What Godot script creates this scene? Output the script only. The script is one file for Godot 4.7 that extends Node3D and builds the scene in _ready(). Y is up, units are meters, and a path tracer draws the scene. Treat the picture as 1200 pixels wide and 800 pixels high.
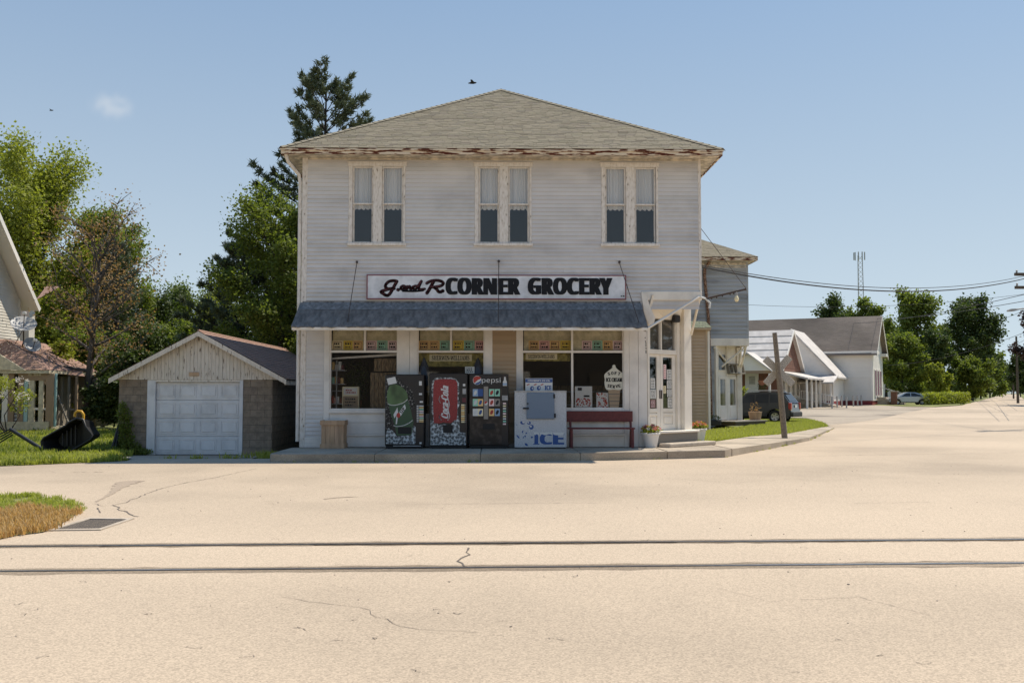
extends Node3D
# A corner grocery in a small town. World: facade of the grocery in the plane z = 0, x to the right, y up, metres.
const FOCAL := 1150.0
const EYE := Vector3(0, 1.65, 26.9)
const SLAB := 0.19
const EXPOSURE := 1.15   # the photograph is exposed a little for the shade

var M := {}
var T := {}
var taken := {}
var off := {}
var cam: Camera3D
var rng := RandomNumberGenerator.new()

# ---------------------------------------------------------------- mesh builder
class MB:
	var v := PackedVector3Array()
	var n := PackedVector3Array()
	var c := PackedColorArray()
	var u := PackedVector2Array()
	var col := Color(1, 1, 1)
	var xf := Transform3D()
	func tri(a: Vector3, b: Vector3, d: Vector3) -> void:   # counter-clockwise seen from the front
		var p := xf * a
		var q := xf * b
		var r := xf * d
		var m := (q - p).cross(r - p).normalized()
		v.append(p); v.append(r); v.append(q)
		for i in 3:
			n.append(m); c.append(col)
		u.append(Vector2(a.x, a.y)); u.append(Vector2(d.x, d.y)); u.append(Vector2(b.x, b.y))
	func quad(a: Vector3, b: Vector3, d: Vector3, e: Vector3) -> void:
		tri(a, b, d); tri(a, d, e)
	func box(lo: Vector3, hi: Vector3) -> void:
		var a := lo.min(hi)
		var b := lo.max(hi)
		quad(Vector3(a.x, a.y, b.z), Vector3(b.x, a.y, b.z), Vector3(b.x, b.y, b.z), Vector3(a.x, b.y, b.z))
		quad(Vector3(b.x, a.y, a.z), Vector3(a.x, a.y, a.z), Vector3(a.x, b.y, a.z), Vector3(b.x, b.y, a.z))
		quad(Vector3(b.x, a.y, b.z), Vector3(b.x, a.y, a.z), Vector3(b.x, b.y, a.z), Vector3(b.x, b.y, b.z))
		quad(Vector3(a.x, a.y, a.z), Vector3(a.x, a.y, b.z), Vector3(a.x, b.y, b.z), Vector3(a.x, b.y, a.z))
		quad(Vector3(a.x, b.y, b.z), Vector3(b.x, b.y, b.z), Vector3(b.x, b.y, a.z), Vector3(a.x, b.y, a.z))
		quad(Vector3(a.x, a.y, a.z), Vector3(b.x, a.y, a.z), Vector3(b.x, a.y, b.z), Vector3(a.x, a.y, b.z))
	func cbox(lo: Vector3, hi: Vector3, bev: float) -> void:   # box whose edges along every axis are chamfered
		var a := lo.min(hi)
		var b := lo.max(hi)
		var k := minf(bev, minf(b.x - a.x, minf(b.y - a.y, b.z - a.z)) * 0.45)
		var ctr := (a + b) / 2
		var h := (b - a) / 2
		for ax in 3:
			var p := (ax + 1) % 3
			var q := (ax + 2) % 3
			for s in [-1.0, 1.0]:
				var f := []
				for w in [[-1, -1], [1, -1], [1, 1], [-1, 1]]:
					var t := ctr
					t[ax] += s * h[ax]
					t[p] += w[0] * (h[p] - k)
					t[q] += w[1] * (h[q] - k)
					f.append(t)
				if s > 0: quad(f[0], f[1], f[2], f[3])
				else: quad(f[3], f[2], f[1], f[0])
				for s2 in [-1.0, 1.0]:   # the chamfer between face (ax, s) and face (p, s2)
					var e := []
					for w in [[0, -1], [0, 1], [1, 1], [1, -1]]:
						var t := ctr
						t[ax] += s * (h[ax] if w[0] == 0 else h[ax] - k)
						t[p] += s2 * (h[p] - k if w[0] == 0 else h[p])
						t[q] += w[1] * (h[q] - k)
						e.append(t)
					if s * s2 < 0: quad(e[0], e[1], e[2], e[3])
					else: quad(e[3], e[2], e[1], e[0])
		for sx in [-1.0, 1.0]:
			for sy in [-1.0, 1.0]:
				for sz in [-1.0, 1.0]:
					var o := ctr + Vector3(sx * h.x, sy * h.y, sz * h.z)
					var t1 := o - Vector3(0, sy * k, sz * k)
					var t2 := o - Vector3(sx * k, 0, sz * k)
					var t3 := o - Vector3(sx * k, sy * k, 0)
					if sx * sy * sz > 0: tri(t1, t2, t3)
					else: tri(t3, t2, t1)
	func prism(poly: PackedVector2Array, z0: float, z1: float) -> void:   # polygon in x,y, drawn out along z
		var p := poly
		var area := 0.0
		for i in p.size():
			area += p[i].cross(p[(i + 1) % p.size()])
		if area < 0:
			p = p.duplicate(); p.reverse()
		var ix := Geometry2D.triangulate_polygon(p)
		for i in range(0, ix.size(), 3):
			var a := p[ix[i]]
			var b := p[ix[i + 1]]
			var d := p[ix[i + 2]]
			if (b - a).cross(d - a) < 0:
				var t := b
				b = d; d = t
			tri(Vector3(a.x, a.y, z1), Vector3(b.x, b.y, z1), Vector3(d.x, d.y, z1))
			if z0 != z1: tri(Vector3(a.x, a.y, z0), Vector3(d.x, d.y, z0), Vector3(b.x, b.y, z0))
		if z0 == z1: return
		for i in p.size():
			var a := p[i]
			var b := p[(i + 1) % p.size()]
			quad(Vector3(a.x, a.y, z0), Vector3(b.x, b.y, z0), Vector3(b.x, b.y, z1), Vector3(a.x, a.y, z1))
	func tube(pts: Array, radii: Variant, sides := 6, smooth := true) -> void:
		var k := pts.size()
		var up := Vector3(0.13, 0.97, 0.21).normalized()
		var rings := []
		for i in k:
			var d: Vector3 = (pts[mini(i + 1, k - 1)] - pts[maxi(i - 1, 0)]).normalized()
			if absf(d.dot(up)) > 0.95: up = Vector3(0.9, 0.2, 0.37).normalized()
			var s := d.cross(up).normalized()
			var t := s.cross(d).normalized()
			up = t
			var r: float = radii[i] if radii is Array else radii
			var ring := []
			for j in sides:
				var a := TAU * j / sides
				ring.append([pts[i] + (s * cos(a) + t * sin(a)) * r, s * cos(a) + t * sin(a)])
			rings.append(ring)
		for i in k - 1:
			for j in sides:
				var j2 := (j + 1) % sides
				var q := [rings[i][j], rings[i][j2], rings[i + 1][j2], rings[i + 1][j]]
				var at := v.size()
				quad(q[1][0], q[0][0], q[3][0], q[2][0])
				if smooth:
					var o := [1, 3, 0, 1, 2, 3]
					for w in 6: n[at + w] = (xf.basis * q[o[w]][1]).normalized()
		for e in [0, k - 1]:
			for j in range(1, sides - 1):
				if e == 0: tri(rings[e][0][0], rings[e][j][0], rings[e][j + 1][0])
				else: tri(rings[e][0][0], rings[e][j + 1][0], rings[e][j][0])
	func lathe(prof: Array, sides := 20) -> void:   # prof: Vector2(radius, height) from bottom to top
		for i in prof.size() - 1:
			var a: Vector2 = prof[i]
			var b: Vector2 = prof[i + 1]
			var nn := Vector2(b.y - a.y, a.x - b.x).normalized()
			for j in sides:
				var p := TAU * j / sides
				var q := TAU * (j + 1) / sides
				var at := v.size()
				quad(Vector3(cos(p) * a.x, a.y, -sin(p) * a.x), Vector3(cos(q) * a.x, a.y, -sin(q) * a.x), Vector3(cos(q) * b.x, b.y, -sin(q) * b.x), Vector3(cos(p) * b.x, b.y, -sin(p) * b.x))
				for w in 6:
					var g: float = [p, q, q, p, p, q][w]
					n[at + w] = (xf.basis * Vector3(cos(g) * nn.x, nn.y, -sin(g) * nn.x)).normalized()
	func disc(at: Vector3, nrm: Vector3, r: float, sides := 16) -> void:
		var s := nrm.cross(Vector3(0.3, 0.9, 0.11)).normalized()
		var t := nrm.cross(s).normalized()
		for j in sides:
			var p := TAU * j / sides
			var q := TAU * (j + 1) / sides
			tri(at, at + (s * cos(p) + t * sin(p)) * r, at + (s * cos(q) + t * sin(q)) * r)
	func stroke(pts: Array, w: Variant, z: float) -> void:   # a brush stroke lying in x,y at height z
		var k := pts.size()
		for i in k:
			var r: float = (w[i] if w is Array else w) * 0.5
			if i == 0 or i == k - 1 or k < 12 or i % 2 == 0:
				for j in 8:
					var p := TAU * j / 8
					var q := TAU * (j + 1) / 8
					tri(Vector3(pts[i].x, pts[i].y, z), Vector3(pts[i].x + cos(p) * r, pts[i].y + sin(p) * r, z), Vector3(pts[i].x + cos(q) * r, pts[i].y + sin(q) * r, z))
			if i < k - 1:
				var r2: float = (w[i + 1] if w is Array else w) * 0.5
				var d: Vector2 = (pts[i + 1] - pts[i]).normalized().orthogonal()
				var a: Vector2 = pts[i] - d * r
				var b: Vector2 = pts[i] + d * r
				var e: Vector2 = pts[i + 1] + d * r2
				var f: Vector2 = pts[i + 1] - d * r2
				quad(Vector3(a.x, a.y, z), Vector3(f.x, f.y, z), Vector3(e.x, e.y, z), Vector3(b.x, b.y, z))
	func mesh() -> ArrayMesh:
		var arr := []
		arr.resize(Mesh.ARRAY_MAX)
		arr[Mesh.ARRAY_VERTEX] = v
		arr[Mesh.ARRAY_NORMAL] = n
		arr[Mesh.ARRAY_COLOR] = c
		arr[Mesh.ARRAY_TEX_UV] = u
		var m := ArrayMesh.new()
		m.add_surface_from_arrays(Mesh.PRIMITIVE_TRIANGLES, arr)
		return m

# ---------------------------------------------------------------- nodes
func numbered(called: String) -> String:
	if not taken.has(called):
		taken[called] = 0
		return called
	taken[called] += 1
	return "%s_%03d" % [called, taken[called]]

func tag(o: Node3D, label: String, category: String, group := "", kind := "") -> Node3D:
	if label: o.set_meta("label", label)
	if category: o.set_meta("category", category)
	if group: o.set_meta("group", group)
	if kind: o.set_meta("kind", kind)
	return o

func thing(called: String, label: String, category: String, at := Vector3.ZERO, group := "", world := true, turn := 0.0) -> Node3D:
	var o := Node3D.new()
	o.name = numbered(called)
	add_child(o)
	o.position = at
	o.rotation.y = turn
	off[o] = -at if world else Vector3.ZERO   # parts of a «world» thing are written in world coordinates
	return tag(o, label, category, group)

func put(mb: MB, called: String, m: Material, parent: Node3D = null) -> MeshInstance3D:
	return put_mesh(mb.mesh(), called, m, parent)

func put_mesh(mesh: Mesh, called: String, m: Material, parent: Node3D = null) -> MeshInstance3D:
	var o := MeshInstance3D.new()
	o.mesh = mesh
	o.material_override = m
	if parent == null:
		o.name = numbered(called)
		add_child(o)
	else:
		o.name = called
		parent.add_child(o, true)
		if off.has(parent): o.position = off[parent]
	return o

func ground_piece(mb: MB, called: String, m: Material) -> MeshInstance3D:
	var o := put(mb, called, m)
	o.set_meta("kind", "structure")
	return o

# ---------------------------------------------------------------- photo pixel to place
func gaze(u: float, v: float) -> Vector3:
	return cam.transform.basis * Vector3((u - 600.0) / FOCAL, -(v - 400.0) / FOCAL, -1.0)

func pz(u: float, v: float, z := 0.0) -> Vector3:   # on the upright plane z
	var d := gaze(u, v)
	return EYE + d * ((z - EYE.z) / d.z)

func land(z: float) -> float:   # the ground climbs a little beyond the shop
	if z > -28.0: return 0.0
	if z > -80.0: return 0.55 * (-28.0 - z) / 52.0
	if z > -300.0: return 0.55 + 0.75 * (-80.0 - z) / 220.0
	return 1.30

func pg(u: float, v: float, lift := 0.0) -> Vector3:   # on the ground
	var d := gaze(u, v)
	var t := 5.0
	for i in 4000:
		var p := EYE + d * t
		if p.y <= land(p.z) + lift or t > 900.0: break
		t += maxf(0.02, t * 0.001)
	var r := EYE + d * t
	return Vector3(r.x, land(r.z) + lift, r.z)

func g2(u: float, v: float, lift := 0.0) -> Vector2:
	var p := pg(u, v, lift)
	return Vector2(p.x, p.z)

func at_depth(u: float, v: float, depth: float) -> Vector3:
	return EYE + gaze(u, v) * depth

# ---------------------------------------------------------------- materials
func lin(r: float, g: float, b: float) -> Color:
	return Color(r, g, b).linear_to_srgb()

func noise_tex(key: String, freq: float, octaves: int, stops: Array, size := 512, kind := FastNoiseLite.TYPE_SIMPLEX_SMOOTH, normal := 0.0, sd := 1) -> Texture2D:
	if T.has(key): return T[key]
	var f := FastNoiseLite.new()
	f.noise_type = kind
	f.frequency = freq
	f.seed = sd
	f.fractal_octaves = octaves
	if octaves <= 1: f.fractal_type = FastNoiseLite.FRACTAL_NONE
	var t := NoiseTexture2D.new()
	t.width = size; t.height = size
	t.seamless = true
	t.seamless_blend_skirt = 0.2
	t.noise = f
	if normal > 0.0:
		t.as_normal_map = true
		t.bump_strength = normal
	elif stops:
		var gr := Gradient.new()
		var offs := PackedFloat32Array()
		var cols := PackedColorArray()
		for s in stops:
			offs.append(s[0])
			cols.append(s[1] if s[1] is Color else Color(s[1], s[1], s[1]))
		gr.offsets = offs
		gr.colors = cols
		t.color_ramp = gr
	T[key] = t
	return t

func ramp_of(stops: Array) -> Gradient:
	var gr := Gradient.new()
	var offs := PackedFloat32Array()
	var cols := PackedColorArray()
	for s in stops:
		offs.append(s[0])
		cols.append(s[1] if s[1] is Color else Color(s[1], s[1], s[1]))
	gr.offsets = offs
	gr.colors = cols
	return gr

func grit_tex(low: float) -> Texture2D:   # stone chippings: repeats without a seam
	var n := 512
	var r := RandomNumberGenerator.new()
	r.seed = 77
	var coarse := PackedFloat32Array()
	for i in 128 * 128: coarse.append(r.randf())
	var img := Image.create(n, n, false, Image.FORMAT_RGB8)
	for y in n:
		for x in n:
			var t := 0.5 * r.randf() + 0.5 * coarse[(y / 4) * 128 + x / 4]
			var g := lerpf(low, 1.0, clampf(t * 1.35, 0, 1))
			img.set_pixel(x, y, Color(g, g, g * 0.99))
	return ImageTexture.create_from_image(img)

func tile_tex(key: String, n: int, cells: int, octaves: int, stops: Array, sd := 1) -> Texture2D:   # cloudy pattern on a lattice that wraps round
	if T.has(key): return T[key]
	var r := RandomNumberGenerator.new()
	r.seed = sd
	var gr := ramp_of(stops)
	var sum := PackedFloat32Array()
	sum.resize(n * n)
	var amp := 1.0
	var total := 0.0
	for o in octaves:
		var c := cells << o
		var lat := PackedFloat32Array()
		for i in c * c: lat.append(r.randf())
		for y in n:
			var fy := float(y) * c / n
			var y0 := int(fy)
			var ty := smoothstep(0.0, 1.0, fy - y0)
			var ra := (y0 % c) * c
			var rb := ((y0 + 1) % c) * c
			for x in n:
				var fx := float(x) * c / n
				var x0 := int(fx)
				var tx := smoothstep(0.0, 1.0, fx - x0)
				var xa := x0 % c
				var xb := (x0 + 1) % c
				sum[y * n + x] += amp * lerpf(lerpf(lat[ra + xa], lat[ra + xb], tx), lerpf(lat[rb + xa], lat[rb + xb], tx), ty)
		total += amp
		amp *= 0.55
	var img := Image.create(n, n, false, Image.FORMAT_RGB8)
	for y in n:
		for x in n: img.set_pixel(x, y, gr.sample(sum[y * n + x] / total))
	T[key] = ImageTexture.create_from_image(img)
	return T[key]

func mat(key: String, c: Color, rough := 0.8, tex: Texture2D = null, scale := Vector3.ONE, nrm: Texture2D = null, nscale := 0.5) -> StandardMaterial3D:
	if M.has(key): return M[key]
	var m := StandardMaterial3D.new()
	m.albedo_color = c
	m.roughness = rough
	m.vertex_color_use_as_albedo = true
	if tex:
		m.albedo_texture = tex
		m.uv1_triplanar = true
		m.uv1_world_triplanar = true
		m.uv1_scale = scale
	if nrm:
		m.normal_enabled = true
		m.normal_texture = nrm
		m.normal_scale = nscale
		m.uv1_triplanar = true
		m.uv1_world_triplanar = true
		m.uv1_scale = scale
	M[key] = m
	return m

func detail(m: StandardMaterial3D, tex: Texture2D, scale: float) -> void:
	m.detail_enabled = true
	m.detail_blend_mode = BaseMaterial3D.BLEND_MODE_MUL
	m.detail_albedo = tex
	m.detail_uv_layer = BaseMaterial3D.DETAIL_UV_2
	m.uv2_triplanar = true
	m.uv2_world_triplanar = true
	m.uv2_scale = Vector3.ONE * scale

# ---------------------------------------------------------------- lettering
func font(kind: String) -> Font:
	var f := SystemFont.new()
	f.font_names = PackedStringArray(["Droid Serif" if kind.contains("serif") else "Droid Sans"])
	f.font_weight = 700 if kind.contains("bold") else 400
	return f

func letters(parent: Node3D, called: String, words: String, kind: String, basis_: Basis, centre: Vector3, w: float, h: float, m: Material, fat := 0.0, thick := 0.004) -> MeshInstance3D:
	var t := TextMesh.new()
	t.text = words
	t.font = font(kind)
	t.font_size = 64
	t.pixel_size = 0.01
	t.depth = 0.1
	var a := t.get_aabb()
	var o := MeshInstance3D.new()
	o.mesh = t
	o.material_override = m
	o.name = called
	var sc := Vector3(w / a.size.x, h / a.size.y, thick / 0.1)
	var b := Basis(basis_.x * sc.x, basis_.y * sc.y, basis_.z * sc.z)
	var mid := a.position + a.size / 2
	o.transform = Transform3D(b, centre - b * mid + (off[parent] if off.has(parent) else Vector3.ZERO))
	parent.add_child(o, true)
	if fat > 0.0:   # bolder: the same letters again, a hair aside, as a piece of the same lettering
		for s in [-1.0, 1.0]:
			var o2 := o.duplicate() as MeshInstance3D
			o2.name = "letter_weight"
			o2.transform = Transform3D(Basis.IDENTITY, Vector3(s * fat / sc.x, 0, -0.006 - 0.003 * s))
			o.add_child(o2, true)
	return o

func curve(pts: Array, steps := 5) -> Array:   # Catmull-Rom through 2-D points
	var r := []
	for i in pts.size() - 1:
		var a: Vector2 = pts[maxi(i - 1, 0)]
		var b: Vector2 = pts[i]
		var c: Vector2 = pts[i + 1]
		var d: Vector2 = pts[mini(i + 2, pts.size() - 1)]
		for k in steps:
			r.append(b.cubic_interpolate(c, a, d, float(k) / steps))
	r.append(pts[-1])
	return r

func v2(flat: Array) -> Array:
	var r := []
	for i in range(0, flat.size(), 2): r.append(Vector2(flat[i], flat[i + 1]))
	return r

func pv2(flat: Array) -> PackedVector2Array:
	return PackedVector2Array(v2(flat))

func sheet(mb: MB, poly: PackedVector2Array, lift: float) -> void:   # polygon in x,z laid on the ground, cut where the ground bends
	var cuts := [80.0, -28.0, -80.0, -300.0, -1600.0]
	for i in cuts.size() - 1:
		var band := PackedVector2Array([Vector2(-2000, cuts[i + 1]), Vector2(2000, cuts[i + 1]), Vector2(2000, cuts[i]), Vector2(-2000, cuts[i])])
		for piece in Geometry2D.intersect_polygons(poly, band):
			var ix := Geometry2D.triangulate_polygon(piece)
			for k in range(0, ix.size(), 3):
				var t := []
				for j in 3:
					var q: Vector2 = piece[ix[k + j]]
					t.append(Vector3(q.x, land(q.y) + lift, q.y))
				if (t[1] - t[0]).cross(t[2] - t[0]).y > 0: mb.tri(t[0], t[1], t[2])
				else: mb.tri(t[0], t[2], t[1])

func block(mb: MB, poly: PackedVector2Array, y0: float, y1: float) -> void:   # polygon in x,z drawn out upwards
	var p := PackedVector2Array()
	for q in poly: p.append(Vector2(q.x, -q.y))
	var keep := mb.xf
	mb.xf = keep * Transform3D(Basis(Vector3(1, 0, 0), Vector3(0, 0, -1), Vector3(0, 1, 0)), Vector3.ZERO)
	mb.prism(p, y0, y1)
	mb.xf = keep

# ---------------------------------------------------------------- building pieces
func tone(spread: float) -> Color:
	var t := 1.0 + rng.randf_range(-spread, spread)
	return Color(t, t * (1 + rng.randf_range(-spread, spread) * 0.12), t * (1 + rng.randf_range(-spread, spread) * 0.25))

func wall_with_holes(mb: MB, x0: float, x1: float, y0: float, y1: float, z0: float, z1: float, holes: Array) -> void:   # hole: [x0, x1, y0, y1]
	var xs := [x0, x1]
	for h in holes:
		for x in [h[0], h[1]]:
			if x > x0 and x < x1: xs.append(x)
	xs.sort()
	for i in xs.size() - 1:
		var a: float = xs[i]
		var b: float = xs[i + 1]
		if b - a < 0.0005: continue
		var cx := (a + b) / 2
		var spans := []
		for h in holes:
			if cx > h[0] and cx < h[1]: spans.append([h[2], h[3]])
		spans.sort()
		var y := y0
		for s in spans:
			if s[0] > y: mb.box(Vector3(a, y, z0), Vector3(b, s[0], z1))
			y = maxf(y, s[1])
		if y < y1: mb.box(Vector3(a, y, z0), Vector3(b, y1, z1))

func clapboard(mb: MB, x0: float, x1: float, y0: float, y1: float, out0: float, out1: float) -> void:   # wedge: thick at its lower edge
	var a := Vector3(x0, y0, 0.0); var b := Vector3(x1, y0, 0.0)
	var e := Vector3(x1, y0, out0); var d := Vector3(x0, y0, out0)
	var f := Vector3(x0, y1, out1); var g := Vector3(x1, y1, out1)
	mb.quad(d, e, g, f)
	mb.quad(a, b, e, d)
	mb.tri(d, f, Vector3(x0, y1, 0)); mb.tri(d, Vector3(x0, y1, 0), a)
	mb.tri(e, Vector3(x1, y1, 0), g); mb.tri(e, b, Vector3(x1, y1, 0))

# boards on a wall that starts at origin, runs along «along» and faces «along x up»; each board its own part unless joined
func siding(parent: Node3D, called: String, m: Material, origin: Vector3, along: Vector3, length: float, y0: float, y1: float, pitch: float, holes: Array, lip := 0.02, longest := 3.6, spread := 0.05, join := false, top: Variant = null) -> void:
	var basis_ := Basis(along, Vector3.UP, along.cross(Vector3.UP))
	var all := MB.new()
	all.xf = Transform3D(basis_, origin)
	var rows := int(ceil((y1 - y0) / pitch))
	for r in rows:
		var a := y0 + r * pitch
		var b := minf(a + pitch, y1)
		var ys := [a, b]
		for h in holes:
			for y in [h[2], h[3]]:
				if y > a + 0.01 and y < b - 0.01: ys.append(y)
		ys.sort()
		for k in ys.size() - 1:
			var ya: float = ys[k]
			var yb: float = ys[k + 1]
			var lo := 0.0
			var hi := length
			if top != null:   # gable: the board ends on the rakes
				var lim: Vector2 = top.call((ya + yb) / 2)
				lo = lim.x; hi = lim.y
			var cur := lo
			var spans := []
			for h in holes:
				if h[2] < yb - 0.005 and h[3] > ya + 0.005: spans.append([h[0], h[1]])
			spans.sort()
			spans.append([hi, hi])
			for s in spans:
				var end: float = minf(s[0], hi)
				while end - cur > 0.01:
					var nx := end
					if end - cur > longest: nx = cur + rng.randf_range(longest * 0.45, longest)
					var mb := all
					if not join:
						mb = MB.new()
						mb.xf = all.xf
					mb.col = tone(spread)
					var t0 := lip * (1.0 - 0.8 * (ya - a) / pitch)
					var t1 := lip * (1.0 - 0.8 * (yb - a) / pitch)
					var j := rng.randf_range(-0.0015, 0.0015)
					clapboard(mb, cur + 0.001, nx - 0.0015, ya + j, yb + 0.004, t0, t1)
					if not join: put(mb, called, m, parent)
					cur = nx
				cur = maxf(cur, s[1])
	if join: put(all, called, m, parent)

# shingles on a sloping face: a..b is the eave (left to right seen from outside), d..c the top edge; joined into one mesh
func shingles(mb: MB, a: Vector3, b: Vector3, c: Vector3, d: Vector3, course := 0.14, tab := 0.3, spread := 0.26, thick := 0.012) -> void:
	var ex := (b - a).normalized()
	var nn := (b - a).cross(d - a).normalized()
	if (d - a).length() < 0.01: nn = (b - a).cross(c - a).normalized()
	var ey := nn.cross(ex).normalized()
	var hh := (d - a).dot(ey)
	var al := 0.0
	var ar := (b - a).dot(ex)
	var dl := (d - a).dot(ex)
	var dr := (c - a).dot(ex)
	var rows := int(ceil(hh / course))
	var base := mb.xf
	mb.xf = base * Transform3D(Basis(ex, ey, nn), a)
	for r in rows:
		var y0 := r * course
		var y1 := minf(y0 + course, hh)
		var l0 := lerpf(al, dl, y0 / hh); var r0 := lerpf(ar, dr, y0 / hh)
		var l1 := lerpf(al, dl, y1 / hh); var r1 := lerpf(ar, dr, y1 / hh)
		var x := minf(l0, l1) - rng.randf() * tab
		while x < maxf(r0, r1):
			var w := tab * rng.randf_range(0.75, 1.2)
			var xa0 := clampf(x, l0, r0); var xb0 := clampf(x + w - 0.008, l0, r0)
			var xa1 := clampf(x, l1, r1); var xb1 := clampf(x + w - 0.008, l1, r1)
			x += w
			if xb0 - xa0 < 0.005 and xb1 - xa1 < 0.005: continue
			mb.col = tone(spread)
			var dy := rng.randf_range(-0.012, 0.012)
			var t := thick * rng.randf_range(0.8, 1.4)
			mb.quad(Vector3(xa0, y0 + dy, t), Vector3(xb0, y0 + dy, t), Vector3(xb1, y1 + 0.02, 0.002), Vector3(xa1, y1 + 0.02, 0.002))
			mb.quad(Vector3(xa0, y0 + dy, -0.004), Vector3(xb0, y0 + dy, -0.004), Vector3(xb0, y0 + dy, t), Vector3(xa0, y0 + dy, t))
	mb.xf = base
	mb.col = Color(1, 1, 1)

func frame_rect(mb: MB, x0: float, x1: float, y0: float, y1: float, w: float, z0: float, z1: float) -> void:
	mb.box(Vector3(x0, y0, z0), Vector3(x0 + w, y1, z1))
	mb.box(Vector3(x1 - w, y0, z0), Vector3(x1, y1, z1))
	mb.box(Vector3(x0 + w, y0, z0), Vector3(x1 - w, y0 + w, z1))
	mb.box(Vector3(x0 + w, y1 - w, z0), Vector3(x1 - w, y1, z1))

func simple(parent: Node3D, called: String, m: Material, lo: Vector3, hi: Vector3, bev := 0.0) -> MeshInstance3D:
	var mb := MB.new()
	if bev > 0: mb.cbox(lo, hi, bev)
	else: mb.box(lo, hi)
	return put(mb, called, m, parent)

# ================================================================ the scene
func _ready() -> void:
	rng.seed = 20
	make_view()
	make_materials()
	make_ground()
	make_grocery()
	make_shopfront()
	make_corner_entry()
	make_shop_things()
	make_garage()
	make_rear_buildings()
	make_left_house()
	make_yard_things()
	make_church()
	make_warehouse()
	make_street_things()
	make_cars()
	make_trees()
	make_grass()

func make_view() -> void:
	cam = Camera3D.new()
	cam.name = "camera"
	add_child(cam)
	cam.fov = rad_to_deg(2.0 * atan(400.0 / FOCAL))
	cam.far = 3000.0
	cam.position = EYE
	cam.rotation = Vector3(atan(61.0 / FOCAL), deg_to_rad(-1.0), 0)
	cam.current = true
	var env := Environment.new()
	env.background_mode = Environment.BG_SKY
	env.tonemap_mode = Environment.TONE_MAPPER_LINEAR
	env.tonemap_exposure = EXPOSURE
	# clear summer air: deep blue overhead, pale towards the horizon, a little brighter on the sun's side, one wisp of cloud
	var sun_at := Vector3(0.40, 0.86, -0.30).normalized()
	var img := Image.create(1600, 800, false, Image.FORMAT_RGBF)
	var top := Vector3(0.10, 0.25, 0.53) / EXPOSURE
	var low := Vector3(0.70, 0.82, 0.88) / EXPOSURE
	var wn := FastNoiseLite.new()
	wn.seed = 5; wn.frequency = 0.22; wn.fractal_octaves = 4
	var wisp := gaze(131, 124).normalized()
	for yy in 800:
		var el := PI * (0.5 - (yy + 0.5) / 800.0)
		var se := sin(el)
		var base := top.lerp(low, pow(1.0 - clampf(se, 0, 1), 2.3)) if se >= 0 else Vector3(0.32, 0.29, 0.24).lerp(low * 0.8, clampf(1.0 + se * 12.0, 0, 1))
		for xx in 1600:
			var az := TAU * (xx + 0.5) / 1600.0
			var d := Vector3(sin(az) * cos(el), se, -cos(az) * cos(el))
			var c := base * (0.945 + 0.45 * pow(maxf(0.0, d.dot(sun_at)), 4.0)) if se >= 0 else base
			if absf(yy - 800.0 * acos(wisp.y) / PI) < 12.0 and d.dot(wisp) > 0.998:
				var u := (d - wisp).dot(Vector3(wisp.z, 0, -wisp.x).normalized()) * -1150.0
				var w := (d.y - wisp.y) * 1150.0
				var k := clampf(1.0 - sqrt(pow(u / 24.0, 2) + pow(w / 14.0, 2)), 0, 1)
				k *= clampf(wn.get_noise_2d(u * 0.9, w * 0.9) * 2.0 + 0.55, 0, 1)
				c = c.lerp(Vector3(0.72, 0.76, 0.80) / EXPOSURE, clampf(k * 0.9, 0, 0.5))
			img.set_pixel(xx, yy, Color(c.x, c.y, c.z))
	var sm := PanoramaSkyMaterial.new()
	sm.panorama = ImageTexture.create_from_image(img)
	env.sky = Sky.new()
	env.sky.sky_material = sm
	env.sdfgi_enabled = true
	env.ssao_enabled = true
	env.ssil_enabled = true
	var we := WorldEnvironment.new()
	we.name = "environment"
	we.environment = env
	add_child(we)
	var sun := DirectionalLight3D.new()
	sun.name = "sun"
	add_child(sun)
	sun.look_at_from_position(sun_at, Vector3.ZERO)
	sun.light_energy = 1.6
	sun.light_color = Color(1.0, 0.965, 0.905)
	sun.light_angular_distance = 0.5
	sun.shadow_enabled = true

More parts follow.
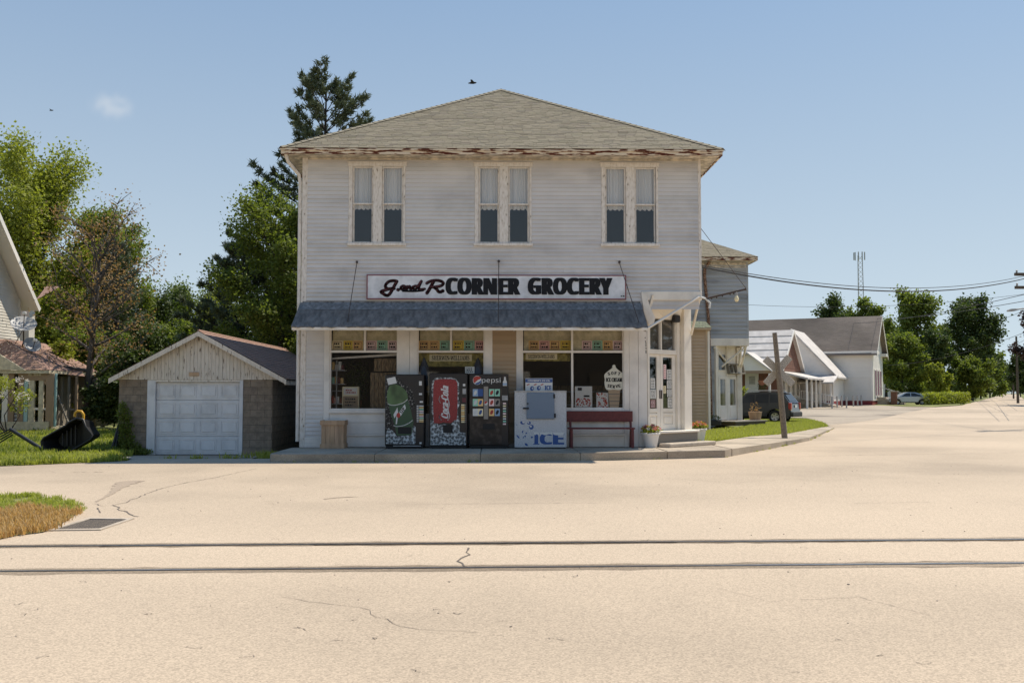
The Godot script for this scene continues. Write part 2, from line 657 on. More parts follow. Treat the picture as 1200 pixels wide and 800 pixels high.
func make_materials() -> void:
	var fine := noise_tex("fine", 0.09, 3, [[0.2, 0.80], [0.8, 1.0]])
	var blotch := noise_tex("blotch", 0.012, 5, [[0.25, 0.72], [0.75, 1.0]])
	var soft := noise_tex("soft", 0.008, 4, [[0.2, 0.86], [0.8, 1.0]], 512, FastNoiseLite.TYPE_SIMPLEX_SMOOTH, 0.0, 9)
	var speck := noise_tex("speck", 0.22, 2, [[0.1, 0.60], [0.3, 0.86], [0.55, 0.97], [0.9, 1.0]], 512, FastNoiseLite.TYPE_SIMPLEX, 0.0, 4)
	var grain := noise_tex("grain", 0.05, 4, [[0.2, 0.6], [0.8, 1.0]], 512, FastNoiseLite.TYPE_SIMPLEX, 0.0, 7)
	var nfine := noise_tex("nfine", 0.12, 3, [], 512, FastNoiseLite.TYPE_SIMPLEX, 6.0, 3)
	var nsoft := noise_tex("nsoft", 0.03, 3, [], 512, FastNoiseLite.TYPE_SIMPLEX, 5.0, 3)
	var flakes := noise_tex("flakes", 0.03, 5, [[0.0, Color(0.42, 0.37, 0.33)], [0.13, Color(0.5, 0.45, 0.4)], [0.17, Color(0.88, 0.86, 0.83)], [0.5, Color(0.95, 0.94, 0.93)], [1.0, Color(1, 1, 1)]], 512, FastNoiseLite.TYPE_SIMPLEX_SMOOTH, 0.0, 21)
	var peel := noise_tex("peel", 0.025, 5, [[0.0, Color(0.30, 0.25, 0.21)], [0.22, Color(0.5, 0.44, 0.39)], [0.27, Color(0.9, 0.87, 0.83)], [1.0, Color(1, 0.98, 0.95)]], 512, FastNoiseLite.TYPE_SIMPLEX_SMOOTH, 0.0, 23)
	var rusty := noise_tex("rusty", 0.02, 5, [[0.0, Color(0.30, 0.13, 0.08)], [0.42, Color(0.42, 0.20, 0.12)], [0.46, Color(0.66, 0.50, 0.40)], [0.50, Color(0.95, 0.9, 0.82)], [1.0, Color(1, 0.97, 0.92)]], 512, FastNoiseLite.TYPE_SIMPLEX_SMOOTH, 0.0, 31)
	var m: StandardMaterial3D
	var grit := grit_tex(0.74)
	m = mat("road", lin(0.60, 0.472, 0.345), 0.95, grit, Vector3.ONE * 0.6)
	detail(m, tile_tex("roadstain", 256, 5, 5, [[0.15, 0.84], [0.4, 0.95], [0.7, 1.0]], 12), 0.037)
	m = mat("lot", lin(0.47, 0.385, 0.295), 0.95, grit, Vector3.ONE * 0.3)
	detail(m, tile_tex("lotstain", 256, 6, 5, [[0.2, 0.70], [0.45, 0.93], [0.7, 1.0]], 14), 0.06)
	m = mat("slab", lin(0.56, 0.46, 0.35), 0.93, grit, Vector3.ONE * 0.5)
	detail(m, tile_tex("slabstain", 256, 4, 5, [[0.2, 0.72], [0.5, 0.92], [0.75, 1.0]], 15), 0.23)
	mat("earth", lin(0.24, 0.235, 0.075), 1.0, blotch, Vector3.ONE * 0.2)
	mat("field", lin(0.24, 0.25, 0.07), 1.0, blotch, Vector3.ONE * 0.05)
	mat("crack", lin(0.13, 0.105, 0.085), 0.95)
	mat("stain", lin(0.42, 0.325, 0.24), 0.9, grit, Vector3.ONE * 0.6)
	mat("railfill", lin(0.34, 0.285, 0.245), 0.9, grit, Vector3.ONE * 0.8)
	mat("darkbrick", lin(0.085, 0.07, 0.058), 0.9, soft, Vector3.ONE)
	mat("groove", lin(0.05, 0.042, 0.04), 0.95, fine, Vector3.ONE)
	m = mat("rail", lin(0.16, 0.135, 0.13), 0.55, grain, Vector3(0.2, 2, 2)); m.metallic = 0.7
	m = mat("railtop", lin(0.42, 0.41, 0.41), 0.3, grain, Vector3(0.3, 3, 3)); m.metallic = 0.9
	# grocery
	m = mat("siding", lin(0.75, 0.715, 0.675), 0.72, tile_tex("wallgrime", 256, 6, 5, [[0.2, 0.90], [0.5, 0.97], [0.7, 1.0]], 41), Vector3(0.13, 0.5, 0.13))
	detail(m, tile_tex("wallstreak", 256, 9, 5, [[0.25, 0.93], [0.45, 0.985], [0.7, 1.0]], 43), 0.16)
	m = mat("trim", lin(0.83, 0.775, 0.70), 0.65, tile_tex("wallgrime", 256, 6, 5, [[0.2, 0.90], [0.5, 0.97], [0.7, 1.0]], 41), Vector3.ONE * 0.4)
	m = mat("oldtrim", lin(0.84, 0.785, 0.71), 0.75, flakes, Vector3(0.9, 0.3, 0.9))
	mat("fascia", lin(0.80, 0.74, 0.64), 0.85, rusty, Vector3(0.17, 1.3, 0.17))
	mat("soffit", lin(0.74, 0.65, 0.52), 0.8, blotch, Vector3.ONE * 0.6)
	tile_tex("woodstain", 256, 5, 4, [[0.2, 0.80], [0.7, 1.0]], 17)
	mat("stainedboard", lin(0.46, 0.34, 0.22), 0.75)
	m = mat("shingle", lin(0.295, 0.25, 0.175), 0.95, grit, Vector3.ONE * 0.8)
	m = mat("darkshingle", lin(0.075, 0.06, 0.055), 0.95, speck, Vector3.ONE * 1.5)
	m = mat("redshingle", lin(0.42, 0.26, 0.195), 0.95, speck, Vector3.ONE * 1.5)
	m = mat("mossshingle", lin(0.27, 0.29, 0.19), 0.95, blotch, Vector3.ONE * 1.5)
	m = mat("greyshingle", lin(0.235, 0.19, 0.155), 0.95, tile_tex("churchroof", 256, 3, 4, [[0.3, 0.55], [0.45, 0.8], [0.6, 1.1]], 51), Vector3.ONE * 0.05)
	m = mat("awning", lin(0.225, 0.205, 0.185), 0.9, tile_tex("awningtar", 256, 16, 4, [[0.25, 0.66], [0.5, 0.9], [0.75, 1.15]], 61), Vector3(0.8, 0.35, 0.35), nsoft, 0.3)
	m = mat("flashing", lin(0.27, 0.27, 0.265), 0.8, tile_tex("awningtar", 256, 7, 5, []), Vector3(0.9, 0.9, 0.9), nsoft, 0.6)
	mat("signwhite", lin(0.82, 0.82, 0.82), 0.5, soft, Vector3.ONE * 0.5)
	mat("black", lin(0.008, 0.008, 0.010), 0.85)
	mat("ink", lin(0.025, 0.025, 0.028), 0.85)
	mat("maroon", lin(0.16, 0.035, 0.04), 0.55, fine, Vector3.ONE)
	mat("signborder", lin(0.24, 0.075, 0.085), 0.6)
	m = mat("glass", Color(0.03, 0.04, 0.045, 0.10), 0.02)
	m.transparency = BaseMaterial3D.TRANSPARENCY_ALPHA
	m.metallic_specular = 0.5
	m = mat("autoglass", Color(0.02, 0.025, 0.03, 0.72), 0.04)
	m.transparency = BaseMaterial3D.TRANSPARENCY_ALPHA
	mat("curtain", lin(0.86, 0.85, 0.82), 0.95)
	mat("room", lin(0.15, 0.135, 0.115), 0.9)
	mat("navy", lin(0.06, 0.075, 0.10), 0.8)
	mat("woodpanel", lin(0.44, 0.30, 0.16), 0.7, noise_tex("panelgrain", 0.03, 4, [[0.2, 0.55], [0.8, 1.0]], 512, FastNoiseLite.TYPE_SIMPLEX, 0.0, 71), Vector3(2.2, 0.25, 2.2))
	mat("blind", lin(0.80, 0.71, 0.47), 0.85, soft, Vector3.ONE)
	mat("ochre", lin(0.45, 0.37, 0.10), 0.8, blotch, Vector3.ONE)
	mat("paper", lin(0.74, 0.72, 0.66), 0.9)
	mat("paper_yellow", lin(0.85, 0.64, 0.10), 0.9)
	mat("paper_amber", lin(0.86, 0.57, 0.24), 0.9)
	mat("paper_pink", lin(0.86, 0.50, 0.44), 0.9)
	mat("paper_green", lin(0.36, 0.66, 0.48), 0.9)
	mat("paper_cream", lin(0.86, 0.74, 0.46), 0.9)
	mat("paper_rose", lin(0.88, 0.66, 0.62), 0.9)
	mat("concrete", lin(0.54, 0.45, 0.35), 0.93, soft, Vector3.ONE, nfine, 0.4)
	mat("steel", lin(0.35, 0.35, 0.36), 0.4, fine, Vector3.ONE)
	M.steel.metallic = 0.8
	mat("iron", lin(0.09, 0.065, 0.055), 0.85, fine, Vector3.ONE * 2)
	mat("rustpipe", lin(0.38, 0.26, 0.19), 0.85, rusty, Vector3(1.5, 0.8, 1.5))
	mat("galvanized", lin(0.45, 0.44, 0.42), 0.55, soft, Vector3.ONE)
	mat("porchwhite", lin(0.84, 0.77, 0.66), 0.75, tile_tex("wallgrime", 256, 6, 5, []), Vector3(0.6, 0.4, 0.6))
	# vending machines and freezer
	mat("machine", lin(0.022, 0.020, 0.020), 0.35, fine, Vector3.ONE)
	mat("machinebrown", lin(0.045, 0.033, 0.028), 0.35, noise_tex("scuff", 0.01, 4, [[0.3, 0.45], [0.6, 0.8], [0.8, 1.3]], 512, FastNoiseLite.TYPE_SIMPLEX_SMOOTH, 0.0, 81), Vector3.ONE * 0.8)
	mat("pitblack", lin(0.006, 0.006, 0.006), 0.6)
	mat("bottlegreen", lin(0.035, 0.085, 0.04), 0.4)
	mat("bottlelight", lin(0.10, 0.18, 0.07), 0.35, tile_tex("bottle", 128, 3, 3, [[0.25, 0.6], [0.7, 1.25]], 18), Vector3.ONE * 0.8)
	mat("colared", lin(0.36, 0.035, 0.035), 0.45, noise_tex("dew", 0.07, 3, [[0.3, 0.8], [0.75, 1.0], [0.8, 1.5]]), Vector3.ONE * 0.6)
	mat("printwhite", lin(0.66, 0.65, 0.61), 0.5)
	mat("printred", lin(0.42, 0.045, 0.03), 0.5)
	mat("printblue", lin(0.03, 0.085, 0.26), 0.5)
	mat("iceprint", lin(0.66, 0.69, 0.68), 0.5, noise_tex("iceprint", 0.045, 3, [[0.2, 0.3], [0.45, 0.6], [0.6, 0.88], [0.8, 1.0]], 512, FastNoiseLite.TYPE_CELLULAR, 0.0, 91), Vector3.ONE * 0.62)
	mat("icedark", lin(0.30, 0.28, 0.25), 0.5, noise_tex("icedark", 0.06, 3, [[0.3, 0.03], [0.55, 0.10], [0.62, 0.7], [0.8, 1.0]], 512, FastNoiseLite.TYPE_CELLULAR, 0.0, 92), Vector3.ONE * 0.7)
	mat("selector", lin(0.28, 0.25, 0.21), 0.5)
	mat("freezer", lin(0.60, 0.61, 0.62), 0.4, noise_tex("frost", 0.05, 4, [[0.2, 0.84], [0.8, 1.0]]), Vector3.ONE, nsoft, 0.2)
	mat("freezerdoor", lin(0.20, 0.27, 0.36), 0.4, fine, Vector3.ONE)
	mat("skyblue", lin(0.28, 0.40, 0.55), 0.5)
	mat("bench", lin(0.155, 0.030, 0.028), 0.6, soft, Vector3.ONE * 2)
	mat("crate", lin(0.56, 0.36, 0.215), 0.85, tile_tex("woodstain", 256, 5, 4, []), Vector3(1.6, 0.3, 1.6))
	mat("pot", lin(0.78, 0.74, 0.68), 0.55)
	mat("terracotta", lin(0.34, 0.13, 0.075), 0.8)
	mat("soil", lin(0.05, 0.035, 0.025), 1.0)
	mat("cone", lin(0.62, 0.60, 0.50), 0.6)
	mat("wafer", lin(0.34, 0.25, 0.16), 0.7)
	# garage, houses, church
	mat("block", lin(0.34, 0.265, 0.195), 0.95, soft, Vector3.ONE * 1.2, nfine, 0.8)
	mat("mortar", lin(0.16, 0.125, 0.095), 0.98, fine, Vector3.ONE)
	mat("gableboard", lin(0.80, 0.745, 0.67), 0.85, noise_tex("peel", 0.025, 5, []), Vector3(0.9, 0.16, 0.9))
	mat("garagedoor", lin(0.74, 0.72, 0.70), 0.5, tile_tex("wallgrime", 256, 6, 5, []), Vector3.ONE * 0.5)
	mat("bluesiding", lin(0.42, 0.43, 0.43), 0.75, tile_tex("bluewear", 256, 5, 5, [[0.2, 0.72], [0.45, 0.93], [0.7, 1.0]], 101), Vector3(0.1, 0.4, 0.1))
	mat("tansiding", lin(0.46, 0.345, 0.235), 0.65, tile_tex("wallgrime", 256, 6, 5, []), Vector3.ONE * 0.4)
	mat("vinyl", lin(0.74, 0.69, 0.59), 0.6, tile_tex("wallgrime", 256, 6, 5, []), Vector3.ONE * 0.2)
	mat("cream", lin(0.66, 0.58, 0.42), 0.7, soft, Vector3.ONE)
	mat("porchpost", lin(0.42, 0.29, 0.19), 0.8, fine, Vector3.ONE)
	mat("turquoise", lin(0.38, 0.55, 0.53), 0.7)
	mat("whitewall", lin(0.82, 0.77, 0.70), 0.7, tile_tex("wallgrime", 256, 6, 5, []), Vector3.ONE * 0.1)
	mat("whiteroof", lin(0.62, 0.57, 0.52), 0.7, soft, Vector3.ONE * 0.3)
	mat("brick", lin(0.30, 0.135, 0.085), 0.9, noise_tex("bricktone", 0.03, 3, [[0.2, 0.55], [0.8, 1.1]]), Vector3.ONE * 1.5)
	mat("redbase", lin(0.30, 0.04, 0.04), 0.7, soft, Vector3.ONE)
	mat("darkpane", lin(0.02, 0.022, 0.026), 0.08)  # opaque near-black panes on solid cabins, standing in for dark interiors
	mat("violet", lin(0.16, 0.06, 0.09), 0.6)
	# poles, vehicles, yard
	mat("oldwood", lin(0.17, 0.13, 0.095), 0.9, grain, Vector3(3, 0.3, 3))
	mat("signboard", lin(0.62, 0.57, 0.49), 0.8, grain, Vector3.ONE)
	mat("signpost", lin(0.30, 0.245, 0.185), 0.9, grain, Vector3(3, 0.3, 3))
	mat("greyboard", lin(0.36, 0.32, 0.26), 0.85, grain, Vector3(1.5, 1.5, 1.5))
	m = mat("suvpaint", lin(0.010, 0.010, 0.010), 0.3); m.clearcoat_enabled = true; m.clearcoat = 0.8; m.clearcoat_roughness = 0.05
	m = mat("silverpaint", lin(0.42, 0.44, 0.46), 0.3); m.metallic = 0.5; m.clearcoat_enabled = true; m.clearcoat = 0.8
	mat("cladding", lin(0.035, 0.034, 0.033), 0.7)
	mat("tyre", lin(0.015, 0.015, 0.015), 0.9)
	m = mat("alloy", lin(0.50, 0.50, 0.50), 0.3); m.metallic = 0.8
	m = mat("taillamp", lin(0.40, 0.03, 0.015), 0.2)
	m = mat("amberlamp", lin(0.55, 0.18, 0.02), 0.2)
	mat("tub", lin(0.010, 0.010, 0.011), 0.45, fine, Vector3.ONE)
	mat("yellowplastic", lin(0.62, 0.33, 0.02), 0.5)
	mat("bird", lin(0.02, 0.018, 0.018), 0.8)
	# plants: leaves let light through
	for k in [["leaf_maple", 0.20, 0.235, 0.042, 0.9, 1.0, 0.5], ["leaf_dark", 0.085, 0.115, 0.030, 0.7, 0.8, 0.4], ["leaf_dry", 0.34, 0.225, 0.095, 0.8, 0.7, 0.5], ["leaf_lime", 0.32, 0.335, 0.050, 0.9, 1.0, 0.5], ["needle", 0.115, 0.14, 0.072, 0.3, 0.3, 0.2], ["leaf_purple", 0.06, 0.035, 0.030, 0.5, 0.4, 0.4], ["grassblade", 0.40, 0.41, 0.075, 0.9, 1.0, 0.5], ["dryblade", 0.60, 0.40, 0.155, 0.9, 0.8, 0.6], ["petal_red", 0.60, 0.08, 0.03, 0.8, 0.5, 0.5], ["petal_pink", 0.65, 0.26, 0.22, 0.8, 0.6, 0.6], ["petal_orange", 0.70, 0.26, 0.04, 0.8, 0.6, 0.5], ["petal_plum", 0.12, 0.02, 0.035, 0.5, 0.3, 0.4], ["petal_white", 0.75, 0.7, 0.64, 0.8, 0.8, 0.8]]:
		m = mat(k[0], lin(k[1], k[2], k[3]), 0.65)
		m.backlight_enabled = true
		m.backlight = lin(k[4], k[5], k[6])
	mat("bark", lin(0.085, 0.065, 0.05), 0.95, grain, Vector3(2, 0.4, 2))
	mat("greybark", lin(0.16, 0.135, 0.115), 0.95, grain, Vector3(2, 0.4, 2))

# ---------------------------------------------------------------- ground, road, rails, pavement
func rail_line(v0: float, v1: float) -> Array:   # the rail through the photo's left and right edges, drawn out both ways
	var a := g2(0, v0)
	var b := g2(1200, v1)
	var d := (b - a).normalized()
	return [a - d * 60.0, b + d * 80.0]

func ragged(a: Vector2, b: Vector2, half0: float, half1: float, step: float, jit: float) -> PackedVector2Array:   # a strip whose two edges crumble
	var n := int((b - a).length() / step)
	var d := (b - a).normalized()
	var o := d.orthogonal()
	var l := PackedVector2Array()
	var r := PackedVector2Array()
	for i in n + 1:
		var p := a + d * (b - a).length() * i / n
		l.append(p + o * (half0 + absf(rng.randfn(0, jit))))
		r.append(p - o * (half1 + absf(rng.randfn(0, jit))))
	r.reverse()
	l.append_array(r)
	return l

func crack(mb: MB, pts: Array, w: float, lift: float) -> void:   # pts: photo pixels
	var p := []
	for i in range(0, pts.size(), 2): p.append(g2(pts[i], pts[i + 1]))
	var q := []
	for i in p.size() - 1:
		var n := maxi(2, int((p[i + 1] - p[i]).length() / 0.12))
		for k in n:
			q.append(p[i].lerp(p[i + 1], float(k) / n) + Vector2(rng.randfn(0, 0.018), rng.randfn(0, 0.018)))
	q.append(p[-1])
	for i in q.size() - 1:
		var d: Vector2 = (q[i + 1] - q[i]).normalized().orthogonal() * w * rng.randf_range(0.3, 1.0)
		var a: Vector2 = q[i] - d; var b: Vector2 = q[i] + d; var c: Vector2 = q[i + 1] + d; var e: Vector2 = q[i + 1] - d
		mb.quad(Vector3(a.x, lift, a.y), Vector3(b.x, lift, b.y), Vector3(c.x, lift, c.y), Vector3(e.x, lift, e.y))

var kerb := PackedVector2Array()
var lawn := PackedVector2Array()
var yard := PackedVector2Array()
var island := PackedVector2Array()

func make_ground() -> void:
	var gm := MB.new()
	sheet(gm, pv2([-1500, 78, 1500, 78, 1500, -1590, -1500, -1590]), -0.10)
	ground_piece(gm, "ground", M.field)
	# where things end
	kerb = PackedVector2Array([g2(326, 541.5), g2(420, 541.5), g2(600, 541), g2(720, 539.5), g2(850, 536), g2(905, 525.5), g2(948, 516.5), g2(978, 502)])
	lawn = PackedVector2Array([g2(815, 516, 0.17), g2(830, 516.5, 0.17), g2(920, 508, 0.12), g2(969, 499, 0.06), g2(962, 495, 0.05), g2(946, 490.5, 0.05), g2(905, 489, 0.05), g2(862, 489, 0.05), Vector2(12.4, -20.6), Vector2(9.4, -15.4), Vector2(6.2, -6.5), Vector2(6.2, -2.2)])
	island = PackedVector2Array([g2(0, 583) + Vector2(-8, -1.5), g2(0, 583), g2(30, 581), g2(50, 583), g2(75, 587), g2(93, 592.5), g2(97, 596), g2(90, 602), g2(80, 609), g2(64, 618), g2(50, 624), g2(18, 628), g2(0, 632), g2(0, 632) + Vector2(-8, 1.0)])
	yard = PackedVector2Array([g2(0, 546.5) + Vector2(-40, 1.0), g2(0, 546.5), g2(60, 544), g2(110, 542), g2(148, 540), Vector2(-9.6, 1.9), Vector2(-10.4, -1.2), Vector2(-11.2, -11.5), Vector2(-60, -50), Vector2(-70, -10)])
	# the pavement of road, side street and forecourt in one
	var road := PackedVector2Array([Vector2(-70, 44), Vector2(-70, 7.2), g2(0, 546.5), g2(60, 544), g2(110, 542), g2(148, 540), g2(148, 536), g2(330, 536)])
	road = PackedVector2Array([Vector2(-70, 44), Vector2(-70, 7.2), g2(0, 546.5), g2(60, 544), g2(110, 542), g2(148, 540), Vector2(-9.2, 1.75), Vector2(-5.6, 1.75)])
	for p in kerb: road.append(p)
	road.append_array(PackedVector2Array([g2(969, 498.5), g2(962, 494.5), g2(946, 490), g2(905, 488.5), g2(840, 488.5), g2(830, 484), g2(905, 480.5), g2(950, 477.8), g2(985, 475.5), g2(1020, 474.0), g2(1060, 476.5), g2(1096, 477), g2(1128, 475), g2(1147, 470), g2(1171, 463.4)]))
	var far := g2(1171, 463.4)
	var street := Vector2(0.466, -0.885)
	road.append(far + street * 260)
	road.append(far + street * 260 + Vector2(0.885, 0.466) * 6.5)
	road.append(g2(1200, 478) + Vector2(0.6, 0.3))
	road.append(g2(1200, 478) - street * 52 + Vector2(0.6, 0.3))
	road.append(Vector2(90, 12))
	road.append(Vector2(90, 44))
	var r1 := rail_line(640.5, 632)
	var r2 := rail_line(669.5, 660)
	var pieces: Array = [road]
	var cutters := [island, ragged(r1[0], r1[1], 0.13, 0.10, 0.2, 0.03), ragged(r2[0], r2[1], 0.12, 0.16, 0.2, 0.03), grate_outline(1.0)]
	for cut in cutters:
		var next := []
		for p in pieces:
			for q in Geometry2D.clip_polygons(p, cut):
				next.append(q)
		pieces = next
	var rm := MB.new()
	for p in pieces: sheet(rm, p, 0.0)
	var road_node := ground_piece(rm, "road", M.road)
	# flangeway beds under the rails and the rails themselves
	var k := 0
	for r in [r1, r2]:
		var d: Vector2 = (r[1] - r[0]).normalized()
		var o: Vector2 = d.orthogonal()
		var bm := MB.new()
		sheet(bm, PackedVector2Array([r[0] + o * 0.24, r[1] + o * 0.24, r[1] - o * 0.24, r[0] - o * 0.24]), -0.052)
		var bed := ground_piece(bm, "rail_bed", M.groove)
		bed.set_meta("label", "dark flangeway bed beside the rail")
		var th := thing("steel_rail", ["worn steel rail sunk in the pavement, on the shop side of the track", "worn steel rail sunk in the pavement, on the side away from the shop"][k], "rail", Vector3(r[0].x, -0.05, r[0].y), "rails of the track crossing the pavement")
		var hd := MB.new()
		hd.xf = Transform3D(Basis(Vector3(d.x, 0, d.y), Vector3.UP, Vector3(-d.y, 0, d.x)), Vector3(r[0].x, 0, r[0].y))
		var ln: float = (r[1] - r[0]).length()
		hd.cbox(Vector3(0, -0.05, -0.034), Vector3(ln, 0.004, 0.034), 0.008)
		put(hd, "head", M.rail, th)
		var tp := MB.new()
		tp.xf = hd.xf
		tp.box(Vector3(0, 0.0045, -0.026), Vector3(ln, 0.006, 0.03))
		put(tp, "worn_top", M.railtop, th)
		for f in [[0.105, 0.24], [-0.24, -0.04]]:   # tarred fill beside the flangeway
			var fm := MB.new()
			sheet(fm, PackedVector2Array([r[0] + o * f[1], r[1] + o * f[1], r[1] + o * f[0], r[0] + o * f[0]]), -0.006)
			ground_piece(fm, "rail_fill", M.railfill)
		k += 1
	# cracks and stains in the pavement
	var cm := MB.new()
	crack(cm, [545, 642, 549, 650, 538, 657, 544, 664], 0.012, 0.004)
	crack(cm, [158, 606, 148, 600, 140, 598, 138, 594, 132, 592], 0.02, 0.004)
	crack(cm, [110, 590, 122, 593, 132, 592, 145, 589, 168, 580, 190, 572, 215, 566, 250, 560, 300, 549], 0.010, 0.004)
	crack(cm, [112, 595, 117, 601], 0.012, 0.004)
	crack(cm, [480, 591, 600, 590, 700, 589.5], 0.008, 0.004)
	crack(cm, [900, 536, 1000, 533.5, 1100, 532, 1200, 530.5], 0.014, 0.004)
	crack(cm, [1000, 590, 1090, 588.5], 0.007, 0.004)
	for i in 70:   # hairline cracks and scrapes in the chip seal
		var u := rng.randf_range(10, 1190)
		var v := rng.randf_range(552, 790)
		var l := rng.randf_range(4, 16)
		crack(cm, [u, v, u + l * 0.6, v + rng.randf_range(-1.2, 1.2), u + l, v + rng.randf_range(-2.5, 2.5)], rng.randf_range(0.0012, 0.004), 0.004)
	crack(cm, [560, 541, 640, 547, 720, 546, 800, 541], 0.004, 0.004)
	crack(cm, [780, 560, 860, 566, 930, 561, 1010, 568], 0.004, 0.004)
	crack(cm, [330, 700, 420, 712, 470, 735, 560, 742], 0.003, 0.004)
	crack(cm, [840, 690, 900, 705, 1010, 700, 1090, 722], 0.003, 0.004)
	var ck := put(cm, "crack", M.crack, road_node)
	ck.set_meta("kind", "stuff")
	var sm := MB.new()
	for path in [[[112, 588, 1.2], [122, 583, 2], [132, 577, 4], [140, 570, 8], [150, 565, 14], [163, 563, 6]], [[85, 553.5, 1], [100, 553.2, 7], [122, 553, 2]], [[380, 585, 1], [395, 583, 8], [420, 582, 3]], [[1085, 575, 2], [1060, 590, 4], [1030, 612, 3]]]:
		var left := PackedVector2Array()
		var right := PackedVector2Array()
		for i in path.size() - 1:
			for k2 in 7:
				var f := k2 / 7.0
				var w := lerpf(path[i][2], path[i + 1][2], f)
				var c := Vector2(lerpf(path[i][0], path[i + 1][0], f), lerpf(path[i][1], path[i + 1][1], f))
				left.append(g2(c.x - w * rng.randf_range(0.55, 1.25), c.y + rng.randf_range(-0.25, 0.25)))
				right.append(g2(c.x + w * rng.randf_range(0.55, 1.25), c.y + rng.randf_range(-0.25, 0.25)))
		right.reverse()
		left.append_array(right)
		for piece in Geometry2D.offset_polygon(left, 0.004):
			if not Geometry2D.is_polygon_clockwise(piece): sheet(sm, piece, 0.0045)
	put(sm, "stain", M.stain, road_node)
	# gravel forecourt before the church
	var lm := MB.new()
	sheet(lm, PackedVector2Array([g2(969, 498.5), g2(962, 494.5), g2(946, 490), g2(905, 488.5), g2(840, 488.5), g2(830, 484), g2(905, 480.5), g2(950, 477.8), g2(985, 475.5), g2(1020, 474.0), g2(1060, 476.5), g2(1090, 478), g2(1060, 484), g2(1030, 491)]), 0.005)
	ground_piece(lm, "gravel_lot", M.lot)
	# broken patches in the lot
	# lawns
	var g := MB.new()
	var cut := Geometry2D.triangulate_polygon(lawn)
	for i in range(0, cut.size(), 3):
		var t := []
		for j in 3: t.append(Vector3(lawn[cut[i + j]].x, lawn_y(lawn[cut[i + j]].y), lawn[cut[i + j]].y))
		if (t[1] - t[0]).cross(t[2] - t[0]).y > 0: g.tri(t[0], t[1], t[2])
		else: g.tri(t[0], t[2], t[1])
	ground_piece(g, "lawn", M.earth)
	g = MB.new()
	sheet(g, PackedVector2Array([g2(1012, 474.0), g2(1060, 476.2), g2(1094, 476.8), g2(1126, 474.8), g2(1126, 472.5), g2(1090, 472.5), g2(1040, 470.5)]), 0.02)
	ground_piece(g, "lawn", M.field)
	g = MB.new()
	sheet(g, yard, 0.01)
	ground_piece(g, "lawn", M.earth)
	g = MB.new()
	sheet(g, island, 0.012)
	ground_piece(g, "verge", M.earth)
	# pavement before the shop: cast slabs with joints
	var walk := Node3D.new()
	walk.name = "pavement"
	walk.set_meta("kind", "structure")
	add_child(walk)
	var cuts := [-5.5, -2.9, -0.35, 2.1, 4.35]
	for i in cuts.size() - 1:
		var x0: float = cuts[i]
		var x1: float = cuts[i + 1]
		var poly := PackedVector2Array([Vector2(x0 + 0.006, 0.13), Vector2(x1 - 0.006, 0.13), Vector2(x1 - 0.006, kerb_z(x1)), Vector2(x0 + 0.006, kerb_z(x0))])
		if i == 0: poly = PackedVector2Array([Vector2(x0 + 0.006, 0.13), Vector2(x1 - 0.006, 0.13), Vector2(x1 - 0.006, kerb_z(x1)), Vector2(x0 + 0.35, kerb_z(x0)), Vector2(x0 + 0.09, kerb_z(x0) - 0.09), Vector2(x0 + 0.006, kerb_z(x0) - 0.35)])
		slab(walk, poly, SLAB)
	slab(walk, PackedVector2Array([Vector2(4.362, 0.13), Vector2(4.362, kerb_z(4.35)), kerb[4], kerb[4].lerp(kerb[5], 0.12), Vector2(6.14, -2.0), Vector2(5.6, -1.35), Vector2(4.362, -0.1)]), SLAB)
	# the part that runs along the lawn and dips towards its end
	var near := [kerb[4].lerp(kerb[5], 0.13), kerb[5], kerb[6], kerb[7]]
	var edge := [Vector2(6.17, -2.05), lawn[1].lerp(lawn[2], 0.5), lawn[2], lawn[3]]
	var hs := [SLAB, 0.16, 0.11, 0.04]
	for i in 3:
		var s := MB.new()
		s.col = tone(0.05)
		var a: Vector2 = near[i]; var b: Vector2 = near[i + 1]; var c: Vector2 = edge[i + 1]; var d: Vector2 = edge[i]
		a = a.lerp(b, 0.004); d = d.lerp(c, 0.004)
		var ta := Vector3(a.x, hs[i], a.y); var tb := Vector3(b.x, hs[i + 1], b.y); var tc := Vector3(c.x, hs[i + 1], c.y); var td := Vector3(d.x, hs[i], d.y)
		s.quad(ta, tb, tc, td)
		for e in [[ta, tb], [tb, tc], [tc, td], [td, ta]]:
			s.quad(Vector3(e[0].x, -0.09, e[0].z), Vector3(e[1].x, -0.09, e[1].z), e[1], e[0])
		put(s, "slab", M.slab, walk)
	# concrete strip before the garage
	var ap := MB.new()
	ap.quad(Vector3(-9.9, 0.0, 1.72), Vector3(-6.2, 0.0, 1.72), Vector3(-6.5, -0.085, -1.2), Vector3(-10.2, -0.085, -1.2))
	ground_piece(ap, "driveway", M.slab)
	var dirt := MB.new()
	sheet(dirt, PackedVector2Array([Vector2(-11.2, 2.6), Vector2(-8.9, 1.95), Vector2(-5.2, 1.95), Vector2(-5.2, -14), Vector2(-11.2, -14)]), -0.094)
	ground_piece(dirt, "ground", M.earth)
	# loose chippings and litter on the pavement
	var pb := MB.new()
	for i in 260:
		var q := Vector3(rng.randf_range(-9, 12), 0.0, rng.randf_range(3.2, 20.5))
		var z0: float = rng.randf_range(0.003, 0.009)
		pb.col = Color(1, 1, 1) * rng.randf_range(0.5, 1.6)
		pb.xf = Transform3D(Basis(Vector3.UP, rng.randf() * TAU), q)
		pb.cbox(Vector3(-z0 * rng.randf_range(0.8, 2.0), 0.001, -z0), Vector3(z0, z0 * 0.8, z0 * rng.randf_range(0.6, 1.0)), z0 * 0.3)
	var ch := put(pb, "chippings", M.railfill, road_node)
	ch.set_meta("kind", "stuff")

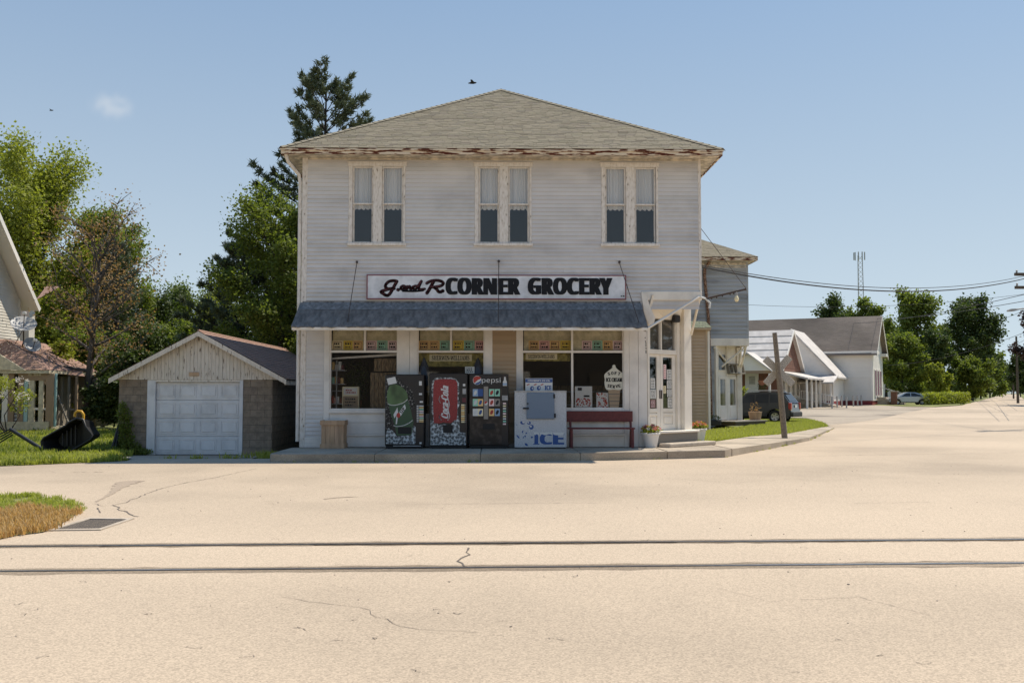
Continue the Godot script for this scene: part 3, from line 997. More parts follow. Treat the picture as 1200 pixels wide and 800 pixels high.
func lawn_y(z: float) -> float: return clampf(0.13 - 0.13 * (-3.0 - z) / 16.0, 0.015, 0.13)

func kerb_z(x: float) -> float:
	for i in kerb.size() - 1:
		if x <= kerb[i + 1].x:
			return lerpf(kerb[i].y, kerb[i + 1].y, (x - kerb[i].x) / (kerb[i + 1].x - kerb[i].x))
	return kerb[-1].y

func slab(parent: Node3D, poly: PackedVector2Array, y: float) -> void:
	var s := MB.new()
	s.col = tone(0.05)
	block(s, poly, -0.09, y - 0.015)
	var inner: Array = Geometry2D.offset_polygon(poly, -0.012)
	if inner.size() == 1:   # a worn, eased arris
		var top: PackedVector2Array = inner[0]
		s.xf = Transform3D()
		var p := PackedVector2Array()
		block(s, top, y - 0.015, y)
	put(s, "slab", M.slab, parent)

func grate_outline(scale: float) -> PackedVector2Array:
	var q := PackedVector2Array([g2(51, 622.6), g2(118, 621.5), g2(158, 608), g2(104, 607)])
	var c := (q[0] + q[1] + q[2] + q[3]) / 4.0
	for i in 4: q[i] = c + (q[i] - c) * scale
	return q

# ---------------------------------------------------------------- the grocery
var shop: Node3D
var X0 := -5.27
var X1 := 5.68
var corner_a := Vector3.ZERO
var corner_b := Vector3.ZERO
const UPPER := 4.36     # underside of the upper floor

func px(u: float, z := 0.0) -> float: return pz(u, 400, z).x
func py(v: float, z := 0.0) -> float: return pz(600, v, z).y

func make_grocery() -> void:
	shop = thing("grocery_store", "two-storey white clapboard corner shop with hipped grey roof and dark awning", "store", Vector3(0.2, SLAB, -8.0))
	corner_a = Vector3(px(758), 0, 0)
	corner_b = Vector3(X1, 0, -(X1 - px(758)))
	var back := -16.0
	var top := 8.2
	# openings of the upper windows
	var shifts := [0.0, 149.0, 298.5]
	var casings := []
	var openings := []
	for s in shifts:
		casings.append([px(407 + s), px(474 + s), py(288.5), py(191.5)])
		for o in [[411.5, 436], [446.5, 471.5]]:
			openings.append([px(o[0] + s), px(o[1] + s), py(285), py(195.5)])
	var w := MB.new()
	wall_with_holes(w, X0, X1, UPPER, top, -0.16, 0.0, openings)
	# lower front wall: three show windows
	var shows := show_windows()
	wall_with_holes(w, X0, corner_a.x, SLAB, UPPER, -0.16, 0.0, shows)
	put(w, "front_wall", M.trim, shop)
	w = MB.new()
	w.box(Vector3(X0, SLAB, back), Vector3(X0 + 0.16, top, -0.16))
	put(w, "side_wall", M.siding, shop)
	w = MB.new()
	w.box(Vector3(X1 - 0.16, UPPER, back), Vector3(X1, top, -0.16))
	w.box(Vector3(X1 - 0.16, SLAB, back), Vector3(X1, UPPER, corner_b.z))
	put(w, "side_wall", M.siding, shop)
	siding(shop, "side_siding", M.siding, Vector3(X1, 0, -0.05), Vector3(0, 0, -1), -back - 0.05, UPPER, top, 0.112, [], 0.02, 4.5, 0.05, true)
	siding(shop, "side_siding", M.siding, Vector3(X0, 0, back), Vector3(0, 0, 1), -back - 0.05, SLAB, top, 0.112, [], 0.02, 4.5, 0.05, true)
	w = MB.new()
	w.box(Vector3(X0, SLAB, back - 0.16), Vector3(X1, top, back))
	put(w, "rear_wall", M.siding, shop)
	# floors and ceilings inside
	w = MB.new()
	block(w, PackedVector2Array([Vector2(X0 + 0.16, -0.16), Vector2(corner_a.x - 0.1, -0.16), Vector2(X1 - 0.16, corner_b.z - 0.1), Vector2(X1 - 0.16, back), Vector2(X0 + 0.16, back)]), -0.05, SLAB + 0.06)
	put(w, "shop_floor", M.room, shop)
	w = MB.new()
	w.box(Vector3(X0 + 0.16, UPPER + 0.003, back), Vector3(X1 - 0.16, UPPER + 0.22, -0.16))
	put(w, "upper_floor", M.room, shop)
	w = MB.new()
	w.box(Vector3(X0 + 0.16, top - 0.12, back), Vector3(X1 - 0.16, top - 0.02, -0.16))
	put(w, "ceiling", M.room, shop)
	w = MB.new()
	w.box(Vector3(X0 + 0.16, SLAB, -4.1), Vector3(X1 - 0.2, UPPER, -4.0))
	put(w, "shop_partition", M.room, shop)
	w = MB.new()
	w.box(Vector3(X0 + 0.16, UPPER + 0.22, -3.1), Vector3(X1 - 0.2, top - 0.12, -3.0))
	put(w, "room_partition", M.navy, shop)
	# clapboards of the upper front
	var holes := casings.duplicate()
	siding(shop, "clapboard", M.siding, Vector3(X0 + 0.1, 0, 0.001), Vector3(1, 0, 0), X1 - X0 - 0.14, py(362), py(188), 0.1125, holes.map(func(h): return [h[0] - X0 - 0.1, h[1] - X0 - 0.1, h[2], h[3]]), 0.034, 7.5, 0.06)
	# corner boards, frieze
	simple(shop, "corner_board", M.oldtrim, Vector3(X0 - 0.045, SLAB, -0.12), Vector3(X0 + 0.10, top - 0.02, 0.032))
	simple(shop, "corner_board", M.oldtrim, Vector3(X1 - 0.04, UPPER + 0.02, -0.12), Vector3(X1 + 0.035, top - 0.02, 0.032))
	simple(shop, "frieze_board", M.soffit, Vector3(X0 + 0.1, py(188), 0.001), Vector3(X1 - 0.04, py(180.5), 0.03))
	# upper windows
	for s in shifts: upper_window(s)
	make_roof(back)
	make_awning()
	# gutter pipe at the left corner
	var dp := MB.new()
	dp.tube([Vector3(-5.68, 8.14, 0.5), Vector3(-5.64, 7.96, 0.42), Vector3(-5.50, 7.78, 0.22), Vector3(-5.40, 7.66, 0.08), Vector3(-5.375, 7.45, 0.02), Vector3(-5.375, 0.35, 0.02)], 0.05, 8)
	put(dp, "downpipe", M.oldtrim, shop)

func upper_window(s: float) -> void:
	var x := [px(407 + s), px(411.5 + s), px(436 + s), px(446.5 + s), px(471.5 + s), px(474 + s)]
	var yt := py(191.5); var yo := py(195.5); var yb := py(285); var ys := py(288.5); var ym := py(239)
	var f := MB.new()
	for c in [[0, 1], [2, 3], [4, 5]]:
		f.cbox(Vector3(x[c[0]], yb, -0.08), Vector3(x[c[1]], yo, 0.04), 0.006)
	f.cbox(Vector3(x[0] - 0.03, yo, -0.08), Vector3(x[5] + 0.03, yt, 0.05), 0.006)
	f.cbox(Vector3(x[0] - 0.045, yt, -0.02), Vector3(x[5] + 0.045, yt + 0.03, 0.065), 0.006)
	var win := put(f, "window", M.oldtrim, shop)
	simple(win, "sill", M.oldtrim, Vector3(x[0] - 0.03, ys, -0.10), Vector3(x[5] + 0.03, yb, 0.085), 0.008)
	for o in [[1, 2], [3, 4]]:
		var a: float = x[o[0]] + 0.004
		var b: float = x[o[1]] - 0.004
		var u := MB.new()
		frame_rect(u, a, b, ym - 0.022, yo, 0.042, -0.055, -0.018)
		put(u, "sash", M.oldtrim, win)
		u = MB.new()
		frame_rect(u, a, b, yb + 0.002, ym + 0.022, 0.046, -0.098, -0.058)
		put(u, "sash", M.oldtrim, win)
		simple(win, "pane", M.glass, Vector3(a + 0.04, ym + 0.01, -0.038), Vector3(b - 0.04, yo - 0.04, -0.034))
		simple(win, "pane", M.glass, Vector3(a + 0.04, yb + 0.04, -0.08), Vector3(b - 0.04, ym - 0.01, -0.076))
		# gathered net curtain with a scalloped hem
		var c := MB.new()
		var n := 64
		var hem := py(243.5)
		var ph := rng.randf() * 6
		for i in n:
			var q := []
			for j in [i, i + 1]:
				var t: float = float(j) / n
				var z := -0.145 + 0.024 * sin(t * 46 + ph + sin(t * 9 + ph) * 2.0) + 0.012 * sin(t * 19 + ph * 2)
				var xx := lerpf(a - 0.02, b + 0.02, t)
				q.append([Vector3(xx, hem - 0.045 * absf(sin(t * PI * 5.0)), z), Vector3(xx, yo + 0.05, z * 0.6 - 0.066)])
			c.quad(q[0][0], q[1][0], q[1][1], q[0][1])
		put(c, "curtain", M.curtain, win)

func make_roof(back: float) -> void:
	var e0 := Vector3(-5.80, 8.28, 0.62); var e1 := Vector3(6.21, 8.28, 0.62)
	var b0 := Vector3(-5.80, 8.28, back - 0.7); var b1 := Vector3(6.21, 8.28, back - 0.7)
	var p0 := Vector3(0.20, 11.78, -5.4); var p1 := Vector3(0.20, 11.78, -10.8)
	var deck := MB.new()
	var dn := Vector3(0, -0.016, 0)
	deck.quad(e0 + dn, e1 + dn, p0 + dn, p0 + dn)
	deck.quad(e1 + dn, b1 + dn, p1 + dn, p0 + dn)
	deck.quad(b1 + dn, b0 + dn, p1 + dn, p1 + dn)
	deck.quad(b0 + dn, e0 + dn, p0 + dn, p1 + dn)
	var roof := put(deck, "roof", M.shingle, shop)
	var sh := MB.new()
	shingles(sh, e0, e1, p0, p0, 0.135, 0.26)
	shingles(sh, e1, b1, p1, p0, 0.135, 0.26)
	shingles(sh, b1, b0, p1, p1, 0.135, 0.26)
	shingles(sh, b0, e0, p0, p1, 0.135, 0.26)
	var so := put(sh, "shingles", M.shingle, roof)
	so.set_meta("kind", "stuff")
	var cap := MB.new()
	for r in [[e0, p0], [e1, p0], [b0, p1], [b1, p1], [p0, p1]]:
		var k := int((r[1] - r[0]).length() / 0.22)
		for i in k:
			cap.col = tone(0.14)
			var a: Vector3 = r[0].lerp(r[1], float(i) / k)
			var b: Vector3 = r[0].lerp(r[1], float(i + 1.15) / k)
			var d: Vector3 = (r[1] - r[0]).normalized()
			var s := d.cross(Vector3.UP).normalized() * 0.13
			var dd := Vector3(0, -0.05, 0)
			cap.quad(a - s + dd + Vector3(0, 0.035, 0), a + Vector3(0, 0.045, 0), b + Vector3(0, 0.028, 0), b - s + dd + Vector3(0, 0.02, 0))
			cap.quad(a + Vector3(0, 0.045, 0), a + s + dd + Vector3(0, 0.035, 0), b + s + dd + Vector3(0, 0.02, 0), b + Vector3(0, 0.028, 0))
	var co := put(cap, "ridge_caps", M.shingle, roof)
	co.set_meta("kind", "stuff")
	# a lifted shingle and a lost one
	var hole := MB.new()
	var at := pz(531, 139.5, -3.2)
	hole.cbox(Vector3(at.x - 0.08, at.y - 0.0, -3.30), Vector3(at.x + 0.06, at.y + 0.09, -3.1), 0.02)
	put(hole, "roof_vent", M.ink, roof)
	# fascia boards and soffit
	var yf0 := 8.115; var yf1 := 8.262
	simple(shop, "fascia", M.fascia, Vector3(e0.x + 0.01, yf0, 0.565), Vector3(e1.x - 0.01, yf1, 0.60))
	simple(shop, "fascia", M.fascia, Vector3(e0.x + 0.01, yf0, back - 0.6), Vector3(e0.x + 0.045, yf1, 0.563))
	simple(shop, "fascia", M.fascia, Vector3(e1.x - 0.045, yf0, back - 0.6), Vector3(e1.x - 0.01, yf1, 0.563))
	simple(shop, "drip_moulding", M.fascia, Vector3(e0.x - 0.01, 8.215, 0.603), Vector3(e1.x + 0.01, 8.268, 0.632))
	# boarded soffit: long narrow boards round the eaves
	for i in 4:
		var z0 := 0.036 + i * 0.132
		simple(shop, "soffit_board", M.soffit, Vector3(e0.x + 0.05 + (3 - i) * 0.0, yf0 + 0.03, z0), Vector3(e1.x - 0.05, yf0 + 0.05, z0 + 0.128))
		for sx in [[e0.x + 0.05, 1.0], [e1.x - 0.05, -1.0]]:
			var xa: float = sx[0] + sx[1] * i * 0.116
			simple(shop, "soffit_board", M.soffit, Vector3(xa, yf0 + 0.03, back), Vector3(xa + sx[1] * 0.112, yf0 + 0.05, 0.034))

func make_awning() -> void:
	var xl := -5.33; var xr := 4.03
	var yt := py(355); var yb := 3.36; var zo := 1.22
	var fl := MB.new()
	fl.cbox(Vector3(xl + 0.05, yt - 0.14, 0.0), Vector3(xr - 0.02, yt + 0.045, 0.035), 0.01)
	var n := 150
	var fn := FastNoiseLite.new()
	fn.seed = 3; fn.frequency = 1.3
	var sf := MB.new()
	var grid := []
	for i in n + 1:
		var x := lerpf(xl, xr + 0.06 * 0, float(i) / n)
		var col := []
		var rag := fn.get_noise_2d(x * 2.2, 0) * 0.06 + fn.get_noise_2d(x * 9.0, 5) * 0.04
		for t in [0.0, 0.08, 0.3, 0.55, 0.8, 0.94, 1.0]:
			var sag := fn.get_noise_2d(x * 0.8, t * 3.0) * 0.022
			var y: float = lerpf(yt - 0.01, yb + 0.05, t) + sag * t
			var z := lerpf(0.036, zo + (rag if t == 1.0 else 0.0), t)
			if t == 1.0: y -= maxf(0.0, rag) * 0.8 + 0.006
			col.append(Vector3(x, y, z))
		grid.append(col)
	for i in n:
		for k in 6:
			sf.quad(grid[i][k + 1], grid[i + 1][k + 1], grid[i + 1][k], grid[i][k])
			var d := Vector3(0, -0.022, 0)
			sf.quad(grid[i][k] + d, grid[i + 1][k] + d, grid[i + 1][k + 1] + d, grid[i][k + 1] + d)
		var e := Vector3(0, -0.022, 0)
		sf.quad(grid[i][6] + e, grid[i + 1][6] + e, grid[i + 1][6], grid[i][6])
	for s in [0, n]:
		for k in 6:
			var e := Vector3(0, -0.022, 0)
			sf.quad(grid[s][k] + e, grid[s][k + 1] + e, grid[s][k + 1], grid[s][k])
	var aw := put(sf, "awning", M.awning, shop)
	var fs := MB.new()   # a strip of newer felt along the wall
	for i in n:
		for k in 2:
			var lift2 := Vector3(0, 0.009, 0.004)
			fs.quad(grid[i][k + 1] + lift2, grid[i + 1][k + 1] + lift2, grid[i + 1][k] + lift2, grid[i][k] + lift2)
	put(fs, "felt_strip", M.flashing, aw)
	put(fl, "flashing", M.flashing, aw)
	# the wooden frame beneath: front board, rafters, sheathing
	var fb := MB.new()
	fb.cbox(Vector3(xl + 0.01, yb - 0.055, zo - 0.06), Vector3(xr - 0.01, yb + 0.022, zo - 0.012), 0.008)
	put(fb, "awning_front_board", M.porchwhite, aw)
	var lift := Vector3(0, -0.024, 0)
	for i in 9:
		var x := lerpf(xl + 0.06, xr - 0.06, i / 8.0)
		var r := MB.new()
		var a := Vector3(x - 0.025, yt - 0.05, 0.04) + lift; var b := Vector3(x - 0.025, yb + 0.02, zo - 0.07) + lift
		var h := Vector3(0, -0.075, 0); var w := Vector3(0.05, 0, 0)
		r.quad(a + h, b + h, b, a)
		r.quad(b + h + w, a + h + w, a + w, b + w)
		r.quad(a + h, a + h + w, b + h + w, b + h)
		put(r, "rafter", M.porchwhite, aw)
	# stay rods from the wall
	for r in [[418, 308, 407, 379], [584.5, 307, 584, 380], [726, 308, 749, 378]]:
		var a := pz(r[0], r[1], 0.05)
		var b := pz(r[2], r[3], 1.02)
		b.y = lerpf(yt, yb, 1.02 / zo) + 0.03
		var rod := MB.new()
		rod.tube([a, b], 0.011, 5)
		put(rod, "stay_rod", M.iron, aw)
		var hook := MB.new()
		hook.tube([a + Vector3(0, 0.02, -0.05), a + Vector3(0, 0.03, 0.02)], 0.035, 6)
		put(hook, "stay_hook", M.iron, aw)
	# the sign board over the awning
	var c0 := pz(430, 322, 0.09); var c1 := pz(733.5, 350.5, 0.09)
	var sg := thing("shop_sign", "long white board over the awning lettered in black and maroon", "sign", Vector3((c0.x + c1.x) / 2, c1.y, 0.02))
	simple(sg, "board", M.signwhite, Vector3(c0.x, c1.y, 0.022), Vector3(c1.x, c0.y, 0.085), 0.004)
	var bd := MB.new()
	frame_rect(bd, c0.x - 0.012, c1.x + 0.012, c1.y - 0.012, c0.y + 0.012, 0.03, 0.024, 0.092)
	put(bd, "border", M.signborder, sg)
	var words := [["CORNER", 523.5, 608.5], ["GROCERY", 620, 716.5]]
	for w in words:
		var a := pz(w[1], 325.3, 0.09); var b := pz(w[2], 345.3, 0.09)
		letters(sg, "lettering", w[0], "sans bold", Basis(), Vector3((a.x + b.x) / 2, (a.y + b.y) / 2, 0.092), b.x - a.x, a.y - b.y, M.black, 0.036, 0.012)
	for q in [[727.6, 729.0], [729.8, 732.0]]:
		var ma := pz(q[0], 347.6, 0.088); var mb2 := pz(q[1], 346.2, 0.088)
		simple(sg, "maker_mark", M.black, Vector3(ma.x, ma.y, 0.0855), Vector3(mb2.x, mb2.y, 0.088))
	# script words, brushed: black underneath, maroon on top
	var zoomed := func(flat: Array) -> Array:
		var r := []
		for i in range(0, flat.size(), 2):
			var p := pz(420 + flat[i] / 7.5, 310 + flat[i + 1] / 7.5, 0.09)
			r.append(Vector2(p.x, p.y))
		return r
	var strokes := [
		[[250, 205, 232, 192, 240, 165, 268, 143, 305, 137, 332, 142], 0.05],
		[[334, 143, 312, 180, 288, 225, 262, 262, 238, 266, 212, 250, 194, 234, 225, 222, 270, 208, 310, 206], 0.055],
		[[342, 216, 346, 218], 0.06],
		[[402, 184, 384, 182, 368, 196, 370, 212, 388, 210, 402, 190, 402, 210, 414, 212, 424, 188], 0.036],
		[[424, 186, 420, 214, 434, 192, 448, 186, 450, 210, 464, 210, 474, 190], 0.036],
		[[510, 184, 490, 184, 476, 198, 482, 212, 500, 210, 518, 185, 548, 140], 0.036],
		[[550, 142, 530, 185, 526, 208, 545, 214, 578, 210], 0.04],
		[[385, 227, 440, 229, 500, 229, 565, 222], 0.02],
		[[660, 138, 640, 175, 618, 215, 598, 246], 0.06],
		[[596, 160, 630, 142, 680, 134, 722, 142, 742, 158, 730, 178, 690, 190, 650, 194], 0.05],
		[[660, 194, 684, 212, 700, 234, 722, 236], 0.055],
		[[735, 226, 739, 228], 0.06]]
	var dark := MB.new()
	var red := MB.new()
	for i in strokes.size():
		var c := curve(zoomed.call(strokes[i][0]), 5)
		for k in c.size(): c[k] += Vector2(0.012, -0.012)
		dark.stroke(c, strokes[i][1] + 0.035, 0.0885 + i * 0.00008)
		for k in c.size(): c[k] -= Vector2(0.012, -0.012)
		if i != 7: red.stroke(c, strokes[i][1], 0.0915 + i * 0.00008)
	put(dark, "script_shadow", M.black, sg)
	put(red, "script_lettering", M.maroon, sg)

# ---------------------------------------------------------------- shop windows
func show_windows() -> Array:
	return [[px(386.5), px(466.5), py(480), py(378)], [px(489), px(568), py(486), py(378)], [px(611.5), px(731), py(479), py(378)]]

func card(parent: Node3D, called: String, m: Material, u0: float, v0: float, u1: float, v1: float, z: float, scribble := 0, ink: Material = null) -> MeshInstance3D:
	var a := pz(u0, v1, z); var b := pz(u1, v0, z)
	var o := simple(parent, called, m, Vector3(a.x, a.y, z - 0.004), Vector3(b.x, b.y, z))
	if scribble > 0:
		var t := MB.new()
		for i in scribble:
			var y := lerpf(b.y, a.y, (i + 1.0) / (scribble + 1.0))
			var x := lerpf(a.x, b.x, 0.14)
			var end := lerpf(a.x, b.x, rng.randf_range(0.6, 0.9))
			var h := (b.y - a.y) / (scribble + 1.0) * 0.28
			while x < end:
				var l := rng.randf_range(0.015, 0.06)
				t.quad(Vector3(x, y - h, z + 0.0015), Vector3(minf(x + l, end), y - h, z + 0.0015), Vector3(minf(x + l, end), y + h, z + 0.0015), Vector3(x, y + h, z + 0.0015))
				x += l + 0.014
		put(t, "printing", ink if ink else M.ink, o)
	return o

func make_shopfront() -> void:
	# clapboards beside and between the windows
	var yb := SLAB + 0.05
	siding(shop, "clapboard", M.siding, Vector3(X0 + 0.1, 0, 0.001), Vector3(1, 0, 0), px(380) - X0 - 0.1, py(519), py(376), 0.1125, [], 0.03, 5, 0.05)
	siding(shop, "stained_clapboard", M.stainedboard, Vector3(px(577), 0, 0.001), Vector3(1, 0, 0), px(605) - px(577), py(519), py(376), 0.1125, [], 0.046, 5, 0.16)
	simple(shop, "base_board", M.trim, Vector3(X0 + 0.1, SLAB, 0.001), Vector3(px(380), py(512), 0.03))
	for b in [[380, 386.5, 0.05], [466.5, 480, 0.035], [480.3, 489, 0.05], [568, 577, 0.05], [605, 611.5, 0.05], [731, 737, 0.055], [737.3, 747.7, 0.035], [748, 757.8, 0.04]]:
		simple(shop, "pilaster", M.trim, Vector3(px(b[0]), SLAB, 0.001), Vector3(px(b[1]), py(374), b[2]), 0.004)
	# boarding below the sills, with a ledge
	for r in [[386.5, 466.5, 480], [489, 568, 486], [611.5, 731, 479]]:
		var x0 := px(r[0]); var x1 := px(r[1])
		var v: float = r[2]
		simple(shop, "sill", M.trim, Vector3(x0, py(v + 4), -0.1), Vector3(x1, py(v), 0.075), 0.006)
		var edges := [v + 4, v + 15, 508.0, 510.8, 523.5]
		for i in 4:
			if edges[i + 1] - edges[i] < 1: continue
			simple(shop, "riser_board", M.trim, Vector3(x0, py(edges[i + 1]) + 0.004, 0.001), Vector3(x1, py(edges[i]) - 0.003, [0.022, 0.016, 0.06, 0.022][i]), 0.003)
	# the three windows: transom lights above a bar, plate glass below
	var wins := [[386.5, 466.5, 480.0, [427.5], []], [489.0, 568.0, 486.0, [528.5], []], [611.5, 731.0, 479.0, [670.5], [670.5]]]
	for i in wins.size():
		var w: Array = wins[i]
		var x0 := px(w[0]); var x1 := px(w[1])
		var y0 := py(w[2]); var y1 := py(378)
		var yt := py(412)
		var f := MB.new()
		frame_rect(f, x0, x1, y0, y1, 0.035, -0.10, 0.02)
		f.box(Vector3(x0 + 0.035, yt - 0.028, -0.09), Vector3(x1 - 0.035, yt + 0.028, 0.03))
		for u in w[3]: f.box(Vector3(px(u) - 0.028, yt + 0.028, -0.09), Vector3(px(u) + 0.028, y1 - 0.035, 0.024))
		for u in w[4]: f.box(Vector3(px(u) - 0.028, y0 + 0.035, -0.09), Vector3(px(u) + 0.028, yt - 0.028, 0.024))
		var win := put(f, "window", M.trim, shop)
		var stops := [x0 + 0.035]
		for u in w[3]: stops.append(px(u))
		stops.append(x1 - 0.035)
		for k in stops.size() - 1:
			simple(win, "pane", M.glass, Vector3(stops[k] + 0.005, yt + 0.02, -0.052), Vector3(stops[k + 1] - 0.005, y1 - 0.03, -0.048))
			simple(win, "blind", M.blind, Vector3(stops[k] + 0.03, yt + 0.02, -0.125), Vector3(stops[k + 1] - 0.0, y1 + 0.1, -0.115))
		stops = [x0 + 0.035]
		for u in w[4]: stops.append(px(u))
		stops.append(x1 - 0.035)
		for k in stops.size() - 1:
			simple(win, "pane", M.glass, Vector3(stops[k] + 0.005, y0 + 0.03, -0.052), Vector3(stops[k + 1] - 0.005, yt - 0.02, -0.048))
	# notice cards in the transom lights
	var notices := [[389, 402, "paper_cream"], [402.3, 413, "paper_yellow"], [413.3, 425, "paper_amber"], [429, 441.5, "paper_rose"], [441.8, 454, "paper_green"], [454.3, 466, "paper_rose"],
		[490.5, 502.5, "paper_amber"], [502.8, 515, "paper_amber"], [515.3, 527, "paper_green"], [531, 543.5, "paper_yellow"], [543.8, 556, "paper_green"], [556.3, 567.5, "paper_pink"],
		[619.5, 631.5, "paper_amber"], [631.8, 644, "paper_pink"], [644.3, 656.5, "paper_amber"], [656.8, 669, "paper_yellow"],
		[682, 694, "paper_rose"], [694.3, 706, "paper_green"], [706.3, 718, "paper_amber"], [718.3, 730, "paper_rose"]]
	var where := {"paper_cream": "cream", "paper_yellow": "yellow", "paper_amber": "orange", "paper_rose": "pale pink", "paper_green": "green", "paper_pink": "pink"}
	for nt in notices:
		var bay: String = "window beside the wooden crate" if nt[0] < 470 else "window behind the vending machines" if nt[0] < 600 else "window above the ice freezer" if nt[0] < 671 else "window above the red bench"
		var z := -0.10
		var o := card(self, "price_card", M[nt[2]], nt[0], 399, nt[1], 410.2, z, 2, M.ink)
		o.name = numbered("price_card")
		tag(o, "%s lettered card in the upper light of the %s" % [where[nt[2]], bay], "card", "price cards along the shop windows")
		var fr := MB.new()
		var a := pz(nt[0] + 1.6, 408.8, z); var b := pz(nt[1] - 1.6, 400.4, z)
		frame_rect(fr, a.x, b.x, a.y, b.y, 0.012, z + 0.001, z + 0.0022)
		put(fr, "border", M.signborder, o)
	# bay one: shelving with goods, a paper notice box, boarding and greenery
	var sh := thing("display_shelf", "grey wire shelf of packets inside the shop window by the crate", "shelf", pz(394, 480, -0.6))
	var a0 := pz(386, 480, -0.4); var b0 := pz(403, 425, -0.4)
	for v in [434.0, 450.0, 458.0, 473.0]:
		var y := py(v, -0.5)
		simple(sh, "shelf_board", M.galvanized, Vector3(a0.x - 0.1, y - 0.012, -0.8), Vector3(b0.x + 0.02, y + 0.012, -0.4))
	simple(sh, "upright", M.galvanized, Vector3(px(394, -0.4), SLAB + 0.06, -0.44), Vector3(px(394, -0.4) + 0.03, py(422), -0.40))
	var goods := ["printred", "paper_amber", "paper_pink", "terracotta", "paper", "maroon", "paper_green"]
	for v in [434.0, 450.0, 473.0]:
		var x := a0.x + 0.03
		while x < b0.x - 0.03:
			var w := rng.randf_range(0.05, 0.09)
			var y := py(v, -0.5) + 0.013
			var hue: int = rng.randi() % goods.size()
			var pk := simple(self, "packet", M[goods[hue]], Vector3(x, y, -0.62 - rng.randf() * 0.1), Vector3(x + w, y + rng.randf_range(0.14, 0.24), -0.5), 0.008)
			pk.name = numbered("packet")
			tag(pk, "small %s packet on the %s wire shelf inside the window" % [["red", "orange", "pink", "rust-brown", "white", "maroon", "green"][hue], "upper" if v < 440 else "middle" if v < 460 else "lower"], "packet", "packets on the window shelf")
			x += w + rng.randf_range(0.005, 0.03)
	var pb := thing("notice_box", "cream paper box with red lettered header inside the window", "box", pz(410, 479, -0.35))
	var a := pz(400.5, 479.5, -0.35); var b := pz(420.5, 453, -0.35)
	simple(pb, "case", M.paper_cream, Vector3(a.x, a.y, -0.6), Vector3(b.x, b.y, -0.35), 0.01)
	var hc := card(pb, "header", M.paper, 402.5, 454.5, 418.5, 462.5, -0.344, 2, M.printred)
	card(pb, "picture", M.wafer, 401.5, 464, 419.5, 478, -0.346, 3, M.ink)
	for wd in [[438.0, 420.0, 466.0, 435.0], [433.5, 436.5, 466.0, 481.0]]:
		var bo := thing("board_screen", "brown grooved boarding standing inside the window beside the vending machines" if wd[3] > 450 else "narrow brown board above the boarding inside the window", "boarding", pz(450, wd[3], -0.45))
		var p := pz(wd[0], wd[3], -0.45); var q := pz(wd[2] + 3, wd[1], -0.45)
		var n := 7
		for i in n:
			var xa := lerpf(p.x, q.x, float(i) / n); var xb := lerpf(p.x, q.x, (i + 1.0) / n)
			var bm := MB.new()
			bm.col = tone(0.1)
			bm.cbox(Vector3(xa + 0.003, p.y, -0.48), Vector3(xb - 0.003, q.y, -0.45), 0.006)
			put(bm, "board", M.woodpanel, bo)
	var base := MB.new()
	base.box(Vector3(X0 + 0.2, SLAB + 0.05, -1.3), Vector3(px(735), py(480.5), -0.17))
	put(base, "display_platform", M.woodpanel, shop)
	var lv := MB.new()
	leaf_cloud(lv, pz(418, 447, -0.9), Vector3(0.42, 0.62, 0.25), 1500, 0.05, 0.4)
	var pl := thing("potted_plant", "dark leafy plant standing inside the window behind the notice box", "plant", pz(418, 480, -0.9))
	put(lv, "foliage", M.leaf_dark, pl)
	var pm := MB.new()
	pm.xf.origin = Vector3(px(418, -0.9), py(480.4), -0.9)
	pm.lathe([Vector2(0, 0), Vector2(0.13, 0), Vector2(0.17, 0.26), Vector2(0.15, 0.26), Vector2(0, 0.24)], 14)
	put(pm, "pot", M.terracotta, pl)
	# awning reflection in bay one, built as a pale slanting board
	var va := MB.new()
	va.xf = Transform3D(Basis(), Vector3(0, 0, -0.3))
	var q0 := pz(387, 421, -0.3); var q1 := pz(466, 416, -0.3)
	va.prism(PackedVector2Array([Vector2(q0.x, q0.y), Vector2(q1.x, q1.y - 0.02), Vector2(q1.x, q1.y + 0.05), Vector2(q0.x, q0.y + 0.04)]), 0, 0.02)
	put(va, "awning_reflection", M.trim, shop)
	# bay two and three: ochre valances lettered with a paint name, dark drapes, a paper note
	for s in [[489.5, 567.5, 412.5, 429.5, 506, 550, 416.5, 422.0], [612, 668, 412.5, 423, 619, 650, 415.5, 420.0]]:
		var vo := thing("window_banner", "ochre lettered banner inside the window behind the vending machines" if s[0] < 600 else "ochre lettered banner inside the window above the ice freezer", "banner", pz((s[0] + s[1]) / 2, s[3], -0.2))
		card(vo, "cloth", M.ochre, s[0], s[2], s[1], s[3], -0.2)
		card(vo, "strip", M.paper_cream, s[4] - 3, s[6] - 1.5, s[5] + 3, s[7] + 1.2, -0.194)
		var la := pz(s[4], s[6], -0.19); var lb := pz(s[5], s[7], -0.19)
		letters(vo, "lettering", "SHERWIN-WILLIAMS", "serif bold", Basis(), Vector3((la.x + lb.x) / 2, (la.y + lb.y) / 2, -0.19), lb.x - la.x, la.y - lb.y, M.ink, 0.0, 0.003)
	for u in [497.0, 560.0]:
		var dr := MB.new()
		var pd := pz(u, 425, -0.16)
		dr.xf.origin = Vector3(pd.x, pd.y - 0.62, -0.16)
		dr.lathe([Vector2(0.17, 0), Vector2(0.15, 0.3), Vector2(0.12, 0.5), Vector2(0.05, 0.68), Vector2(0.01, 0.76)], 12)
		var dn := put(dr, "hanging_garment", M.navy)
		tag(dn, "dark draped garment hanging inside the window behind the vending machines", "garment", "garments hanging in the window")
	var note := card(self, "paper_note", M.paper, 545, 429.5, 556, 437.5, -0.03, 3)
	note.name = numbered("paper_note")
	tag(note, "small cream handwritten note taped inside the window above the vending machines", "note")
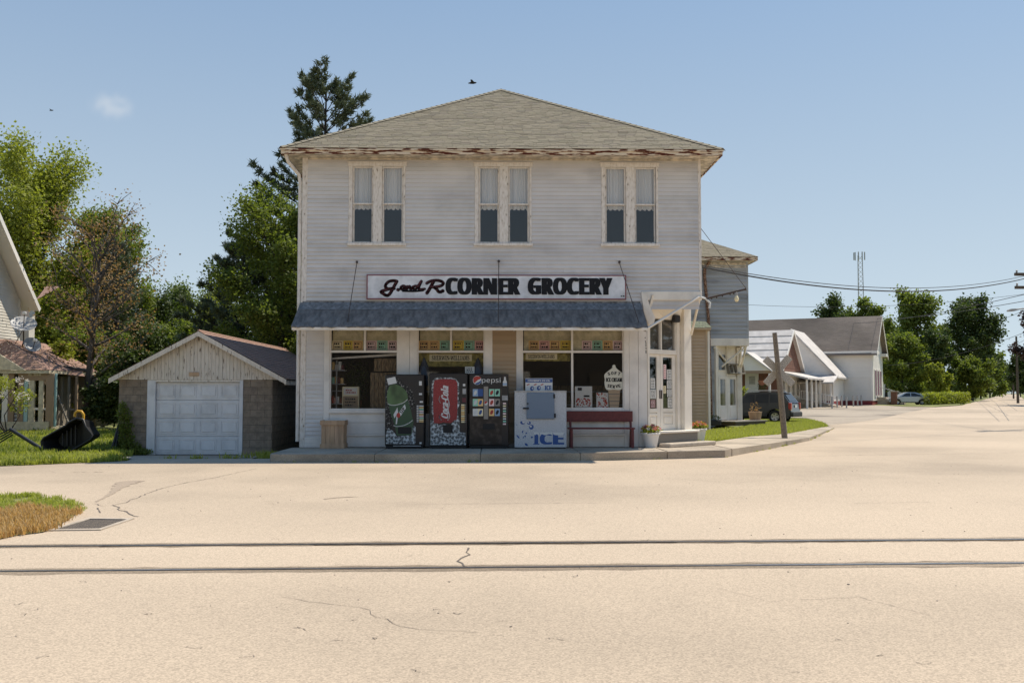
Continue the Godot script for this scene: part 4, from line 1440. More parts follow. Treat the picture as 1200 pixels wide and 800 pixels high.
	# bay three: posters and the ice cream sign
	for p in [[674, 452.5, 694, 477, "white poster with red fruit pictures inside the window above the bench"], [699, 460, 713, 478, "small red and white poster beside the ice cream sign"]]:
		var po := card(self, "poster", M.paper, p[0], p[1], p[2], p[3], -0.065, 0)
		po.name = numbered("poster")
		tag(po, p[4], "poster")
		var dm := MB.new()
		var big: bool = p[0] < 690
		for i in 46 if big else 40:
			var v: float = rng.randf_range(467, 476) if big else rng.randf_range(461, 477)
			var c := pz(rng.randf_range(p[0] + 1, p[2] - 1), v, -0.06)
			dm.disc(c + Vector3(0, 0, -0.0035 + i * 0.00003), Vector3(0, 0, 1), rng.randf_range(0.012, 0.028), 7)
		put(dm, "printed_fruit", M.printred, po)
		if big:
			card(po, "printing", M.ink, 677, 454, 682, 457.5, -0.0635)
			card(po, "printing", M.ink, 684, 463, 691, 465, -0.0635, 0)
	make_cone_sign()
	# faint shelving deeper in the shop
	for i in 3:
		var f := thing("store_fixture", ["tall dark goods shelf deep inside behind the window", "low dark counter deep inside behind the window", "dark goods rack deep inside behind the window"][i], "shelf", Vector3([-2.2, 1.9, 3.3][i], SLAB + 0.06, -2.6))
		for y in [0.3, 0.7, 1.1, 1.5]:
			simple(f, "shelf_board", M.galvanized, Vector3([-2.9, 1.2, 2.8][i], SLAB + y, -2.8), Vector3([-1.4, 2.5, 3.9][i], SLAB + y + 0.03, -2.4))
		simple(f, "back_panel", M.woodpanel, Vector3([-2.9, 1.2, 2.8][i], SLAB + 0.06, -2.84), Vector3([-1.4, 2.5, 3.9][i], SLAB + 1.7, -2.81))

func make_cone_sign() -> void:
	var z := -0.03
	var o := thing("ice_cream_sign", "cream soft ice cream cone cut-out sign with black lettering in the shop window", "sign", pz(720, 478, z))
	var P := func(flat: Array) -> PackedVector2Array:
		var r := PackedVector2Array()
		for i in range(0, flat.size(), 2):
			var p := pz(660 + flat[i] / 7.27, 420 + flat[i + 1] / 7.27, z)
			r.append(Vector2(p.x, p.y))
		return r
	var top := MB.new()
	top.xf.origin.z = z
	top.prism(PackedVector2Array(curve(Array(P.call([435, 52, 418, 62, 420, 78, 395, 98, 358, 128, 350, 150, 356, 180, 352, 205, 360, 250, 380, 268, 430, 264, 480, 268, 508, 250, 512, 205, 508, 175, 516, 150, 505, 125, 470, 98, 448, 76, 446, 60])), 3)), 0.0, 0.012)
	put(top, "swirl", M.cone, o)
	var c := MB.new()
	c.xf.origin.z = z
	c.prism(P.call([384, 266, 488, 266, 472, 426, 400, 426]), -0.012, -0.001)
	var wf := put(c, "wafer_cone", M.wafer, o)
	for r in [[300, 6], [330, 4], [360, 8], [395, 5]]:
		card(wf, "waffle_bar", M.room, 660 + 390 / 7.27, 420 + r[0] / 7.27, 660 + 482 / 7.27, 420 + (r[0] + r[1]) / 7.27, z + 0.003)
	var zt := z + 0.014
	letters(o, "lettering", "ICE CREAM", "serif bold", Basis(), pz(660 + 434 / 7.27, 420 + 181 / 7.27, zt), 0.44, 0.105, M.black, 0.006, 0.003)
	for w in [["SOFT", 122, -1.0, 110.0], ["SERVE", 240, 1.0, 108.0]]:
		var t: String = w[0]
		for i in t.length():
			var f := (i + 0.5) / t.length() * 2.0 - 1.0
			var pos := pz(660 + (434 + f * 58) / 7.27, 420 + (w[1] - w[2] * absf(f) * 10.0) / 7.27, zt)
			var tilt: float = -f * 0.35 * (1.0 if w[2] < 0 else -1.0)
			letters(o, "lettering", t[i], "sans bold", Basis(Vector3(0, 0, 1), tilt), pos, 0.06, 0.085, M.black, 0.004, 0.003)

# ---------------------------------------------------------------- the cut-off corner with the double door
var ce := Vector3.RIGHT
var cn := Vector3.BACK

func pc(u: float, v: float, out := 0.0) -> Vector2:   # photo pixel to (distance along the cut corner, height)
	var d := gaze(u, v)
	var o := corner_a + cn * out
	var t := (o - EYE).dot(cn) / d.dot(cn)
	var p := EYE + d * t
	return Vector2((p - corner_a).dot(ce), p.y)

func cbox_on(parent: Node3D, called: String, m: Material, s0: float, s1: float, y0: float, y1: float, n0: float, n1: float, bev := 0.0) -> MeshInstance3D:
	var mb := MB.new()
	mb.xf = Transform3D(Basis(ce, Vector3.UP, cn), corner_a)
	if bev > 0: mb.cbox(Vector3(s0, y0, n0), Vector3(s1, y1, n1), bev)
	else: mb.box(Vector3(s0, y0, n0), Vector3(s1, y1, n1))
	return put(mb, called, m, parent)

func make_corner_entry() -> void:
	ce = (corner_b - corner_a).normalized()
	cn = ce.cross(Vector3.UP).normalized()
	var L := (corner_b - corner_a).length()
	var s := func(u: float) -> float: return pc(u, 450).x
	var y := func(v: float) -> float: return pc(776, v).y
	var dl: float = s.call(761.0); var dm: float = s.call(775.2); var dr: float = s.call(793.0)
	var ydb: float = y.call(504.5); var ydt: float = y.call(415.0); var ytb: float = y.call(411.5); var ytt: float = y.call(372.0)
	# surround
	var sr := MB.new()
	sr.xf = Transform3D(Basis(ce, Vector3.UP, cn), corner_a)
	sr.box(Vector3(0.02, SLAB, -0.14), Vector3(dl, UPPER, 0.0))
	sr.box(Vector3(dr, SLAB, -0.14), Vector3(L, UPPER, 0.0))
	sr.box(Vector3(dl, ytt, -0.14), Vector3(dr, UPPER, 0.0))
	sr.box(Vector3(dl, ydt, -0.12), Vector3(dr, ytb, 0.015))
	sr.box(Vector3(dl, SLAB, -0.14), Vector3(dr, ydb, 0.0))
	put(sr, "corner_wall", M.porchwhite, shop)
	# square column at the outer corner and a slim pilaster inside
	cbox_on(shop, "column", M.porchwhite, s.call(797.0), s.call(805.5), SLAB + 0.02, UPPER - 0.02, -0.02, 0.16, 0.01)
	cbox_on(shop, "pilaster", M.porchwhite, 0.0, dl - 0.01, SLAB + 0.02, UPPER - 0.05, 0.001, 0.03, 0.004)
	cbox_on(shop, "pilaster", M.porchwhite, dr + 0.01, s.call(796.5), SLAB + 0.02, UPPER - 0.05, 0.001, 0.03, 0.004)
	# transom window of two lights with a dark screen
	var tf := MB.new()
	tf.xf = sr.xf
	frame_rect(tf, dl + 0.002, dr - 0.002, ytb + 0.002, ytt - 0.002, 0.04, -0.08, 0.012)
	tf.box(Vector3(dm - 0.025, ytb + 0.042, -0.08), Vector3(dm + 0.025, ytt - 0.042, 0.012))
	var tw := put(tf, "window", M.porchwhite, shop)
	for k in [[dl + 0.045, dm - 0.028], [dm + 0.028, dr - 0.045]]:
		cbox_on(tw, "pane", M.glass, k[0], k[1], ytb + 0.045, ytt - 0.045, -0.05, -0.046)
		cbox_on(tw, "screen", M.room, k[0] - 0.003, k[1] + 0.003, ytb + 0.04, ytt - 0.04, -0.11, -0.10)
	# two door leaves
	var leaves := [[dl + 0.006, dm - 0.006, 762.3, 771.2], [dm + 0.006, dr - 0.006, 778.4, 789.4]]
	for i in 2:
		var d: Array = leaves[i]
		var g0: float = s.call(d[2]); var g1: float = s.call(d[3])
		var gb: float = y.call(478.5); var gt: float = y.call(418.5)
		var mb := MB.new()
		mb.xf = sr.xf
		mb.cbox(Vector3(d[0], ydb + 0.005, -0.08), Vector3(g0, ydt - 0.005, -0.035), 0.004)
		mb.cbox(Vector3(g1, ydb + 0.005, -0.08), Vector3(d[1], ydt - 0.005, -0.035), 0.004)
		mb.box(Vector3(g0, gt, -0.08), Vector3(g1, ydt - 0.005, -0.036))
		mb.box(Vector3(g0, gb - 0.10, -0.08), Vector3(g1, gb, -0.036))
		mb.box(Vector3(g0, ydb + 0.005, -0.08), Vector3(g1, ydb + 0.16, -0.036))
		mb.box(Vector3(g0, ydb + 0.42, -0.08), Vector3(g1, ydb + 0.48, -0.036))
		mb.box(Vector3(g0, ydb + 0.16, -0.075), Vector3(g1, gb - 0.1, -0.058))
		var door := put(mb, "door", M.porchwhite, shop)
		cbox_on(door, "pane", M.glass, g0, g1, gb, gt, -0.062, -0.058)
		cbox_on(door, "kick_panel", M.porchwhite, g0 + 0.05, g1 - 0.05, ydb + 0.2, ydb + 0.38, -0.057, -0.045, 0.006)
		cbox_on(door, "kick_panel", M.porchwhite, g0 + 0.05, g1 - 0.05, ydb + 0.51, gb - 0.13, -0.057, -0.045, 0.006)
		var hy: float = y.call(462.0)
		cbox_on(door, "handle", M.iron, (d[1] - 0.05) if i == 0 else (d[0] + 0.02), (d[1] - 0.02) if i == 0 else (d[0] + 0.05), hy - 0.12, hy + 0.12, -0.034, -0.005, 0.006)
	# notices on the door glass
	var notes := [[762.8, 443, 767.8, 455, "paper", "white notice high on the left-hand door leaf"], [762.5, 456.5, 769, 467, "paper", "white notice lower on the leaf nearer the bench"], [762.6, 468, 768.5, 478, "maroon", "dark red notice at the foot of the door glass"],
		[777.9, 427, 781, 444, "paper_rose", "tall red and white strip sign on the door glass"], [782, 433, 787.2, 445, "paper", "uppermost white notice on the leaf nearer the tan wall"], [782, 446, 788.6, 455, "paper", "second white notice on the leaf nearer the tan wall"], [782.3, 456, 788.6, 465, "paper", "third white notice on the leaf nearer the tan wall"], [783, 466, 788.4, 477.5, "paper", "lowest white notice on the leaf nearer the tan wall"], [777.8, 452, 780.8, 461, "paper_cream", "small cream notice beside the door handle"]]
	notes[0][5] = "white notice highest on the door leaf nearer the bench"
	for n in notes:
		var a := pc(n[0], n[3], -0.05); var b := pc(n[2], n[1], -0.05)
		var o := cbox_on(self, "door_notice", M[n[4]], a.x, b.x, a.y, b.y, -0.057, -0.054)
		o.name = numbered("door_notice")
		tag(o, n[5], "notice", "notices on the corner door")
		var t := MB.new()
		t.xf = sr.xf
		var rows := 6
		for i in rows:
			var yy := lerpf(b.y, a.y, (i + 0.8) / (rows + 0.6))
			var hh := (b.y - a.y) / rows * 0.2
			var x := a.x + 0.03
			while x < b.x - 0.04:
				var l := rng.randf_range(0.02, 0.08)
				t.quad(Vector3(x, yy - hh, -0.0525), Vector3(minf(x + l, b.x - 0.03), yy - hh, -0.0525), Vector3(minf(x + l, b.x - 0.03), yy + hh, -0.0525), Vector3(x, yy + hh, -0.0525))
				x += l + 0.015
		put(t, "printing", M.printred if n[4] == "paper_rose" else M.paper_rose if n[4] == "maroon" else M.ink, o)
	# the overhang: ceiling, beam, curved bracket, braces
	var cl := MB.new()
	block(cl, PackedVector2Array([Vector2(corner_a.x - 0.1, 0.0), Vector2(X1 - 0.02, 0.0), Vector2(X1 - 0.02, corner_b.z)]), UPPER - 0.03, UPPER - 0.002)
	put(cl, "porch_ceiling", M.porchwhite, shop)
	simple(shop, "beam", M.porchwhite, Vector3(px(752), UPPER - 0.14, 0.001), Vector3(X1 + 0.03, UPPER + 0.10, 0.07), 0.008)
	simple(shop, "beam", M.porchwhite, Vector3(X1 - 0.08, UPPER - 0.14, corner_b.z), Vector3(X1 + 0.03, UPPER + 0.07, -0.003), 0.008)
	var br := MB.new()
	br.xf.origin.z = 0.03
	var bp := []
	for q in [[751.5, 343], [758, 343], [759.5, 352], [763, 362], [768, 372], [766, 381], [760, 380], [755, 366]]:
		var p := pz(q[0], q[1], 0.08)
		bp.append(Vector2(p.x, p.y))
	br.prism(PackedVector2Array(bp), 0.0, 0.06)
	put(br, "bracket", M.porchwhite, shop)
	# the sloping apron board above the transom
	var ya: float = y.call(354.0)
	var ap := MB.new()
	ap.xf = sr.xf
	ap.quad(Vector3(dl - 0.1, ytt - 0.02, 0.02), Vector3(L - 0.1, ytt - 0.02, 0.02), Vector3(L - 0.1, ya + 0.15, 0.20), Vector3(dl - 0.1, ya + 0.15, 0.20))
	ap.quad(Vector3(L - 0.1, ytt - 0.02, 0.0), Vector3(dl - 0.1, ytt - 0.02, 0.0), Vector3(dl - 0.1, ya + 0.15, 0.18), Vector3(L - 0.1, ya + 0.15, 0.18))
	put(ap, "apron_board", M.porchwhite, shop)
	var tip := Vector3(X1 - 0.02, UPPER - 0.03, 0.06)
	for t in [[Vector3(4.02, 3.36, 1.12), tip, 0.034], [pz(757, 351, 0.08), corner_a + ce * 0.75 + cn * 0.05 + Vector3(0, ytt + 0.02, 0), 0.028], [tip, corner_a + ce * (L - 0.12) + cn * 0.12 + Vector3(0, pc(803, 392).y, 0), 0.036]]:
		var b := MB.new()
		b.tube([t[0], t[1]], t[2], 8)
		put(b, "brace", M.porchwhite, shop)
	# small dark flood lamp under the overhang
	var fx := MB.new()
	fx.xf = Transform3D(Basis(ce, Vector3.UP, cn), corner_a + ce * (dr - 0.12) + Vector3(0, ytt + 0.02, 0) + cn * 0.1)
	fx.cbox(Vector3(-0.13, -0.13, -0.1), Vector3(0.13, 0.08, 0.06), 0.03)
	put(fx, "flood_lamp", M.ink, shop)
	# a column of small dark figures on the pilaster, too worn to read
	for q in [[395.0, 396.3, 756.2], [399.2, 400.6, 756.6], [401.0, 402.3, 757.1], [402.8, 404.3, 757.1], [404.6, 406.0, 757.1], [407.0, 409.0, 757.2], [410.2, 414.0, 757.2]]:
		var c0 := pz(q[2] - 0.45, q[1], 0.045); var c1 := pz(q[2] + 0.5, q[0], 0.045)
		simple(shop, "worn_figure", M.ink, Vector3(c0.x, c0.y, 0.0405), Vector3(c1.x, c1.y, 0.0435))
	# steps
	var st := thing("entry_step", "worn wooden sill step under the corner door", "step", corner_a + ce * L * 0.5 + Vector3(0, SLAB, 0))
	cbox_on(st, "tread", M.porchwhite, -0.02, L - 0.05, ydb - 0.06, ydb - 0.002, 0.002, 0.34, 0.012)
	cbox_on(st, "riser", M.greyboard, 0.02, L - 0.1, SLAB + 0.003, ydb - 0.062, 0.002, 0.30, 0.006)
	st = thing("entry_step", "long concrete step before the corner door", "step", corner_a + ce * L * 0.5 + cn * 0.5 + Vector3(0, SLAB, 0))
	cbox_on(st, "tread", M.concrete, 0.05, L + 0.2, SLAB + 0.001, SLAB + 0.11, 0.345, 0.72, 0.02)
	# the old sign bracket with one bare bulb
	var sb := thing("sign_bracket", "rusty pipe bracket with a bare bulb on the shop corner", "bracket", Vector3(X1 + 0.04, UPPER, 0.02))
	var p0 := Vector3(X1 + 0.03, pz(819, 351).y, 0.03)
	var p1 := pz(875, 338.5, 0.35)
	var pm := MB.new()
	pm.tube([p0, p0.lerp(p1, 0.5), p1], 0.028, 7)
	put(pm, "pipe", M.iron, sb)
	pm = MB.new()
	for f in [0.2, 0.32, 0.45, 0.62, 0.7]:
		pm.tube([p0.lerp(p1, f), p0.lerp(p1, f) + Vector3(0.03, -0.05, 0)], 0.02, 5)
	put(pm, "clamp", M.iron, sb)
	pm = MB.new()
	pm.tube([p1, pz(822, 268, 0.05)], 0.008, 4)
	put(pm, "guy_wire", M.iron, sb)
	var bc := p0.lerp(p1, 0.78)
	pm = MB.new()
	pm.tube([bc, bc + Vector3(0, -0.12, 0)], 0.025, 6)
	put(pm, "socket", M.galvanized, sb)
	pm = MB.new()
	pm.xf.origin = bc + Vector3(0, -0.29, 0)
	pm.lathe([Vector2(0, 0), Vector2(0.045, 0.02), Vector2(0.062, 0.07), Vector2(0.05, 0.12), Vector2(0.03, 0.17)], 12)
	put(pm, "bulb", M.paper_cream, sb)
	pm = MB.new()
	pm.tube([p0 + Vector3(-0.05, 0.06, 0.03), p0 + Vector3(0.1, 0.02, 0.03), p0 + Vector3(0.22, -0.1, 0.03), p0 + Vector3(0.2, -0.24, 0.02)], 0.03, 7)
	put(pm, "insulator", M.printwhite, sb)

# ---------------------------------------------------------------- things before the shop
func zoomed_face(ox: float, oy: float, sc: float, z: float, flat: Array) -> PackedVector2Array:
	var r := PackedVector2Array()
	for i in range(0, flat.size(), 2):
		var p := pz(ox + flat[i] / sc, oy + flat[i + 1] / sc, z)
		r.append(Vector2(p.x, p.y))
	return r

func decal(parent: Node3D, called: String, m: Material, pts: PackedVector2Array, z: float, thick := 0.003) -> MeshInstance3D:
	var mb := MB.new()
	mb.xf.origin.z = z
	mb.prism(pts, 0.0, thick)
	return put(mb, called, m, parent)

func rect_pts(a: float, b: float, c: float, d: float) -> Array: return [a, b, c, b, c, d, a, d]

func ellipse(cx: float, cy: float, rx: float, ry: float, n := 20, turn := 0.0) -> Array:
	var r := []
	for i in n:
		var p := Vector2(cos(TAU * i / n) * rx, sin(TAU * i / n) * ry).rotated(turn)
		r.append(cx + p.x); r.append(cy + p.y)
	return r

func machine(label: String, u0: float, u1: float, v0: float, v1: float, z: float, body: Material) -> Node3D:
	var a := pz(u0, v1, z); var b := pz(u1, v0, z)
	var o := thing("vending_machine", label, "vending machine", Vector3((a.x + b.x) / 2, SLAB, z / 2), "vending machines before the shop")
	simple(o, "cabinet", body, Vector3(a.x, SLAB + 0.06, 0.08), Vector3(b.x, b.y, z - 0.10), 0.015)
	simple(o, "door", body, Vector3(a.x + 0.004, SLAB + 0.09, z - 0.096), Vector3(b.x - 0.004, b.y - 0.004, z), 0.018)
	for x in [a.x + 0.06, b.x - 0.14]:
		for zz in [0.12, z - 0.2]:
			simple(o, "foot", M.iron, Vector3(x, SLAB + 0.001, zz), Vector3(x + 0.08, SLAB + 0.06, zz + 0.08))
	simple(o, "kick_plate", M.pitblack, Vector3(a.x + 0.03, SLAB + 0.012, z - 0.14), Vector3(b.x - 0.03, SLAB + 0.088, z - 0.03))
	return o

func make_shop_things() -> void:
	var z := 0.74
	var F := func(flat: Array) -> PackedVector2Array: return zoomed_face(440, 430, 8.0, z, flat)
	# --- machine one: green bottle on ice
	var o := machine("black vending machine with a tall green soda bottle picture, next to the wooden crate", 450.5, 497, 438.5, 525.4, z, M.machine)
	decal(o, "picture_panel", M.machine, F.call(rect_pts(94, 86, 377, 722)), z, 0.003)
	decal(o, "ice_picture", M.icedark, F.call([96, 88, 200, 88, 260, 140, 345, 230, 374, 330, 374, 380, 330, 400, 200, 420, 150, 500, 160, 720, 96, 720]), z + 0.003, 0.0006)
	decal(o, "ice_picture", M.iceprint, F.call([97, 620, 120, 570, 165, 600, 200, 650, 300, 640, 340, 590, 360, 545, 375, 560, 375, 720, 97, 720]), z + 0.0036, 0.0008)
	decal(o, "bottle_picture", M.bottlegreen, F.call([122, 350, 160, 362, 230, 350, 300, 305, 325, 380, 345, 470, 356, 505, 350, 560, 335, 640, 200, 640, 182, 560, 165, 500, 140, 430]), z + 0.0044, 0.0006)
	decal(o, "bottle_picture", M.bottlelight, PackedVector2Array(curve(Array(F.call([130, 180, 165, 160, 200, 165, 250, 190, 285, 225, 300, 270, 300, 305, 265, 332, 200, 352, 150, 354, 122, 345, 108, 300, 112, 230, 130, 180])), 3)), z + 0.0050, 0.0006)
	decal(o, "bottle_cap_picture", M.printwhite, F.call([104, 108, 184, 90, 200, 150, 120, 168]), z + 0.0056, 0.0006)
	var st := MB.new()
	for c in [[[116, 344, 150, 357, 200, 354, 260, 335, 298, 304], 0.018], [[170, 548, 200, 556, 260, 548, 310, 526, 346, 500], 0.018]]:
		st.stroke(curve(Array(F.call(c[0])), 4), c[1], z + 0.0064)
	put(st, "label_ring_picture", M.printwhite, o)
	decal(o, "lettering", M.printwhite, F.call([168, 445, 205, 378, 213, 440, 200, 535, 188, 535, 196, 450, 176, 480]), z + 0.0058, 0.0006)
	decal(o, "lettering", M.printwhite, F.call([222, 420, 274, 348, 285, 385, 235, 460]), z + 0.0058, 0.0006)
	decal(o, "lettering_dot", M.printred, F.call(ellipse(214, 452, 18, 24)), z + 0.0066, 0.0006)
	var tb := F.call([253, 405]) as PackedVector2Array
	letters(o, "lettering", "UP", "sans bold", Basis(Vector3(0, 0, 1), 0.93), Vector3(tb[0].x, tb[0].y, z + 0.0068), 0.15, 0.085, M.machinebrown, 0.003, 0.001)
	decal(o, "dispenser_slot", M.pitblack, F.call(rect_pts(210, 562, 335, 625)), z + 0.0072, 0.004)
	for q in [[408, 132, 434, 172, "printwhite"], [408, 244, 436, 262, "printwhite"], [414, 318, 444, 334, "printwhite"], [412, 704, 432, 720, "printwhite"], [165, 735, 425, 742, "galvanized"]]:
		decal(o, "coin_fitting", M[q[4]], F.call(rect_pts(q[0], q[1], q[2], q[3])), z + 0.001, 0.008)
	var bc := ["printwhite", "paper_amber", "paper_green", "paper_rose", "printwhite", "paper_amber", "paper_rose", "paper_green", "paper_cream", "paper_amber"]
	for i in 10:
		decal(o, "button", M.printwhite, F.call(rect_pts(386, 360 + i * 16.2, 404, 369 + i * 16.2)), z + 0.001, 0.006)
		decal(o, "button", M[bc[i]], F.call(rect_pts(410, 360 + i * 16.2, 450, 370 + i * 16.2)), z + 0.001, 0.008)
	# --- machine two: red can in ice, script lettering reading upwards
	o = machine("black vending machine with an upright red can and white script lettering on ice", 502.5, 548, 437, 525.4, z, M.machine)
	F = func(flat: Array) -> PackedVector2Array: return zoomed_face(440, 380, 5.0, z, flat)
	decal(o, "picture_panel", M.machine, F.call(rect_pts(322, 306, 492, 706)), z, 0.003)
	decal(o, "ice_picture", M.iceprint, F.call([322, 706, 322, 560, 345, 566, 372, 588, 400, 585, 440, 590, 462, 560, 490, 545, 494, 632, 528, 634, 528, 706]), z + 0.003, 0.0008)
	var rim := curve(v2([338, 560, 328, 500, 334, 440, 330, 380, 334, 335, 350, 316, 380, 310, 420, 314, 452, 312, 476, 324, 488, 345, 490, 380, 486, 420, 491, 460, 484, 505, 486, 560]), 4)
	var rf := []
	for p in rim:
		rf.append(p.x + rng.randf_range(-3, 3)); rf.append(p.y + rng.randf_range(-3, 3))
	decal(o, "frost_picture", M.iceprint, F.call(rf), z + 0.003, 0.0010)
	decal(o, "can_picture", M.colared, PackedVector2Array(curve(Array(F.call([342, 578, 338, 500, 338, 400, 342, 340, 356, 324, 400, 320, 455, 322, 474, 334, 480, 360, 480, 480, 476, 555, 462, 560, 440, 578, 400, 574, 372, 580, 342, 578])), 2)), z + 0.0048, 0.0008)
	var cc := F.call([405, 452]) as PackedVector2Array
	var up := Basis(Vector3(0, 1, 0), Vector3(-1, 0.32, 0), Vector3(0, 0, 1))   # reads upwards, leaning like script
	letters(o, "script_lettering", "Coca-Cola", "serif bold", up, Vector3(cc[0].x, cc[0].y, z + 0.0064), 0.86, 0.20, M.printwhite, 0.008, 0.001)
	var cs := MB.new()
	for k in [[[384, 560, 374, 545, 378, 530], 0.02], [[424, 560, 434, 540, 426, 500, 432, 470, 426, 440], 0.024], [[380, 460, 372, 440, 378, 420], 0.018]]:
		cs.stroke(curve(Array(F.call(k[0])), 5), k[1], z + 0.0064)
	put(cs, "script_swash", M.printwhite, o)
	decal(o, "dispenser_slot", M.pitblack, F.call(rect_pts(396, 588, 452, 634)), z + 0.0066, 0.004)
	for q in [[512, 348, 526, 362, "printwhite"], [510, 376, 530, 408, "galvanized"], [508, 430, 530, 456, "maroon"]]:
		decal(o, "coin_fitting", M[q[4]], F.call(rect_pts(q[0], q[1], q[2], q[3])), z + 0.001, 0.008)
	for i in 10:
		decal(o, "button", M["paper_amber" if i % 3 else "paper_cream"], F.call(rect_pts(502, 468 + i * 11, 522, 476 + i * 11)), z + 0.001, 0.008)
		decal(o, "button", M.selector, F.call(rect_pts(525, 469 + i * 11, 530, 475 + i * 11)), z + 0.001, 0.008)
	# --- machine three: selection panels and a round emblem
	o = machine("dark brown vending machine with drink panels and round red white emblem beside the freezer", 549.5, 596, 438, 525.4, z, M.machinebrown)
	F = func(flat: Array) -> PackedVector2Array: return zoomed_face(520, 430, 8.0, z, flat)
	decal(o, "header_panel", M.machine, F.call(rect_pts(252, 72, 540, 200)), z, 0.003)
	decal(o, "emblem", M.printwhite, F.call(ellipse(313, 124, 40, 42, 28)), z + 0.003, 0.0008)
	decal(o, "emblem_red", M.printred, F.call([276, 128, 278, 104, 292, 90, 313, 85, 336, 90, 348, 100, 340, 112, 320, 120, 300, 140, 288, 150, 280, 142]), z + 0.0040, 0.0006)
	decal(o, "emblem_blue", M.printblue, F.call([292, 156, 310, 146, 332, 138, 350, 122, 352, 132, 342, 150, 326, 162, 306, 164]), z + 0.0040, 0.0006)
	var tw := F.call([445, 126]) as PackedVector2Array
	letters(o, "lettering", "pepsi", "sans", Basis(), Vector3(tw[0].x, tw[0].y - 0.01, z + 0.004), 0.50, 0.17, M.printwhite, 0.0, 0.002)
	decal(o, "bottle_picture", M.printwhite, F.call([566, 92, 580, 92, 584, 120, 592, 140, 592, 176, 554, 176, 554, 140, 564, 120]), z + 0.001, 0.004)
	decal(o, "bottle_picture", M.skyblue, F.call(rect_pts(554, 150, 592, 170)), z + 0.0052, 0.001)
	decal(o, "centre_bar", M.selector, F.call(rect_pts(375, 182, 416, 488)), z + 0.001, 0.006)
	decal(o, "emblem", M.printwhite, F.call(ellipse(396, 338, 17, 19)), z + 0.0072, 0.0008)
	decal(o, "emblem_red", M.printred, F.call([380, 338, 384, 324, 398, 318, 410, 326, 400, 338, 386, 348]), z + 0.0082, 0.0006)
	var pc3 := ["skyblue", "printblue", "paper_green", "paper_green", "paper_green", "paper_amber", "paper_rose", "selector", "paper", "paper_cream", "paper_amber", "skyblue"]
	var k3 := 0
	for row in [206, 298, 390]:
		for cxx in [272, 320, 425, 478]:
			var sp := decal(o, "selection_panel", M[pc3[k3 % 12]], F.call(rect_pts(cxx, row, cxx + 48, row + 68)), z + 0.001, 0.005)
			decal(sp, "drink_picture", M[["printwhite", "ink", "printred", "printblue"][(k3 * 7) % 4]], F.call(ellipse(cxx + 24, row + 34, 13, 24, 12, 0.4)), z + 0.0062, 0.0008)
			k3 += 1
	decal(o, "dispenser_slot", M.pitblack, F.call(rect_pts(365, 530, 478, 585)), z + 0.001, 0.008)
	decal(o, "coin_panel", M.machine, F.call(rect_pts(545, 186, 602, 730)), z + 0.0005, 0.003)
	decal(o, "coin_fitting", M.galvanized, F.call(rect_pts(546, 266, 600, 312)), z + 0.004, 0.012)
	for i in 9: decal(o, "button", M[["paper_rose", "paper_cream", "printwhite", "paper_green"][i % 4]], F.call(rect_pts(555, 334 + i * 24, 584, 348 + i * 24)), z + 0.004, 0.008)
	# --- ice freezer
	z = 0.80
	F = func(flat: Array) -> PackedVector2Array: return zoomed_face(590, 430, 8.0, z, flat)
	var c0 := pz(603, 524.6, z); var c1 := pz(663.8, 457.8, z)
	o = thing("ice_freezer", "white ice freezer with a blue-grey hatch and blue snow-capped lettering", "freezer", Vector3((c0.x + c1.x) / 2, SLAB, 0.42))
	simple(o, "cabinet", M.freezer, Vector3(c0.x, SLAB + 0.03, 0.09), Vector3(c1.x, c1.y, z), 0.014)
	simple(o, "base_rail", M.ink, Vector3(c0.x + 0.02, SLAB + 0.001, 0.12), Vector3(c1.x - 0.02, SLAB + 0.03, z - 0.03))
	simple(o, "top_trim", M.galvanized, Vector3(c0.x - 0.006, c1.y - 0.03, z + 0.001), Vector3(c1.x + 0.006, c1.y + 0.006, z + 0.012))
	var hp := F.call(rect_pts(217, 241, 477, 486)) as PackedVector2Array
	var hatch := MB.new()
	hatch.cbox(Vector3(hp[0].x, hp[2].y, z + 0.001), Vector3(hp[1].x, hp[0].y, z + 0.05), 0.012)
	var ht := put(hatch, "hatch", M.freezerdoor, o)
	for q in [rect_pts(466, 252, 482, 292), rect_pts(474, 434, 490, 474)]: decal(ht, "hinge", M.ink, F.call(q), z + 0.03, 0.03)
	for q in [rect_pts(218, 336, 234, 348), rect_pts(182, 378, 238, 394)]: decal(ht, "latch", M.ink, F.call(q), z + 0.052, 0.02)
	var ic := [["I", 288, 328], ["C", 348, 452], ["E", 472, 560]]
	for q in ic:
		var tl := F.call([q[1], 640, q[2], 704]) as PackedVector2Array
		letters(o, "lettering", q[0], "serif bold" if q[0] == "I" else "sans bold", Basis(), Vector3((tl[0].x + tl[1].x) / 2, (tl[0].y + tl[1].y) / 2, z + 0.002), tl[1].x - tl[0].x, tl[0].y - tl[1].y + 0.12, M.printblue, 0.025, 0.002)
		var cap := []
		for i in 7: cap.append_array([lerpf(q[1] - 6, q[2] + 6, i / 6.0), 612.0 + rng.randf_range(-2, 2)])
		for i in 7: cap.append_array([lerpf(q[2] + 6, q[1] - 6, i / 6.0), 632.0 + rng.randf_range(-5, 8)])
		decal(o, "snow_cap_picture", M.printwhite, F.call(cap), z + 0.0042, 0.001)
	for q in [[178, 522, 22, 15, 0.3], [240, 524, 18, 14, -0.3], [262, 562, 22, 24, 0.5], [180, 606, 6, 14, 0.3], [215, 618, 8, 7, 0], [136, 652, 7, 22, -0.7], [203, 648, 8, 8, 0], [186, 660, 7, 6, 0], [266, 658, 10, 9, 0], [214, 726, 18, 10, 0.7], [125, 540, 4, 6, 0]]:
		decal(o, "ice_mark_picture", M.printblue, F.call(ellipse(q[0], q[1], q[2], q[3], 12, q[4])), z + 0.001, 0.001)
